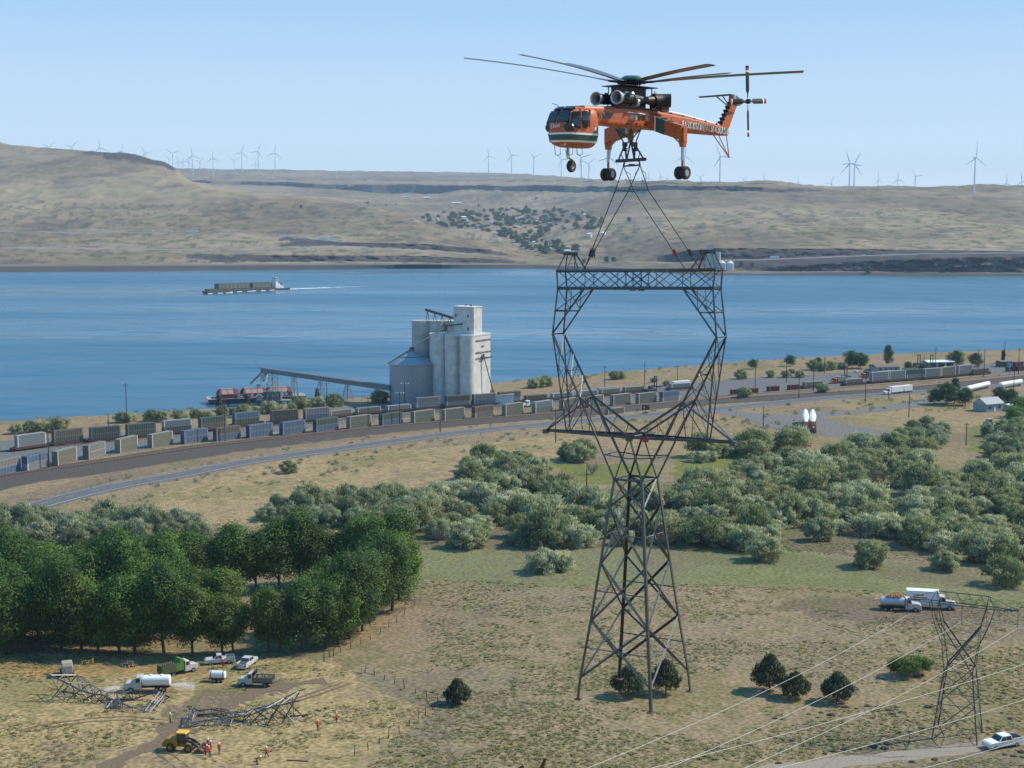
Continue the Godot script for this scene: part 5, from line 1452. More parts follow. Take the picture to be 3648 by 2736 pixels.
		for q in [[Vector3(sx * 4.02, 19.98, 0.86), "tie"], [Vector3(sx * 6.38, 24.22, 0.72), "tie"], [Vector3(sx * 5.0, 21.75, 0.79), "strut"], [Vector3(sx * 6.2, 25.8, 0.66), "strut"], [Vector3(sx * 5.5, 17.52, 0.25), "strut"], [Vector3(sx * 2.65, 17.52, 0.62), "strut"], [Vector3(sx * 1.95, 16.25, 0.99), "strut"], [Vector3(sx * 6.15, 28.49, 0.55), "strut"], [Vector3(sx * 6.03, 27.32, 0.6), "strut"]]:
			bar(t, q[1], P.call(q[0]), P.call(q[0] * Vector3(1, 1, -1)), 0.07 * thin, m)
		for k in 3:
			var a := Vector3(sx * lerpf(4.02, 6.38, k / 3.0), lerpf(19.98, 24.22, k / 3.0), 0.8)
			var b := Vector3(sx * lerpf(4.02, 6.38, (k + 1) / 3.0), lerpf(19.98, 24.22, (k + 1) / 3.0), -0.8)
			bar(t, "lacing", P.call(a), P.call(b), 0.05 * thin, m)
			bar(t, "lacing", P.call(Vector3(sx * lerpf(5.6, 6.38, k / 3.0), lerpf(18.4, 24.22, k / 3.0), -0.5)), P.call(Vector3(sx * lerpf(5.6, 6.38, (k + 1) / 3.0), lerpf(18.4, 24.22, (k + 1) / 3.0), 0.6)), 0.05 * thin, m)
		bar(t, "strut", P.call(Vector3(sx * 1.95, 16.25, 0.99)), P.call(Vector3(0, 16.1, 1.0)), 0.06 * thin, m)
		bar(t, "strut", P.call(Vector3(sx * 1.95, 16.25, -0.99)), P.call(Vector3(0, 16.1, -1.0)), 0.06 * thin, m)
		bar(t, "horn_bar", P.call(Vector3(sx * 4.75, 29.66, 0)), P.call(Vector3(sx * 5.95, 29.66, 0)), 0.17 * thin, m)
	bar(t, "tie", P.call(Vector3(0, ya, -0.95)), P.call(Vector3(0, ya, 0.95)), 0.1 * thin, m)
	for sz in [-1.0, 1.0]:
		bar(t, "beam_chord", P.call(Vector3(-6.1, 27.32, sz * 0.6)), P.call(Vector3(6.1, 27.32, sz * 0.6)), 0.15 * thin, m)
		bar(t, "beam_chord", P.call(Vector3(-6.2, 28.49, sz * 0.55)), P.call(Vector3(6.2, 28.49, sz * 0.55)), 0.15 * thin, m)
		for k in 7:
			var x0 := -6.05 + 12.1 * k / 7.0
			var x1 := -6.05 + 12.1 * (k + 1) / 7.0
			bar(t, "beam_lacing", P.call(Vector3(x0, 27.32, sz * 0.6)), P.call(Vector3(x1, 28.49, sz * 0.55)), 0.06 * thin, m)
			bar(t, "beam_lacing", P.call(Vector3(x1, 27.32, sz * 0.6)), P.call(Vector3(x0, 28.49, sz * 0.55)), 0.068 * thin, m)
		for x in [-3.8, -1.2, 0.0, 1.2, 3.8]: bar(t, "beam_post", P.call(Vector3(x, 27.32, sz * 0.6)), P.call(Vector3(x, 28.49, sz * 0.55)), 0.06 * thin, m)
	for k in 8:
		var x0 := -6.0 + 12.0 * k / 8.0
		var x1 := -6.0 + 12.0 * (k + 1) / 8.0
		var f := 1.0 if k % 2 else -1.0
		bar(t, "beam_lacing", P.call(Vector3(x0, 28.49, f * 0.55)), P.call(Vector3(x1, 28.49, -f * 0.55)), 0.06 * thin, m)
		bar(t, "beam_lacing", P.call(Vector3(x0, 27.32, f * 0.6)), P.call(Vector3(x1, 27.32, -f * 0.6)), 0.06 * thin, m)

func towers() -> void:
	var steel := mat("weathered_galvanised_steel", 0.16, 0.165, 0.17, 0.3, 0.5, 0.35, 0.8)
	var hub: Vector3 = Vector3(7.74,108.3,-92.58)
	# the lifted tower, hanging a little out of plumb
	var t := thing("transmission_tower", "tall dark lattice tower hanging in slings under the orange helicopter", "tower")
	var yaw := Basis(Vector3(cos(deg_to_rad(33.0)), 0, sin(deg_to_rad(33.0))), Vector3.UP, Vector3(-sin(deg_to_rad(33.0)), 0, cos(deg_to_rad(33.0))))
	var hang := Basis(Vector3.RIGHT, deg_to_rad(-3.0)) * yaw
	var at: Vector3 = Vector3(8.5,67.81,-91.28)
	t.transform = Transform3D(hang * Basis().scaled(Vector3(0.95, 1, 1)), at - Vector3(0.25, 0, 0))
	var straight := func(p: Vector3) -> Vector3: return p
	window_tower(t, steel, straight, 0.98)
	for sx in [-1.0, 1.0]:
		plate(t, "arm_end_plate", Vector3(sx * 7.4, 17.45, 0), Vector3(0.35, 0.3, 0.4), steel)
	for sz in [-1.0, 1.0]:
		plate(t, "gusset_plate", Vector3(0, 17.5, sz * 0.98), Vector3(0.55, 0.42, 0.06), steel)
		plate(t, "gusset_plate", Vector3(0, 27.3, sz * 0.62), Vector3(0.5, 0.3, 0.06), steel)
	plate(t, "red_tag_plate", Vector3(1.2, 17.42, 0.85), Vector3(0.45, 0.32, 0.05), mat("red_tag", 0.45, 0.04, 0.03, 0.6))
	for k in 4:
		var c: Vector2 = [Vector2(-1, -1), Vector2(1, -1), Vector2(1, 1), Vector2(-1, 1)][k]
		plate(t, "foot_plate", Vector3(c.x * 2.86, 0.0, c.y * 2.86), Vector3(0.45, 0.05, 0.45), mat("rusty_steel", 0.16, 0.08, 0.05, 0.8, 0.2))
	# lifting rig
	var dark := mat("black_metal", 0.022, 0.022, 0.023, 0.55, 0.4)
	var grey := mat("rig_steel", 0.075, 0.072, 0.07, 0.5, 0.5)
	var rig := thing("spreader_rig", "triangular steel lifting frame hanging below the helicopter's belly", "lifting frame", Vector3(0, 0, 0))
	var L: Vector3 = Vector3(6.74,105.47,-92.64)
	var R: Vector3 = Vector3(8.36,105.45,-92.23)
	var c0: Vector3 = Vector3(7.71,104.7,-92.34)
	var nl: Vector3 = Vector3(7.36,104.45,-92.72)
	var nr: Vector3 = Vector3(7.96,104.42,-92.11)
	var bl: Vector3 = Vector3(6.83,103.4,-93.09)
	var br: Vector3 = Vector3(8.61,103.46,-91.49)
	var ll: Vector3 = Vector3(7.28,103.06,-92.75)
	var lr: Vector3 = Vector3(8.28,103.1,-91.85)
	for q in [[L, nl, 0.045], [L, c0, 0.045], [R, nr, 0.045], [R, c0, 0.045], [c0, nl, 0.05], [c0, nr, 0.05], [c0, bl.lerp(br, 0.36), 0.06], [c0, bl.lerp(br, 0.62), 0.06], [nl, bl.lerp(br, 0.06), 0.055], [nl, bl.lerp(br, 0.36), 0.07], [nr, bl.lerp(br, 0.62), 0.07], [nr, bl.lerp(br, 0.94), 0.055], [nl.lerp(bl, 0.5), bl.lerp(br, 0.26), 0.03], [nr.lerp(br, 0.5), bl.lerp(br, 0.74), 0.03], [bl.lerp(br, 0.30), ll, 0.06], [bl.lerp(br, 0.76), lr, 0.06]]:
		var s := Shape.new()
		s.tube(q[0], q[1], q[2], q[2], 6)
		part("strut", s, grey, rig)
	for q in [nl, nr]:
		var s := Shape.new()
		s.box(q, Vector3(0.34, 0.3, 0.12))
		s.lathe([Vector2(0.2, 0), Vector2(0.12, 0.1), Vector2(0.2, 0.2)], 10, Transform3D(Basis(), q - Vector3(0, 0.42, 0)), true)
		part("swivel_plate", s, grey, rig)
	var beam := Shape.new()
	beam.tube(bl, br, 0.11, 0.11, 8)
	part("spreader_beam", beam, grey, rig)
	var lower := Shape.new()
	lower.tube(ll, lr, 0.06, 0.06, 6)
	lower.box(ll.lerp(lr, 0.5) + Vector3(0, 0.05, 0), Vector3(0.4, 0.12, 0.14))
	part("lower_bar", lower, grey, rig)
	for q in [[ll, 0.15], [lr, -0.1], [lr, 0.12]]:
		var s := Shape.new()
		var a: Vector3 = q[0]
		s.path([a, a + Vector3(q[1], -0.35, 0), a + Vector3(q[1] * 3.0, -0.5, 0.05), a + Vector3(q[1] * 3.4, -0.9, 0), a + Vector3(q[1] * 1.6, -1.1, 0), a + Vector3(q[1], -0.8, 0)], 0.018)
		part("loose_cable", s, dark, rig)
	var hook := thing("hoist_hook", "brown hoist hook block hanging under the helicopter's spine", "hook", Vector3(7.7,105.09,-92.29))
	var hb := Shape.new()
	hb.lathe([Vector2(0.08, -0.5), Vector2(0.18, -0.38), Vector2(0.2, 0.0), Vector2(0.13, 0.22), Vector2(0.04, 0.3)], 10, Transform3D(), true)
	part("hook_block", hb, mat("hook_brown", 0.16, 0.10, 0.03, 0.6, 0.3), hook)
	var hw := Shape.new()
	hw.tube(Vector3(0, 0.28, 0), Vector3(0, 0.75, 0), 0.025)
	part("cable", hw, dark, hook)
	var ends := [[ll, Vector3(6.8,101.52,-93.06), Vector3(-4.6, 28.5, -0.55), "far left"], [ll, Vector3(7.95,101.39,-92.04), Vector3(4.0, 28.5, 0.55), "near right"], [lr, Vector3(7.67,101.53,-92.86), Vector3(-4.0, 28.5, 0.55), "near left"], [lr, Vector3(8.83,101.5,-91.85), Vector3(4.6, 28.5, -0.55), "far right"]]
	var bars := []
	for q in ends:
		var to: Vector3 = t.transform * q[2]
		var node := thing("lifting_sling", "thin dark sling from the lifting frame to the tower beam's %s corner" % q[3], "sling", Vector3.ZERO, 0.0, "slings holding the lifted tower")
		var pts := []
		for k in 13:
			var u := k / 12.0
			var p: Vector3 = q[0].lerp(q[1], u * 4.0) if u < 0.25 else q[1].lerp(to, (u - 0.25) / 0.75)
			pts.append(p)
		var s := Shape.new()
		s.path(pts, 0.032, 5)
		part("cable", s, dark, node)
		var h := Shape.new()
		var hp: Vector3 = q[1].lerp(to, 0.78)
		h.box(hp, Vector3(0.2, 0.42, 0.14), Basis(Vector3.BACK, 0.35 * signf(to.x - q[1].x)))
		h.tube(hp + Vector3(0.08, 0.1, 0), hp + Vector3(0.12, -0.3, 0), 0.05)
		part("hook_block", h, mat("red_tag", 0.45, 0.04, 0.03, 0.6) if q[3] == "near right" else dark if q[3] == "far left" else grey, node)
		bars.append(q[1])
	for q in [[bars[0], bars[1], "front"], [bars[2], bars[3], "rear"]]:
		var s := Shape.new()
		s.tube(q[0], q[1], 0.035, 0.035, 6)
		tag(part("spacer_bar", s, grey, self), "thin %s spacer bar between the slings above the tower" % ("left" if q[2] == "front" else "right"), "bar", "spacer bars between the slings")
		var lp := Shape.new()
		lp.path([q[0].lerp(q[1], 0.15), q[0].lerp(q[1], 0.4) - Vector3(0, 0.5, 0), q[0].lerp(q[1], 0.75) - Vector3(0, 0.55, 0), q[0].lerp(q[1], 0.95) - Vector3(0, 0.05, 0)], 0.016)
		tag(part("tag_line", lp, mat("pale_rope", 0.5, 0.48, 0.44, 0.9), self), "loop of pale tag line under the %s spacer bar" % ("left" if q[2] == "front" else "right"), "rope", "tag lines on the slings")
	# wrecked towers on the ground
	var worn := mat("scuffed_galvanised_steel", 0.22, 0.22, 0.215, 0.5, 0.55, 0.35, 0.8)
	var r := RandomNumberGenerator.new()
	for q in [["crumpled lattice tower lying on the grass beside the spraying water truck", gp(-81.17,-239.18), gp(-60.32,-233.91), 0.82, 0.86, 5],
			["wrecked lattice tower on its side near the wheel loader", gp(-34.45,-224.64), gp(-54.70,-225.46), 0.80, 0.82, 6]]:
		r.seed = q[5]
		var w := thing("fallen_tower", q[0], "tower", q[1], 0.0, "wrecked towers on the ground")
		var dir: Vector3 = (q[2] - q[1])
		var span := dir.length()
		dir = dir.normalized()
		var side := dir.cross(Vector3.UP).normalized()
		var b := Basis(side, dir, side.cross(dir))
		w.transform = Transform3D(b, q[1])
		var long := span / 29.7
		var bent := noise(q[5], 0.12, 2)
		var crush := func(p: Vector3) -> Vector3:
			var u := p.y / 29.7
			var thick: float = lerpf(2.9, 0.75, clampf(u * 2.0, 0, 1)) * q[3]
			var flat := 1.0 if u < 0.45 else lerpf(1.0, 0.8, u)
			var j := Vector3(bent.get_noise_3d(p.x, p.y, p.z), 0.6 * bent.get_noise_3d(p.y, p.z, p.x), bent.get_noise_3d(p.z, p.x, p.y)) * (0.5 + 1.6 * u)
			# world up in this frame is the local z axis reversed or not: keep the lower side on the ground
			return Vector3(p.x * q[3] * (1.0 if u < 0.5 else 0.62), p.y * long, (p.z * q[3] * flat) * (1.0 if side.cross(dir).y > 0 else -1.0) + thick * signf(side.cross(dir).y)) + j * 0.8
		window_tower(w, worn, crush, 1.25)
	right_tower()

func right_tower() -> void:
	var m := mat("grey_galvanised_steel", 0.15, 0.15, 0.15, 0.4, 0.45, 0.3, 0.8)
	var t := thing("transmission_tower", "grey lattice tower standing on the ground at the right beside the pickup", "tower", gp(72.71,-220.62))
	var a := deg_to_rad(25.0)
	t.transform.basis = Basis(Vector3(cos(a), 0, sin(a)), Vector3.UP, Vector3(-sin(a), 0, cos(a)))
	var h := [3.55, 2.85, 2.2]
	var y := [0.0, 6.0, 11.4]
	var cs := [Vector2(-1, -1), Vector2(1, -1), Vector2(1, 1), Vector2(-1, 1)]
	for c in 4:
		var d := (c + 1) % 4
		for k in 2:
			var p := Vector3(cs[c].x * h[k], y[k] - (0.3 if k == 0 else 0.0), cs[c].y * h[k])
			var q := Vector3(cs[c].x * h[k + 1], y[k + 1], cs[c].y * h[k + 1])
			var p2 := Vector3(cs[d].x * h[k], y[k], cs[d].y * h[k])
			var q2 := Vector3(cs[d].x * h[k + 1], y[k + 1], cs[d].y * h[k + 1])
			bar(t, "leg", p, q, 0.2, m)
			bar(t, "brace", p, q2, 0.10, m)
			bar(t, "brace", p2, q, 0.10, m)
			bar(t, "strut", q, q2, 0.09, m)
			bar(t, "strut", p.lerp(q, 0.5), p.lerp(q2, 0.42), 0.05, m)
			bar(t, "strut", p.lerp(q, 0.25), p.lerp(q2, 0.2), 0.05, m)
			bar(t, "strut", p2.lerp(q2, 0.5), p2.lerp(q, 0.42), 0.05, m)
			bar(t, "strut", p.lerp(q, 0.5), p.lerp(q2, 0.2), 0.05, m)
		if c < 2: bar(t, "strut", Vector3(cs[c].x * 2.2, 11.4, cs[c].y * 2.2), Vector3(-cs[c].x * 2.2, 11.4, -cs[c].y * 2.2), 0.06, m)
	for sx in [-1.0, 1.0]:
		for sz in [-1.0, 1.0]:
			var ring := Vector3(sx * 2.2, 11.4, sz * 2.2)
			var opp := Vector3(-sx * 2.2, 11.4, sz * 2.2)
			var sh := Vector3(sx * 2.75, 15.6, sz * 1.6)
			var el := Vector3(sx * 4.05, 18.6, sz * 1.2)
			var top := Vector3(sx * 5.0, 22.0, sz * 0.8)
			var inn := Vector3(sx * 3.7, 22.0, sz * 0.8)
			bar(t, "arm_leg", ring, sh, 0.13, m)
			bar(t, "arm_leg", sh, el, 0.13, m)
			bar(t, "arm_leg", el, top, 0.13, m)
			bar(t, "arm_leg", opp, el * Vector3(0.72, 1, 1), 0.17, m)
			bar(t, "arm_leg", el * Vector3(0.72, 1, 1), inn, 0.15, m)
			bar(t, "brace", sh, Vector3(sx * 1.2, 15.6, sz * 1.65), 0.07, m)
			bar(t, "brace", Vector3(sx * 1.2, 15.6, sz * 1.65), Vector3(0, 15.6, sz * 1.65), 0.07, m)
			bar(t, "brace", sh, Vector3(sx * 2.9, 18.6, sz * 1.2), 0.07, m)
			bar(t, "brace", el, inn, 0.07, m)
			bar(t, "brace", el, Vector3(sx * 2.9, 18.6, sz * 1.2), 0.06, m)
			bar(t, "brace", sh, Vector3(sx * 0.1, 13.4, sz * 1.9), 0.07, m)
			var pk := Vector3(sx * 4.0, 23.85, 0)
			bar(t, "peak_leg", top, pk, 0.09, m)
			bar(t, "peak_leg", inn, pk, 0.09, m)
			bar(t, "crossarm_chord", Vector3(0, 22.0, sz * 0.8), top, 0.11, m)
			bar(t, "crossarm_chord", top, Vector3(sx * 8.6, 22.0, 0), 0.11, m)
			for k in 2:
				bar(t, "beam_lacing", Vector3(sx * k * 1.85, 22.0, sz * 0.8), Vector3(sx * (k * 1.85 + 0.92), 23.85, 0), 0.06, m)
				bar(t, "beam_lacing", Vector3(sx * (k + 1) * 1.85, 22.0, sz * 0.8), Vector3(sx * (k * 1.85 + 0.92), 23.85, 0), 0.06, m)
		bar(t, "peak_tie", Vector3(sx * 4.0, 23.85, 0), Vector3(sx * 8.6, 22.05, 0), 0.09, m)
		bar(t, "strut", Vector3(sx * 2.75, 15.6, -1.6), Vector3(sx * 2.75, 15.6, 1.6), 0.07, m)
		bar(t, "strut", Vector3(sx * 4.05, 18.6, -1.2), Vector3(sx * 4.05, 18.6, 1.2), 0.07, m)
		bar(t, "strut", Vector3(sx * 5.0, 22.0, -0.8), Vector3(sx * 5.0, 22.0, 0.8), 0.07, m)
	bar(t, "ridge_chord", Vector3(-4.0, 23.85, 0), Vector3(4.0, 23.85, 0), 0.11, m)
	var discs := Shape.new()
	for k in 14: discs.lathe([Vector2(0.03, -k * 0.19), Vector2(0.15, -k * 0.19 - 0.05), Vector2(0.03, -k * 0.19 - 0.12)], 8)
	var im := discs.mesh()
	var hang := []
	for x in [-8.55, 0.0, 8.55]:
		part("insulator", im, mat("brown_porcelain", 0.05, 0.035, 0.03, 0.3), t, Transform3D(Basis(), Vector3(x, 21.95, 0)))
		hang.append(t.transform * Vector3(x, 19.25, 0))
	var wire := mat("aluminium_conductor", 0.50, 0.49, 0.46, 0.5, 0.3)
	var runs := [[hang[0], Vector3(1.98,47.04,-124.52), "left arm of the standing tower"], [hang[1], Vector3(6.9,48.13,-119.61), "middle of the standing tower"], [hang[2], Vector3(14.46,46.06,-124.4), "right arm of the standing tower"],
		[Vector3(108.34,31.58,-231.43), Vector3(7.17,43.44,-134.15), "right edge, above the pickup's bonnet line"], [Vector3(103.79,28.93,-221.04), Vector3(18.37,43.16,-134.12), "right edge, crossing the tower's legs"], [Vector3(94.38,27.61,-204.76), Vector3(33.78,38.89,-143.67), "right edge across the white pickup"]]
	for q in runs:
		var pts := []
		for k in 41:
			var u := k / 40.0
			pts.append(q[0].lerp(q[1], u) - Vector3(0, 1.3 * 4.0 * u * (1.0 - u), 0))
		var s := Shape.new()
		s.path(pts, 0.03, 5)
		tag(part("power_line", s, wire, self), "pale power line sloping down left from the " + q[2], "power line", "power lines in front of the field")
	for k in 3:
		var s := Shape.new()
		s.path([hang[k], hang[k] + Vector3(20, -1.1, 2), hang[k] + Vector3(42, -0.4, 4)], 0.035, 5)
		tag(part("power_line", s, wire, self), "thin power line leaving the standing tower's %s insulator to the right" % ["left", "middle", "right"][k], "power line", "power lines beyond the standing tower")


# ---------------------------------------------------------------- grain elevator, dock, barges
func sill(p: Vector3, h := 0.0) -> Vector3:
	return Vector3(p.x, h, p.z)

func trestle(parent: Node3D, foot: Vector3, top: Vector3, w0: float, w1: float, m: Material, levels := 4, along := Vector3.RIGHT) -> void:
	# four-legged braced support
	var side := along.cross(Vector3.UP).normalized()
	var s := Shape.new()
	var lg := []
	for c in [Vector2(-1, -1), Vector2(1, -1), Vector2(1, 1), Vector2(-1, 1)]:
		lg.append([foot + along * c.x * w0 + side * c.y * w0, top + along * c.x * w1 + side * c.y * w1])
	for k in 4:
		s.tube(lg[k][0], lg[k][1], 0.16, 0.14, 5)
		var d := (k + 1) % 4
		for j in levels:
			var u := float(j) / levels
			var v := float(j + 1) / levels
			s.tube(lg[k][0].lerp(lg[k][1], u), lg[d][0].lerp(lg[d][1], v), 0.07, 0.07, 4)
			s.tube(lg[d][0].lerp(lg[d][1], u), lg[k][0].lerp(lg[k][1], v), 0.07, 0.07, 4)
			s.tube(lg[k][0].lerp(lg[k][1], v), lg[d][0].lerp(lg[d][1], v), 0.06, 0.06, 4)
	part("trestle", s, m, parent)

func elevator() -> void:
	var conc := mat("weathered_concrete", 0.50, 0.485, 0.44, 0.9, 0.0, 0.12, 0.018)
	var whit := mat("whitewashed_concrete", 0.66, 0.645, 0.60, 0.85, 0.0, 0.11, 0.02)
	var rusty := mat("old_machinery", 0.17, 0.15, 0.13, 0.7, 0.3, 0.4, 0.4)
	var tin := mat("galvanised_tin", 0.36, 0.39, 0.42, 0.42, 0.5, 0.15, 0.15)
	var hole := mat("dark_opening", 0.03, 0.035, 0.04, 0.6)
	var e0: Vector3 = gp(-28.12,-672.92)
	var u := Vector3(0.8387, 0, 0.5446)
	var v := Vector3(0.5446, 0, -0.8387)
	var fr := Basis(u, Vector3.UP, -v)
	var t := thing("grain_elevator", "tall pale concrete grain elevator with a square head house by the river", "grain elevator", e0 + Vector3(0, -0.3, -4.5))
	t.transform.basis = fr
	# local x along u, local z towards the near left
	var cyl := func(called: String, a: float, b: float, r: float, h: float, m: Material):
		var s := Shape.new()
		s.lathe([Vector2(r, 0), Vector2(r, h), Vector2(r + 0.12, h), Vector2(r + 0.12, h + 0.7), Vector2(r - 0.3, h + 0.7), Vector2(0.01, h + 0.6)], 40, Transform3D(Basis(), Vector3(a, 0, -b)), false)
		return part(called, s, m, t)
	cyl.call("silo", 0.0, 0.0, 4.5, 34.2, whit)
	cyl.call("silo", -9.05, 0.0, 4.5, 34.2, whit)
	cyl.call("silo", 0.0, 9.1, 4.5, 34.2, conc)
	cyl.call("silo", -9.05, 9.1, 4.5, 34.2, conc)
	cyl.call("silo", 7.4, 0.6, 4.0, 34.2, whit)
	cyl.call("silo", -22.0, 3.0, 4.6, 39.6, conc)
	cyl.call("silo", -15.6, 7.2, 4.6, 39.6, conc)
	cyl.call("silo", -8.6, 11.6, 4.6, 39.6, conc)
	var wall := Shape.new()
	wall.box(Vector3(8.0, 17.1, -8.2), Vector3(6.4, 34.2, 13.6))
	wall.box(Vector3(8.0, 34.5, -8.2), Vector3(6.8, 0.7, 14.0))
	part("end_wall", wall, whit, t)
	for k in 2:
		var rib := Shape.new()
		rib.box(Vector3(4.4 + k * 0.7, 17, 3.6 - k * 1.2), Vector3(0.5, 34, 0.5))
		part("downpipe", rib, mat("tan_pipe", 0.36, 0.31, 0.22, 0.7), t)
	var head := Shape.new()
	head.box(Vector3(4.0, 41.3, -6.0), Vector3(12.0, 13.0, 7.0))
	var hh := part("head_house", head, whit, t)
	var lid := Shape.new()
	lid.box(Vector3(4.0, 47.95, -6.0), Vector3(12.5, 0.35, 7.5))
	part("roof", lid, mat("roof_edge", 0.62, 0.58, 0.5, 0.8), hh)
	for q in [[-0.6, 43.6], [6.6, 43.6], [6.6, 37.4]]:
		var w := Shape.new()
		w.box(Vector3(q[0], q[1], -2.49), Vector3(0.95, 1.3, 0.06))
		part("window", w, hole, hh)
	for q in [3.0, 5.6, 6.3]:
		var vt := Shape.new()
		vt.lathe([Vector2(0.2, 48.1), Vector2(0.2, 48.8), Vector2(0.35, 48.8), Vector2(0.1, 49.2)], 8, Transform3D(Basis(), Vector3(q, 0, -6.0)), true)
		part("roof_vent", vt, rusty, hh)
	var lines := ["FARMERS WAREHOUSE", "AND", "COMMISSION COMPANY", "ROOSEVELT WASHINGTON"]
	for k in 4:
		var tx := text_mesh(lines[k], 1.35, 0.05)
		var o := part("wall_lettering", tx, mat("faded_black_letters", 0.10, 0.09, 0.085, 0.9), t)
		o.transform = Transform3D(Basis(Vector3(0, 0, -1), Vector3.UP, Vector3(1, 0, 0)), Vector3(11.25, 31.6 - k * 2.9, -8.2))
	# gallery over the rear silos, spouts and loading leg
	var gal := Shape.new()
	var ga := Vector3(-20.5, 45.0, -5.0)
	var gb := Vector3(-2.0, 40.6, -7.5)
	gal.rings([[ga + Vector3(0, 0, -0.7), ga + Vector3(0, 1.2, -0.7), ga + Vector3(0, 1.2, 0.7), ga + Vector3(0, 0, 0.7)], [gb + Vector3(0, 0, -0.7), gb + Vector3(0, 1.2, -0.7), gb + Vector3(0, 1.2, 0.7), gb + Vector3(0, 0, 0.7)]], true, true, false)
	part("top_conveyor", gal, rusty, t)
	for k in 5:
		var s := Shape.new()
		var p := ga.lerp(gb, 0.05 + k * 0.22)
		s.tube(Vector3(p.x - 1, 40.0, p.z), p, 0.18, 0.18, 5)
		s.tube(Vector3(p.x + 1, 40.0, p.z), p, 0.18, 0.18, 5)
		part("conveyor_leg", s, rusty, t)
	var sp := Shape.new()
	sp.box(Vector3(-4.2, 38.2, 1.2), Vector3(1.6, 2.2, 1.2))
	sp.tube(Vector3(-4.2, 38.6, 1.0), Vector3(4.0, 39.8, -3.0), 0.35, 0.35, 6)
	sp.tube(Vector3(-4.6, 34.5, 1.2), Vector3(-3.4, 38.0, 1.2), 0.15, 0.15, 5)
	sp.tube(Vector3(-2.6, 34.5, 1.0), Vector3(-4.0, 38.0, 1.2), 0.15, 0.15, 5)
	part("distributor", sp, rusty, t)
	var arm := Shape.new()
	var nr := Vector3(11.3, 23.4, -8.0)
	arm.box(nr + Vector3(0.6, 0, 0), Vector3(1.4, 0.4, 3.4))
	arm.box(nr + Vector3(0.6, 1.0, 0), Vector3(0.6, 1.4, 1.0))
	arm.tube(nr + Vector3(0.9, 0, 0), Vector3(14.6, 7.0, -12.0), 0.25, 0.25, 6)
	arm.tube(Vector3(14.6, 7.0, -12.0), Vector3(15.2, 3.6, -14.0), 0.25, 0.25, 6)
	part("loading_spout", arm, rusty, t)
	trestle(t, Vector3(15.0, 0, -11.0), Vector3(14.6, 7.2, -11.6), 1.3, 0.7, rusty, 2)
	# steel bin
	var bin := thing("grain_bin", "round grey metal grain bin with conical roof beside the concrete elevator", "grain bin", gp(-48.96,-671.92) + Vector3(0, -0.2, -11.0))
	var wallm := Shape.new()
	wallm.lathe([Vector2(11.1, 0), Vector2(11.1, 20.0)], 64)
	part("wall", wallm, tin, bin)
	for k in 18:
		var hoop := Shape.new()
		hoop.lathe([Vector2(11.1, k * 1.1 + 0.5), Vector2(11.17, k * 1.1 + 0.6), Vector2(11.1, k * 1.1 + 0.7)], 48)
		part("hoop", hoop, tin, bin)
	var cone := Shape.new()
	cone.lathe([Vector2(11.5, 19.9), Vector2(0.9, 26.4)], 64)
	var roof := part("roof", cone, tin, bin)
	for k in 36:
		var g := TAU * k / 36.0
		var s := Shape.new()
		s.tube(Vector3(cos(g) * 11.5, 19.95, sin(g) * 11.5), Vector3(cos(g) * 1.0, 26.4, sin(g) * 1.0), 0.09, 0.07, 4, false)
		part("roof_rib", s, tin, roof)
	var ringm := Shape.new()
	ringm.lathe([Vector2(6.0, 23.32), Vector2(6.05, 23.5), Vector2(5.9, 23.42)], 40)
	part("roof_walkway", ringm, rusty, roof)
	var capm := Shape.new()
	capm.lathe([Vector2(1.2, 26.2), Vector2(1.2, 27.6), Vector2(0.5, 28.0)], 12, Transform3D(), true)
	part("roof_cap", capm, rusty, roof)
	var ladder := Shape.new()
	ladder.tube(Vector3(-11.6, 20.1, 3.0), Vector3(-1.0, 26.6, 0.4), 0.12, 0.12, 4)
	part("roof_ladder", ladder, rusty, roof)
	var fill := Shape.new()
	var from: Vector3 = bin.transform * Vector3(0, 27.6, 0)
	var to: Vector3 = t.transform * Vector3(-4.2, 37.9, 1.4)
	fill.tube(from, to, 0.42, 0.42, 8)
	tag(part("grain_spout", fill, mat("spout_steel", 0.42, 0.40, 0.36, 0.6, 0.3), self), "long sloping grain spout from the elevator to the metal bin's peak", "spout")
	# shed at the elevator's right
	var shed := thing("metal_shed", "low white metal shed at the foot of the grain elevator", "shed", gp(-9.81,-674.92) + Vector3(0, 0, -3), 0.35)
	var sw := Shape.new()
	sw.slab([Vector2(-9.5, 0), Vector2(-9.5, 4.4), Vector2(9.5, 5.0), Vector2(9.5, 0)], -5, 5, 0.05)
	part("wall", sw, mat("white_tin", 0.62, 0.65, 0.70, 0.5, 0.1, 0.15, 0.2), shed)
	var sr := Shape.new()
	sr.slab([Vector2(-9.9, 4.45), Vector2(-9.9, 4.65), Vector2(9.9, 5.3), Vector2(9.9, 5.05)], -5.4, 5.4, 0.03)
	part("roof", sr, mat("tan_tin_roof", 0.48, 0.44, 0.36, 0.6, 0.1, 0.2, 0.2), shed)
	var dr := Shape.new()
	dr.box(Vector3(-6.5, 1.8, 5.03), Vector3(3.6, 3.6, 0.06))
	part("door", dr, hole, shed)
	# conveyor to the dock
	var c := thing("loading_conveyor", "long enclosed grey conveyor gallery running from the bin to the dock", "conveyor")
	var p1: Vector3 = gp(-59.20,-678.96) + Vector3(0, 8.0, 0)
	var p0: Vector3 = Vector3(-131.06,18.4,-732.91)
	var dir := (p0 - p1).normalized()
	var sd := dir.cross(Vector3.UP).normalized()
	var g2 := Shape.new()
	var rr := []
	for p in [p1, p0]: rr.append([p + sd * 1.4 - Vector3.UP * 1.2, p + sd * 1.4 + Vector3.UP * 1.2, p - sd * 1.4 + Vector3.UP * 1.2, p - sd * 1.4 - Vector3.UP * 1.2])
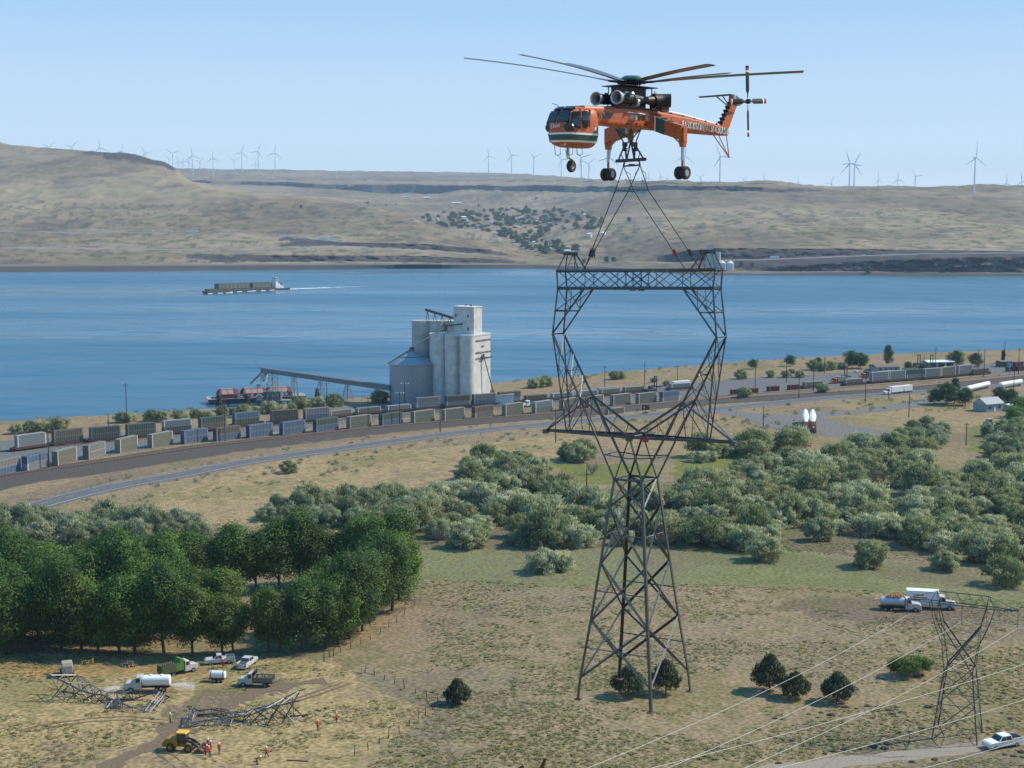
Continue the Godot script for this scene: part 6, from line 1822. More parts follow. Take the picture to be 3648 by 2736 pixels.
	g2.rings(rr, true, true, false)
	part("gallery", g2, mat("gallery_tin", 0.25, 0.26, 0.26, 0.55, 0.3, 0.2, 0.1), c)
	var rf := Shape.new()
	rf.rings([[p1 + sd * 1.6 + Vector3.UP * 1.22, p1 + Vector3.UP * 1.5, p1 - sd * 1.6 + Vector3.UP * 1.22], [p0 + sd * 1.6 + Vector3.UP * 1.22, p0 + Vector3.UP * 1.5, p0 - sd * 1.6 + Vector3.UP * 1.22]], true, true, false)
	part("gallery_roof", rf, M["gallery_tin"], c)
	var lat := mat("trestle_steel", 0.22, 0.21, 0.20, 0.5, 0.5)
	var flat := Vector3(dir.x, 0, dir.z).normalized()
	for w in [0.10, 0.32, 0.53, 0.74]:
		var p := p1.lerp(p0, w)
		var gy := maxf(height(p.x, p.z), -1.0)
		trestle(c, Vector3(p.x, gy, p.z), p - Vector3.UP * 1.2, 2.0, 0.7, lat, 4, flat)
	var pd := p1.lerp(p0, 0.92)
	trestle(c, Vector3(pd.x, 2.5, pd.z), pd - Vector3.UP * 1.2, 2.0, 1.9, lat, 5, flat)
	var boomy := Shape.new()
	boomy.tube(p0 - Vector3.UP * 1.0, p0 + flat * 9.5 - Vector3.UP * 8.0, 0.5, 0.45, 6)
	boomy.tube(p0, p0 + flat * 6.5 + Vector3.UP * 4.4, 0.22, 0.15, 5)
	part("loading_boom", boomy, lat, c)
	var sock := Shape.new()
	sock.lathe([Vector2(1.9, -4.6), Vector2(2.0, -1.0), Vector2(0.8, 0)], 12, Transform3D(Basis(), p0 - Vector3.UP * 1.4 - flat * 1.0))
	part("loading_sock", sock, mat("dirty_canvas", 0.5, 0.48, 0.45, 0.9), c)
	# dock pieces: control hut on piles, mooring dolphins, catwalk
	var wood := mat("pile_wood", 0.075, 0.058, 0.045, 0.9, 0.0, 0.4, 0.5)
	var hut := thing("dock_hut", "small green hut on piles at the conveyor dock", "hut", Vector3(-125.92,0,-734.01) + Vector3(0, 2.6, 1.5))
	var hb := Shape.new()
	hb.slab([Vector2(-4.6, 0), Vector2(-4.6, 4.6), Vector2(4.6, 4.6), Vector2(4.6, 0)], -2.5, 2.5, 0.1)
	part("cabin", hb, mat("green_grey_tin", 0.13, 0.17, 0.16, 0.7, 0.0, 0.25, 0.3), hut)
	var dk := Shape.new()
	dk.box(Vector3(0.5, -0.3, 0), Vector3(18, 0.6, 6.4))
	part("deck", dk, mat("dock_planks", 0.30, 0.27, 0.23, 0.9, 0.0, 0.3, 0.5), hut)
	for x in [-7.5, -4.0, 0.0, 4.0, 8.0]:
		var pl := Shape.new()
		pl.tube(Vector3(x, -6, 2.4), Vector3(x, -0.5, 2.4), 0.32, 0.32, 7)
		pl.tube(Vector3(x, -6, -2.4), Vector3(x, -0.5, -2.4), 0.32, 0.32, 7)
		part("pile", pl, wood, hut)
	var dn := 0
	for q in [Vector3(-153.16,0,-727.48), Vector3(-139.64,0,-732.91), Vector3(-120.31,0,-746.28), Vector3(-103.88,0,-742.89)]:
		dn += 1
		var d := thing("mooring_dolphin", "cluster of dark timber piles in the water, %s from the left by the moored barge" % nth(dn), "mooring piles", q, 0.0, "timber mooring piles")
		for k in 9:
			var a := TAU * k / 9.0
			var s := Shape.new()
			s.tube(Vector3(cos(a) * 2.4, -3, sin(a) * 2.4), Vector3(cos(a) * 0.5, (6.4 if dn == 4 else 4.8) + (k % 3) * 0.5, sin(a) * 0.5), 0.34, 0.3, 6)
			part("pile", s, wood, d)
		var band := Shape.new()
		band.lathe([Vector2(1.2, 3.6), Vector2(1.2, 4.2)], 10)
		part("wrapping", band, mat("black_metal", 0.022, 0.022, 0.023), d)
	var cat := thing("catwalk", "low catwalk over the water from the barge to the bank", "catwalk")
	var k0: Vector3 = Vector3(-112.39,2.2,-740.65)
	var k1: Vector3 = Vector3(-95.68,2.2,-736.21)
	var cw := Shape.new()
	cw.tube(k0, k1, 0.2, 0.2, 4)
	cw.tube(k0 + Vector3(0, 1.0, 0), k1 + Vector3(0, 1.0, 0), 0.05, 0.05, 4)
	part("deck", cw, lat, cat)
	for k in 9:
		var ps := Shape.new()
		ps.tube(k0.lerp(k1, k / 8.0) - Vector3(0, 4.5, 0), k0.lerp(k1, k / 8.0) + Vector3(0, 1.0, 0), 0.06, 0.06, 4)
		part("post", ps, lat, cat)
	moored_barge()
	river_tow()

func hull(long: float, wide: float, deep: float, rake: float) -> Shape:
	var s := Shape.new()
	s.slab([Vector2(0, -0.4), Vector2(-rake, deep), Vector2(long + rake * 0.6, deep), Vector2(long, -0.4)], -wide * 0.5, wide * 0.5, 0.15)
	return s

func moored_barge() -> void:
	var a: Vector3 = Vector3(-159.51,0,-737.31)
	var b: Vector3 = Vector3(-113.65,0,-753.14)
	var d := (b - a)
	var t := thing("covered_barge", "rusty red covered grain barge moored at the conveyor dock", "barge", a, atan2(-d.z, d.x))
	var long := d.length()
	part("hull", hull(long, 12.5, 2.6, 2.5), mat("barge_black", 0.07, 0.06, 0.06, 0.7, 0.0, 0.4, 0.2), t)
	var rim := Shape.new()
	rim.slab([Vector2(-2.4, 2.6), Vector2(-2.4, 2.85), Vector2(long + 1.4, 2.85), Vector2(long + 1.4, 2.6)], -6.3, 6.3, 0.05)
	part("deck_edge", rim, mat("pale_deck", 0.45, 0.40, 0.34, 0.8, 0.0, 0.3, 0.3), t)
	var red := mat("barge_red", 0.20, 0.055, 0.045, 0.75, 0.0, 0.35, 0.25)
	var fade := mat("faded_red_panel", 0.42, 0.29, 0.26, 0.8, 0.0, 0.25, 0.3)
	for q in [[3.5, long * 0.30], [long * 0.33, long * 0.60], [long * 0.60, long - 6.0]]:
		var s := Shape.new()
		var x0: float = q[0]
		var x1: float = q[1]
		var sec := func(x: float, i: float): return [Vector3(x, 2.85, -5.4), Vector3(x, 5.0, -5.2), Vector3(x + i, 7.4, -2.2), Vector3(x + i, 7.4, 2.2), Vector3(x, 5.0, 5.2), Vector3(x, 2.85, 5.4)]
		s.rings([sec.call(x0, 1.2), sec.call(x1, -1.2)], true, true, false)
		var cv := part("cargo_cover", s, red, t)
		var n := int((x1 - x0 - 3.0) / 3.2)
		for k in n:
			var pn := Shape.new()
			var xa := x0 + 1.6 + k * 3.2
			pn.face([Vector3(xa, 5.2, 5.14), Vector3(xa + 0.1, 7.2, 2.56), Vector3(xa + 2.9, 7.2, 2.56), Vector3(xa + 3.0, 5.2, 5.14)])
			pn.face([Vector3(xa, 7.48, -2.0), Vector3(xa + 2.9, 7.48, -2.0), Vector3(xa + 2.9, 7.48, 2.0), Vector3(xa, 7.48, 2.0)])
			part("hatch_panel", pn, fade, cv)
	var tx := part("hull_lettering", text_mesh("SHAVER", 3.6, 0.06), mat("white_letters", 0.72, 0.72, 0.70, 0.7), t)
	tx.position = Vector3(long * 0.55, 3.95, 5.5)
	tx.scale = Vector3(2.1, 0.62, 1)
	var ck := Shape.new()
	ck.box(Vector3(long * 0.52, 8.6, 0), Vector3(1.8, 2.0, 1.8))
	part("deck_box", ck, mat("grey_paint", 0.34, 0.35, 0.35), t)
	for x in [0.5, 2.2, long - 3.0]:
		var bt := Shape.new()
		bt.lathe([Vector2(0.3, 2.8), Vector2(0.3, 3.6), Vector2(0.5, 3.7)], 8, Transform3D(Basis(), Vector3(x, 0, 3.0)), true)
		part("bollard", bt, mat("black_metal", 0.022, 0.022, 0.023), t)

func ribbed_bin(s: Shape, x0: float, x1: float, y0: float, y1: float, hw: float) -> void:
	s.box(Vector3((x0 + x1) * 0.5, (y0 + y1) * 0.5, hw - 0.15), Vector3(x1 - x0, y1 - y0, 0.3))
	s.box(Vector3((x0 + x1) * 0.5, (y0 + y1) * 0.5, -hw + 0.15), Vector3(x1 - x0, y1 - y0, 0.3))
	s.box(Vector3(x0 + 0.15, (y0 + y1) * 0.5, 0), Vector3(0.3, y1 - y0, hw * 2 - 0.7))
	s.box(Vector3(x1 - 0.15, (y0 + y1) * 0.5, 0), Vector3(0.3, y1 - y0, hw * 2 - 0.7))
	s.box(Vector3((x0 + x1) * 0.5, y1 - 1.2, 0), Vector3(x1 - x0 - 0.7, 0.3, hw * 2 - 0.7))

func river_tow() -> void:
	var a: Vector3 = Vector3(-377.23,0,-1787.11)
	var b: Vector3 = Vector3(-336.64,0,-1822.9)
	var d := (b - a).normalized()
	var turn := deg_to_rad(40.0)
	var along := Vector3(cos(turn), 0, -sin(turn))
	var grey := mat("barge_grey", 0.12, 0.11, 0.105, 0.75, 0.0, 0.35, 0.15)
	var oliv := mat("bin_olive", 0.13, 0.135, 0.08, 0.8, 0.0, 0.35, 0.2)
	var rib := mat("bin_rib_cream", 0.42, 0.42, 0.30, 0.8)
	var foam := mat("white_foam", 0.80, 0.82, 0.84, 0.8)
	var base := a
	var side := along.cross(Vector3.UP) # towards the camera side
	for q in [[0.0, 0.0, 48.0, "long grey barge with tall ribbed olive bin, leading the tow on the river", 4.6, 11.0], [51.0, 4.0, 32.0, "shorter ribbed brown barge just ahead of the white tugboat", 4.6, 10.5], [-22.0, -16.0, 30.0, "low dark flat barge at the front left of the river tow", 3.2, 5.4]]:
		var t := thing("river_barge", q[3], "barge", base + along * q[0] - side * q[1], turn, "barges of the river tow")
		part("hull", hull(q[2], 12.8, q[4], 3.0), grey, t)
		var s := Shape.new()
		ribbed_bin(s, 1.5, q[2] - 1.5, q[4], q[5], 6.0)
		var bn := part("cargo_bin", s, oliv if q[0] != 51.0 else mat("bin_brown", 0.14, 0.10, 0.07, 0.8, 0.0, 0.35, 0.2), t)
		if q[5] > 6.0:
			var n := int((q[2] - 4.0) / 1.9)
			for k in n:
				var r := Shape.new()
				r.box(Vector3(2.4 + k * 1.9, (q[4] + q[5]) * 0.5, 6.12), Vector3(0.55, q[5] - q[4], 0.25))
				part("rib", r, rib, bn)
		for k in 4:
			var f := Shape.new()
			var fx: float = [2.0, 16.0, 30.0, q[2] - 3.0][k]
			if fx > q[2]: continue
			f.path([Vector3(fx - 3.0, 0.15, 6.8), Vector3(fx, 0.35, 6.9), Vector3(fx + 4.0, 0.1, 6.9)], 0.45, 5)
			part("bow_foam", f, foam, t)
	var tug := thing("tugboat", "white tugboat with a tall wheelhouse pushing the river barges", "tugboat", base + along * 86.0 - side * 6.0, turn)
	part("hull", hull(24.0, 9.0, 2.2, 1.5), mat("tug_black", 0.05, 0.05, 0.055, 0.6), tug)
	var white := mat("white_paint", 0.78, 0.77, 0.72)
	var dk := Shape.new()
	dk.slab([Vector2(3, 2.2), Vector2(3, 5.4), Vector2(15, 5.4), Vector2(16, 2.2)], -3.6, 3.6, 0.15)
	part("deck_house", dk, white, tug)
	var up := Shape.new()
	up.slab([Vector2(4, 5.4), Vector2(4, 8.4), Vector2(10, 8.4), Vector2(11, 5.4)], -2.8, 2.8, 0.15)
	part("upper_house", up, white, tug)
	var tw := Shape.new()
	tw.slab([Vector2(4.6, 8.4), Vector2(4.6, 13.2), Vector2(7.4, 13.2), Vector2(7.8, 8.4)], -1.4, 1.4, 0.1)
	part("tower", tw, white, tug)
	var wh := Shape.new()
	wh.slab([Vector2(3.8, 13.2), Vector2(3.6, 15.8), Vector2(8.4, 15.8), Vector2(8.2, 13.2)], -2.2, 2.2, 0.15)
	var whp := part("wheelhouse", wh, white, tug)
	var gl := Shape.new()
	gl.box(Vector3(6.0, 14.7, 2.22), Vector3(4.0, 1.1, 0.06))
	gl.box(Vector3(3.66, 14.7, 0), Vector3(0.1, 1.1, 3.8))
	part("window", gl, mat("tinted_glass", 0.018, 0.024, 0.030, 0.08), whp)
	for q in [[1.8, -2.0], [1.8, 2.0]]:
		var kn := Shape.new()
		kn.tube(Vector3(q[0], 1.5, q[1]), Vector3(q[0], 17.2, q[1]), 0.3, 0.2, 6)
		part("mast", kn, mat("tug_black", 0.05, 0.05, 0.055), tug)
	for z in [-1.8, 1.8]:
		var fn := Shape.new()
		fn.tube(Vector3(13.5, 5.0, z), Vector3(13.8, 9.0, z), 0.5, 0.5, 8)
		part("funnel", fn, mat("tug_black", 0.05, 0.05, 0.055), tug)
	var rd := Shape.new()
	rd.lathe([Vector2(0.7, 15.9), Vector2(0.8, 16.4), Vector2(0.3, 17.0)], 10, Transform3D(Basis(), Vector3(2.2, 1.0, 0)), true)
	part("radar_dome", rd, white, tug)
	# wake: churned water, low ridges of foam
	var w := Shape.new()
	var r := RandomNumberGenerator.new()
	r.seed = 5
	for k in 260:
		var u := pow(r.randf(), 1.6)
		var p := Vector3(26.0 + u * 120.0, 0.12, r.randfn() * (1.3 + u * 3.5))
		var l := r.randf_range(1.0, 4.0) * (1.0 - u * 0.6)
		w.path([p - Vector3(l, 0.1, 0), p + Vector3(0, 0.16, 0), p + Vector3(l, -0.1, 0)], r.randf_range(0.12, 0.35) * (1.1 - u), 4)
	var wk := part("wake", w, foam, self)
	wk.transform = tug.transform
	tag(wk, "white foaming wake trailing behind the tugboat", "wake", "", "stuff")


# ---------------------------------------------------------------- container yard
const TONES := {"t": ["tan", Color(0.288, 0.277, 0.209), false], "s": ["pale grey", Color(0.331, 0.346, 0.338), false], "b": ["blue", Color(0.083, 0.126, 0.194), true], "g": ["dark green ribbed", Color(0.061, 0.083, 0.061), true], "w": ["brown ribbed", Color(0.122, 0.090, 0.061), true], "r": ["rusty grey ribbed", Color(0.194, 0.180, 0.162), true], "k": ["brick red", Color(0.151, 0.040, 0.032), false]}

func container_proto(key: String, long: float) -> Node3D:
	var q: Array = TONES[key]
	var root := proto("shipping_container", "container", "containers in the rail yard")
	var c: Color = q[1]
	var m := mat("container_" + key, c.r, c.g, c.b, 0.7, 0.0, 0.35, 0.35)
	var light := mat("container_frame_" + key, minf(c.r * 1.3 + 0.07, 0.7), minf(c.g * 1.3 + 0.07, 0.7), minf(c.b * 1.3 + 0.06, 0.7), 0.7)
	var s := Shape.new()
	s.box(Vector3(0, 1.3, 0), Vector3(long, 2.5, 2.5))
	part("body", s, m, root)
	var r := Shape.new()
	r.box(Vector3(0, 2.58, 0), Vector3(long - 0.06, 0.08, 2.5))
	part("roof", r, m, root)
	for x in [-1.0, 1.0]:
		for z in [-1.0, 1.0]:
			var p := Shape.new()
			p.box(Vector3(x * (long * 0.5 - 0.22), 1.3, z * 1.23), Vector3(0.5, 2.6, 0.16))
			part("corner_post", p, light, root)
	var ribs := Shape.new()
	var n := 15 if q[2] else 26
	for k in n:
		for z in [-1.0, 1.0]:
			ribs.box(Vector3(-long * 0.5 + 0.7 + (long - 1.4) * k / (n - 1), 1.28, z * 1.29), Vector3(0.26 if q[2] else 0.2, 2.2, 0.14 if q[2] else 0.06))
	for y in [0.12, 2.5]:
		for z in [-1.0, 1.0]: ribs.box(Vector3(0, y, z * 1.27), Vector3(long - 0.9, 0.16, 0.12))
	part("side_ribs", ribs, light if q[2] else m, root).set_meta("kind", "stuff")
	return root

func yard() -> void:
	var prot := {}
	for k in TONES: prot[k] = container_proto(k, 12.0)
	var prot2 := {}
	for k in TONES: prot2[k] = container_proto(k, 12.2)
	var front: Array = [[gp(-182.2,-489.6),"rb"],[gp(-174.9,-499.5),"bs"],[gp(-167.4,-510.2),"tt"],[gp(-159.9,-523.3),"rr"],[gp(-152.0,-537.7),"tt"],[gp(-142.6,-549.5),"tt"],[gp(-132.0,-559.0),"bb"],[gp(-120.5,-566.0),"wb"],[gp(-108.5,-574.0),"bb"],[gp(-96.0,-582.1),"bb"],[gp(-83.1,-590.5),"gb"],[gp(-69.8,-598.3),"tt"],[gp(-56.5,-606.3),"gb"],[gp(-43.2,-614.5),"tt"],[gp(-30.0,-621.3),"tt"],[gp(-16.5,-629.1),"wt"],[gp(-2.8,-637.9),"tt"],[gp(11.0,-646.1),"st"],[gp(24.2,-654.5),"tt"],[gp(36.8,-665.0),"tt"],[gp(49.1,-671.9),"tt"],[gp(61.8,-676.9),"tt"],[gp(74.1,-682.9),"bs"]]
	for k in front.size():
		var p: Vector3 = front[k][0]
		var q: Vector3 = front[mini(k + 1, front.size() - 1)][0] - front[maxi(k - 1, 0)][0]
		var a := atan2(-q.z, q.x) + deg_to_rad(15.0)
		var along := Vector3(cos(a), 0, -sin(a))
		var mid := p + along * 6.0 - along.cross(Vector3.UP) * 1.3
		for j in 2:
			var key: String = front[k][1][1 - j]
			copy(prot[key], "%s container, %s of the %s stack from the left beside the railway" % [TONES[key][0], ["bottom", "top"][j], nth(k + 1)], Vector3(mid.x, 7.58 + j * 2.66, mid.z), a)
	# train of well cars with containers
	var car := proto("rail_car", "rail car", "container cars on the siding")
	var rust := mat("rail_car_rust", 0.16, 0.075, 0.05, 0.8, 0.1, 0.4, 0.4)
	var cs := Shape.new()
	for z in [-1.0, 1.0]: cs.slab([Vector2(-6.6, 0.5), Vector2(-7.4, 1.1), Vector2(-6.2, 1.45), Vector2(6.2, 1.45), Vector2(7.4, 1.1), Vector2(6.6, 0.5)], z * 1.45 - 0.08, z * 1.45 + 0.08, 0.02)
	cs.box(Vector3(0, 0.55, 0), Vector3(13.0, 0.2, 2.7))
	part("side_sills", cs, rust, car)
	for x in [-7.6, 7.6]:
		var pl := Shape.new()
		pl.box(Vector3(x, 1.15, 0), Vector3(1.6, 0.25, 2.4))
		pl.box(Vector3(x * 1.1, 0.95, 0), Vector3(0.6, 0.3, 0.4))
		part("end_platform", pl, rust, car)
		for w in [-0.55, 0.55]: wheel(car, Vector3(x + w, 0.5, 0), 0.45, 1.6, Vector3(0, 0, 1), mat("rail_steel", 0.12, 0.075, 0.055))
	var rows := [[[[gp(-193.3,-541.6),"ss"],[gp(-182.9,-553.5),"wg"],[gp(-170.7,-561.8),"gg"],[gp(-158.1,-570.3),"gg"],[gp(-145.7,-580.6),"sg"],[gp(-132.0,-588.9),"gw"],[gp(-120.4,-603.1),"bg"],[gp(-105.9,-611.2),"ww"],[gp(-91.8,-617.1),"rb"],[gp(-82.0,-628.2),"t"],[gp(-70.8,-637.9),"t"],[gp(-57.7,-646.1),"s"],[gp(-44.9,-654.5),"rs"],[gp(-31.1,-661.2),"ws"],[gp(-18.3,-667.0),"rb"],[gp(-6.0,-674.9),"ws"],[gp(6.9,-683.0),"w"],[gp(20.2,-690.3),"s"],[gp(33.6,-699.9),"s"],[gp(45.5,-707.5),"t"],[gp(58.2,-716.4),"t"],[gp(83.6,-730.2),"s"]], "on the riverside train"], [[[gp(113.0,-713.0),"k"],[gp(121.8,-717.5),"k"],[gp(134.4,-726.7),"k"],[gp(146.2,-732.6),"k"],[gp(155.4,-738.5),"t"],[gp(180.0,-750.7),"t"],[gp(196.6,-760.7),"ss"],[gp(207.7,-767.1),"ss"],[gp(219.1,-773.6),"gs"],[gp(230.6,-778.9),"ss"],[gp(241.9,-785.6),"tt"],[gp(254.7,-795.2),"ss"],[gp(265.0,-800.8),"w"]], "on the right-hand train"]]
	for row in rows:
		var list: Array = row[0]
		for k in list.size():
			var p: Vector3 = list[k][0]
			var q: Vector3 = list[mini(k + 1, list.size() - 1)][0] - list[maxi(k - 1, 0)][0]
			var a := atan2(-q.z, q.x)
			var along := Vector3(cos(a), 0, -sin(a))
			var short: bool = list[k][1] == "k"
			var mid := p + along * (3.6 if short else 6.3) - along.cross(Vector3.UP) * 1.3
			if not short: copy(car, "rusty rail car under the %s stack %s" % [nth(k + 1), row[1]], Vector3(mid.x, 7.72, mid.z), a)
			for j in list[k][1].length():
				var key: String = list[k][1][list[k][1].length() - 1 - j]
				var o := copy(prot2[key], "%s container, %s of the %s stack %s" % [TONES[key][0], ["bottom", "top"][j], nth(k + 1), row[1]], Vector3(mid.x, (7.6 if short else 8.45) + j * 2.66, mid.z), a)
				if short: o.scale = Vector3(0.56, 1, 1)
	# loose boxes
	for q in [[gp(47.23,-638.84), "t", 1.08, 0.8, "tan container alone on the verge between tracks and highway"], [gp(295.46,-823.87), "k", 0.6, 0.8, "brick red container stack at the far right, bottom left"], [gp(302.17,-826.86), "k", 0.6, 0.8, "brick red container at the right frame edge, bottom right"], [gp(214.58,-800.76), "s", 0.7, 0.9, "pale grey container parked behind the right-hand train"], [gp(232.30,-815.05), "g", 0.7, 0.9, "dark green container behind the right-hand train"], [gp(49.07,-724.39), "s", 0.5, 0.9, "pale container standing alone behind the siding"]]:
		var o := copy(prot2[q[1]], q[4], q[0] + Vector3(0, 0.06, 0), deg_to_rad(36.0))
		o.scale = Vector3(q[3], 1, 1)
	var up := copy(prot2["k"], "brick red container on top of the far right stack", gp(299.31,-825.36) + Vector3(0, 2.75, 0), deg_to_rad(36.0))
	up.scale = Vector3(0.6, 1, 1)
	poles()
	right_yard()

func poles() -> void:
	var wood := mat("pole_wood", 0.085, 0.068, 0.055, 0.9, 0.0, 0.3, 0.6)
	var list: Array = [[gp(-169.6,-506.8),15.4,"cross"],[gp(-176.3,-606.3),5.8,"stub"],[gp(-170.9,-616.2),17.9,"cross"],[gp(-117.4,-567.5),16.8,"cross"],[gp(-87.8,-660.2),13.3,"cross"],[gp(-62.2,-600.7),14.1,"cross"],[gp(-49.4,-611.2),14.8,"lamp"],[gp(-51.1,-663.1),12.7,"lamp"],[gp(-30.1,-581.9),13.5,"plain"],[gp(17.4,-552.8),13.6,"plain"],[gp(24.6,-455.1),7.0,"plain"],[gp(49.0,-736.1),12.8,"cross"],[gp(70.0,-736.1),14.6,"plain"],[gp(88.4,-744.5),12.2,"cross"],[gp(128.3,-734.9),11.9,"plain"],[gp(85.2,-479.2),3.9,"plain"],[gp(108.3,-598.3),8.9,"plain"],[gp(151.0,-767.1),16.1,"cross"],[gp(142.9,-693.3),14.4,"plain"],[gp(157.3,-727.0),15.6,"plain"],[gp(181.9,-812.2),9.7,"cross"],[gp(127.8,-511.5),6.8,"cross"],[gp(172.3,-678.6),12.0,"plain"],[gp(186.8,-690.1),6.0,"plain"],[gp(178.0,-623.3),10.9,"plain"],[gp(239.7,-812.2),10.7,"plain"],[gp(251.8,-829.9),13.8,"cross"],[gp(178.7,-545.5),9.0,"cross"],[gp(277.2,-829.9),12.6,"cross"],[gp(269.1,-795.1),15.6,"cross"],[gp(307.2,-871.0),13.2,"cross"],[gp(245.1,-680.4),18.6,"plain"],[gp(293.3,-807.8),15.2,"cross"]]
	for k in list.size():
		var q: Array = list[k]
		var t := thing("utility_pole", "dark wooden %s, %s pole from the left" % [{"cross": "utility pole with crossarm", "lamp": "yard light pole with floodlights", "plain": "bare pole", "stub": "short stub pole on the bank"}[q[2]], nth(k + 1)], "pole", q[0], 0.0, "poles along the yard and highway")
		var s := Shape.new()
		s.tube(Vector3(0, -0.5, 0), Vector3(0, q[1], 0), 0.24, 0.15, 7)
		part("post", s, wood, t)
		if q[2] == "cross":
			var a := Shape.new()
			a.box(Vector3(0, q[1] - 0.9, 0.16), Vector3(2.6, 0.16, 0.14), Basis(Vector3.UP, 0.6))
			part("crossarm", a, wood, t)
			for x in [-1.1, 0.0, 1.1]:
				var i := Shape.new()
				var at := Vector3(x * cos(0.6), q[1] - 0.8, 0.16 - x * sin(0.6))
				i.lathe([Vector2(0.09, 0), Vector2(0.12, 0.14), Vector2(0.05, 0.26)], 6, Transform3D(Basis(), at), true)
				part("insulator", i, mat("brown_porcelain", 0.05, 0.035, 0.03, 0.3), t)
		elif q[2] == "lamp":
			var a := Shape.new()
			a.box(Vector3(0, q[1] - 0.3, 0), Vector3(3.8, 0.14, 0.14))
			part("crossarm", a, wood, t)
			for x in [-1.7, -0.6, 0.6, 1.7]:
				var f := Shape.new()
				f.lathe([Vector2(0.15, 0.3), Vector2(0.38, -0.2), Vector2(0.30, -0.26)], 10, Transform3D(Basis(Vector3.RIGHT, 0.6), Vector3(x, q[1] - 0.45, 0.15)), true)
				part("floodlight", f, mat("lamp_housing", 0.6, 0.6, 0.58, 0.4, 0.3), t)

func house(t: Node3D, w: float, d: float, h: float, rise: float, wall: Material, roof: Material) -> void:
	var s := Shape.new()
	s.box(Vector3(0, h * 0.5 - 0.2, 0), Vector3(w, h + 0.4, d))
	part("wall", s, wall, t)
	var r := Shape.new()
	r.rings([[Vector3(-w * 0.5 - 0.4, h, -d * 0.5 - 0.5), Vector3(-w * 0.5 - 0.4, h + rise, 0), Vector3(-w * 0.5 - 0.4, h, d * 0.5 + 0.5)], [Vector3(w * 0.5 + 0.4, h, -d * 0.5 - 0.5), Vector3(w * 0.5 + 0.4, h + rise, 0), Vector3(w * 0.5 + 0.4, h, d * 0.5 + 0.5)]], true, true, false)
	part("roof", r, roof, t)

func win(t: Node3D, x: float, y: float, z: float, w: float, h: float, m: Material, called := "window") -> void:
	var s := Shape.new()
	s.box(Vector3(x, y, z), Vector3(w, h, 0.1))
	part(called, s, m, t)

func lorry(called: String, label: String, at: Vector3, turn: float, cab: Material, load_: Callable, long := 14.0, axles := [1.2, 4.6, 11.5, 12.7], sleeper := true) -> Node3D:
	# x forward; front bumper near x = 0, body reaches back to -long
	var t := thing(called, label, "truck", at, turn)
	var glass := mat("tinted_glass", 0.018, 0.024, 0.030, 0.08)
	var black := mat("black_metal", 0.022, 0.022, 0.023)
	var f := Shape.new()
	f.box(Vector3(-long * 0.5 - 0.4, 0.85, 0), Vector3(long - 0.8, 0.25, 1.0))
	part("chassis", f, black, t)
	var hood := Shape.new()
	hood.slab([Vector2(0, 0.6), Vector2(0.05, 1.6), Vector2(-0.3, 1.85), Vector2(-1.9, 2.0), Vector2(-1.9, 0.6)], -1.0, 1.0, 0.1)
	part("hood", hood, cab, t)
	var c := Shape.new()
	c.slab([Vector2(-1.85, 0.6), Vector2(-1.85, 2.0), Vector2(-2.3, 3.0), Vector2(-3.9 if sleeper else -3.3, 3.1), Vector2(-3.9 if sleeper else -3.3, 0.6)], -1.2, 1.2, 0.1)
	var cb := part("cab", c, cab, t)
	var w := Shape.new()
	w.face([Vector3(-1.86, 2.05, -1.05), Vector3(-2.24, 2.9, -1.0), Vector3(-2.24, 2.9, 1.0), Vector3(-1.86, 2.05, 1.05)])
	part("windscreen", w, glass, cb)
	for z in [-1.21, 1.21]: win(cb, -2.65, 2.4, z, 0.75, 0.7, glass, "side_window")
	var g := Shape.new()
	g.box(Vector3(0.08, 1.15, 0), Vector3(0.08, 0.8, 1.3))
	g.box(Vector3(0.1, 0.6, 0), Vector3(0.25, 0.3, 2.2))
	part("grille", g, mat("chrome", 0.7, 0.7, 0.7, 0.2, 0.9), t)
	for z in [-0.85, 0.85]:
		var hl := Shape.new()
		hl.box(Vector3(0.06, 1.1, z), Vector3(0.08, 0.22, 0.25))
		part("headlight", hl, mat("lamp_glass", 0.75, 0.75, 0.72, 0.15), t)
	for x in axles:
		for z in [-0.95, 0.95]:
			wheel(t, Vector3(-x, 0.52, z), 0.52, 0.36 if x < 2.0 else 0.56)
	load_.call(t)
	return t

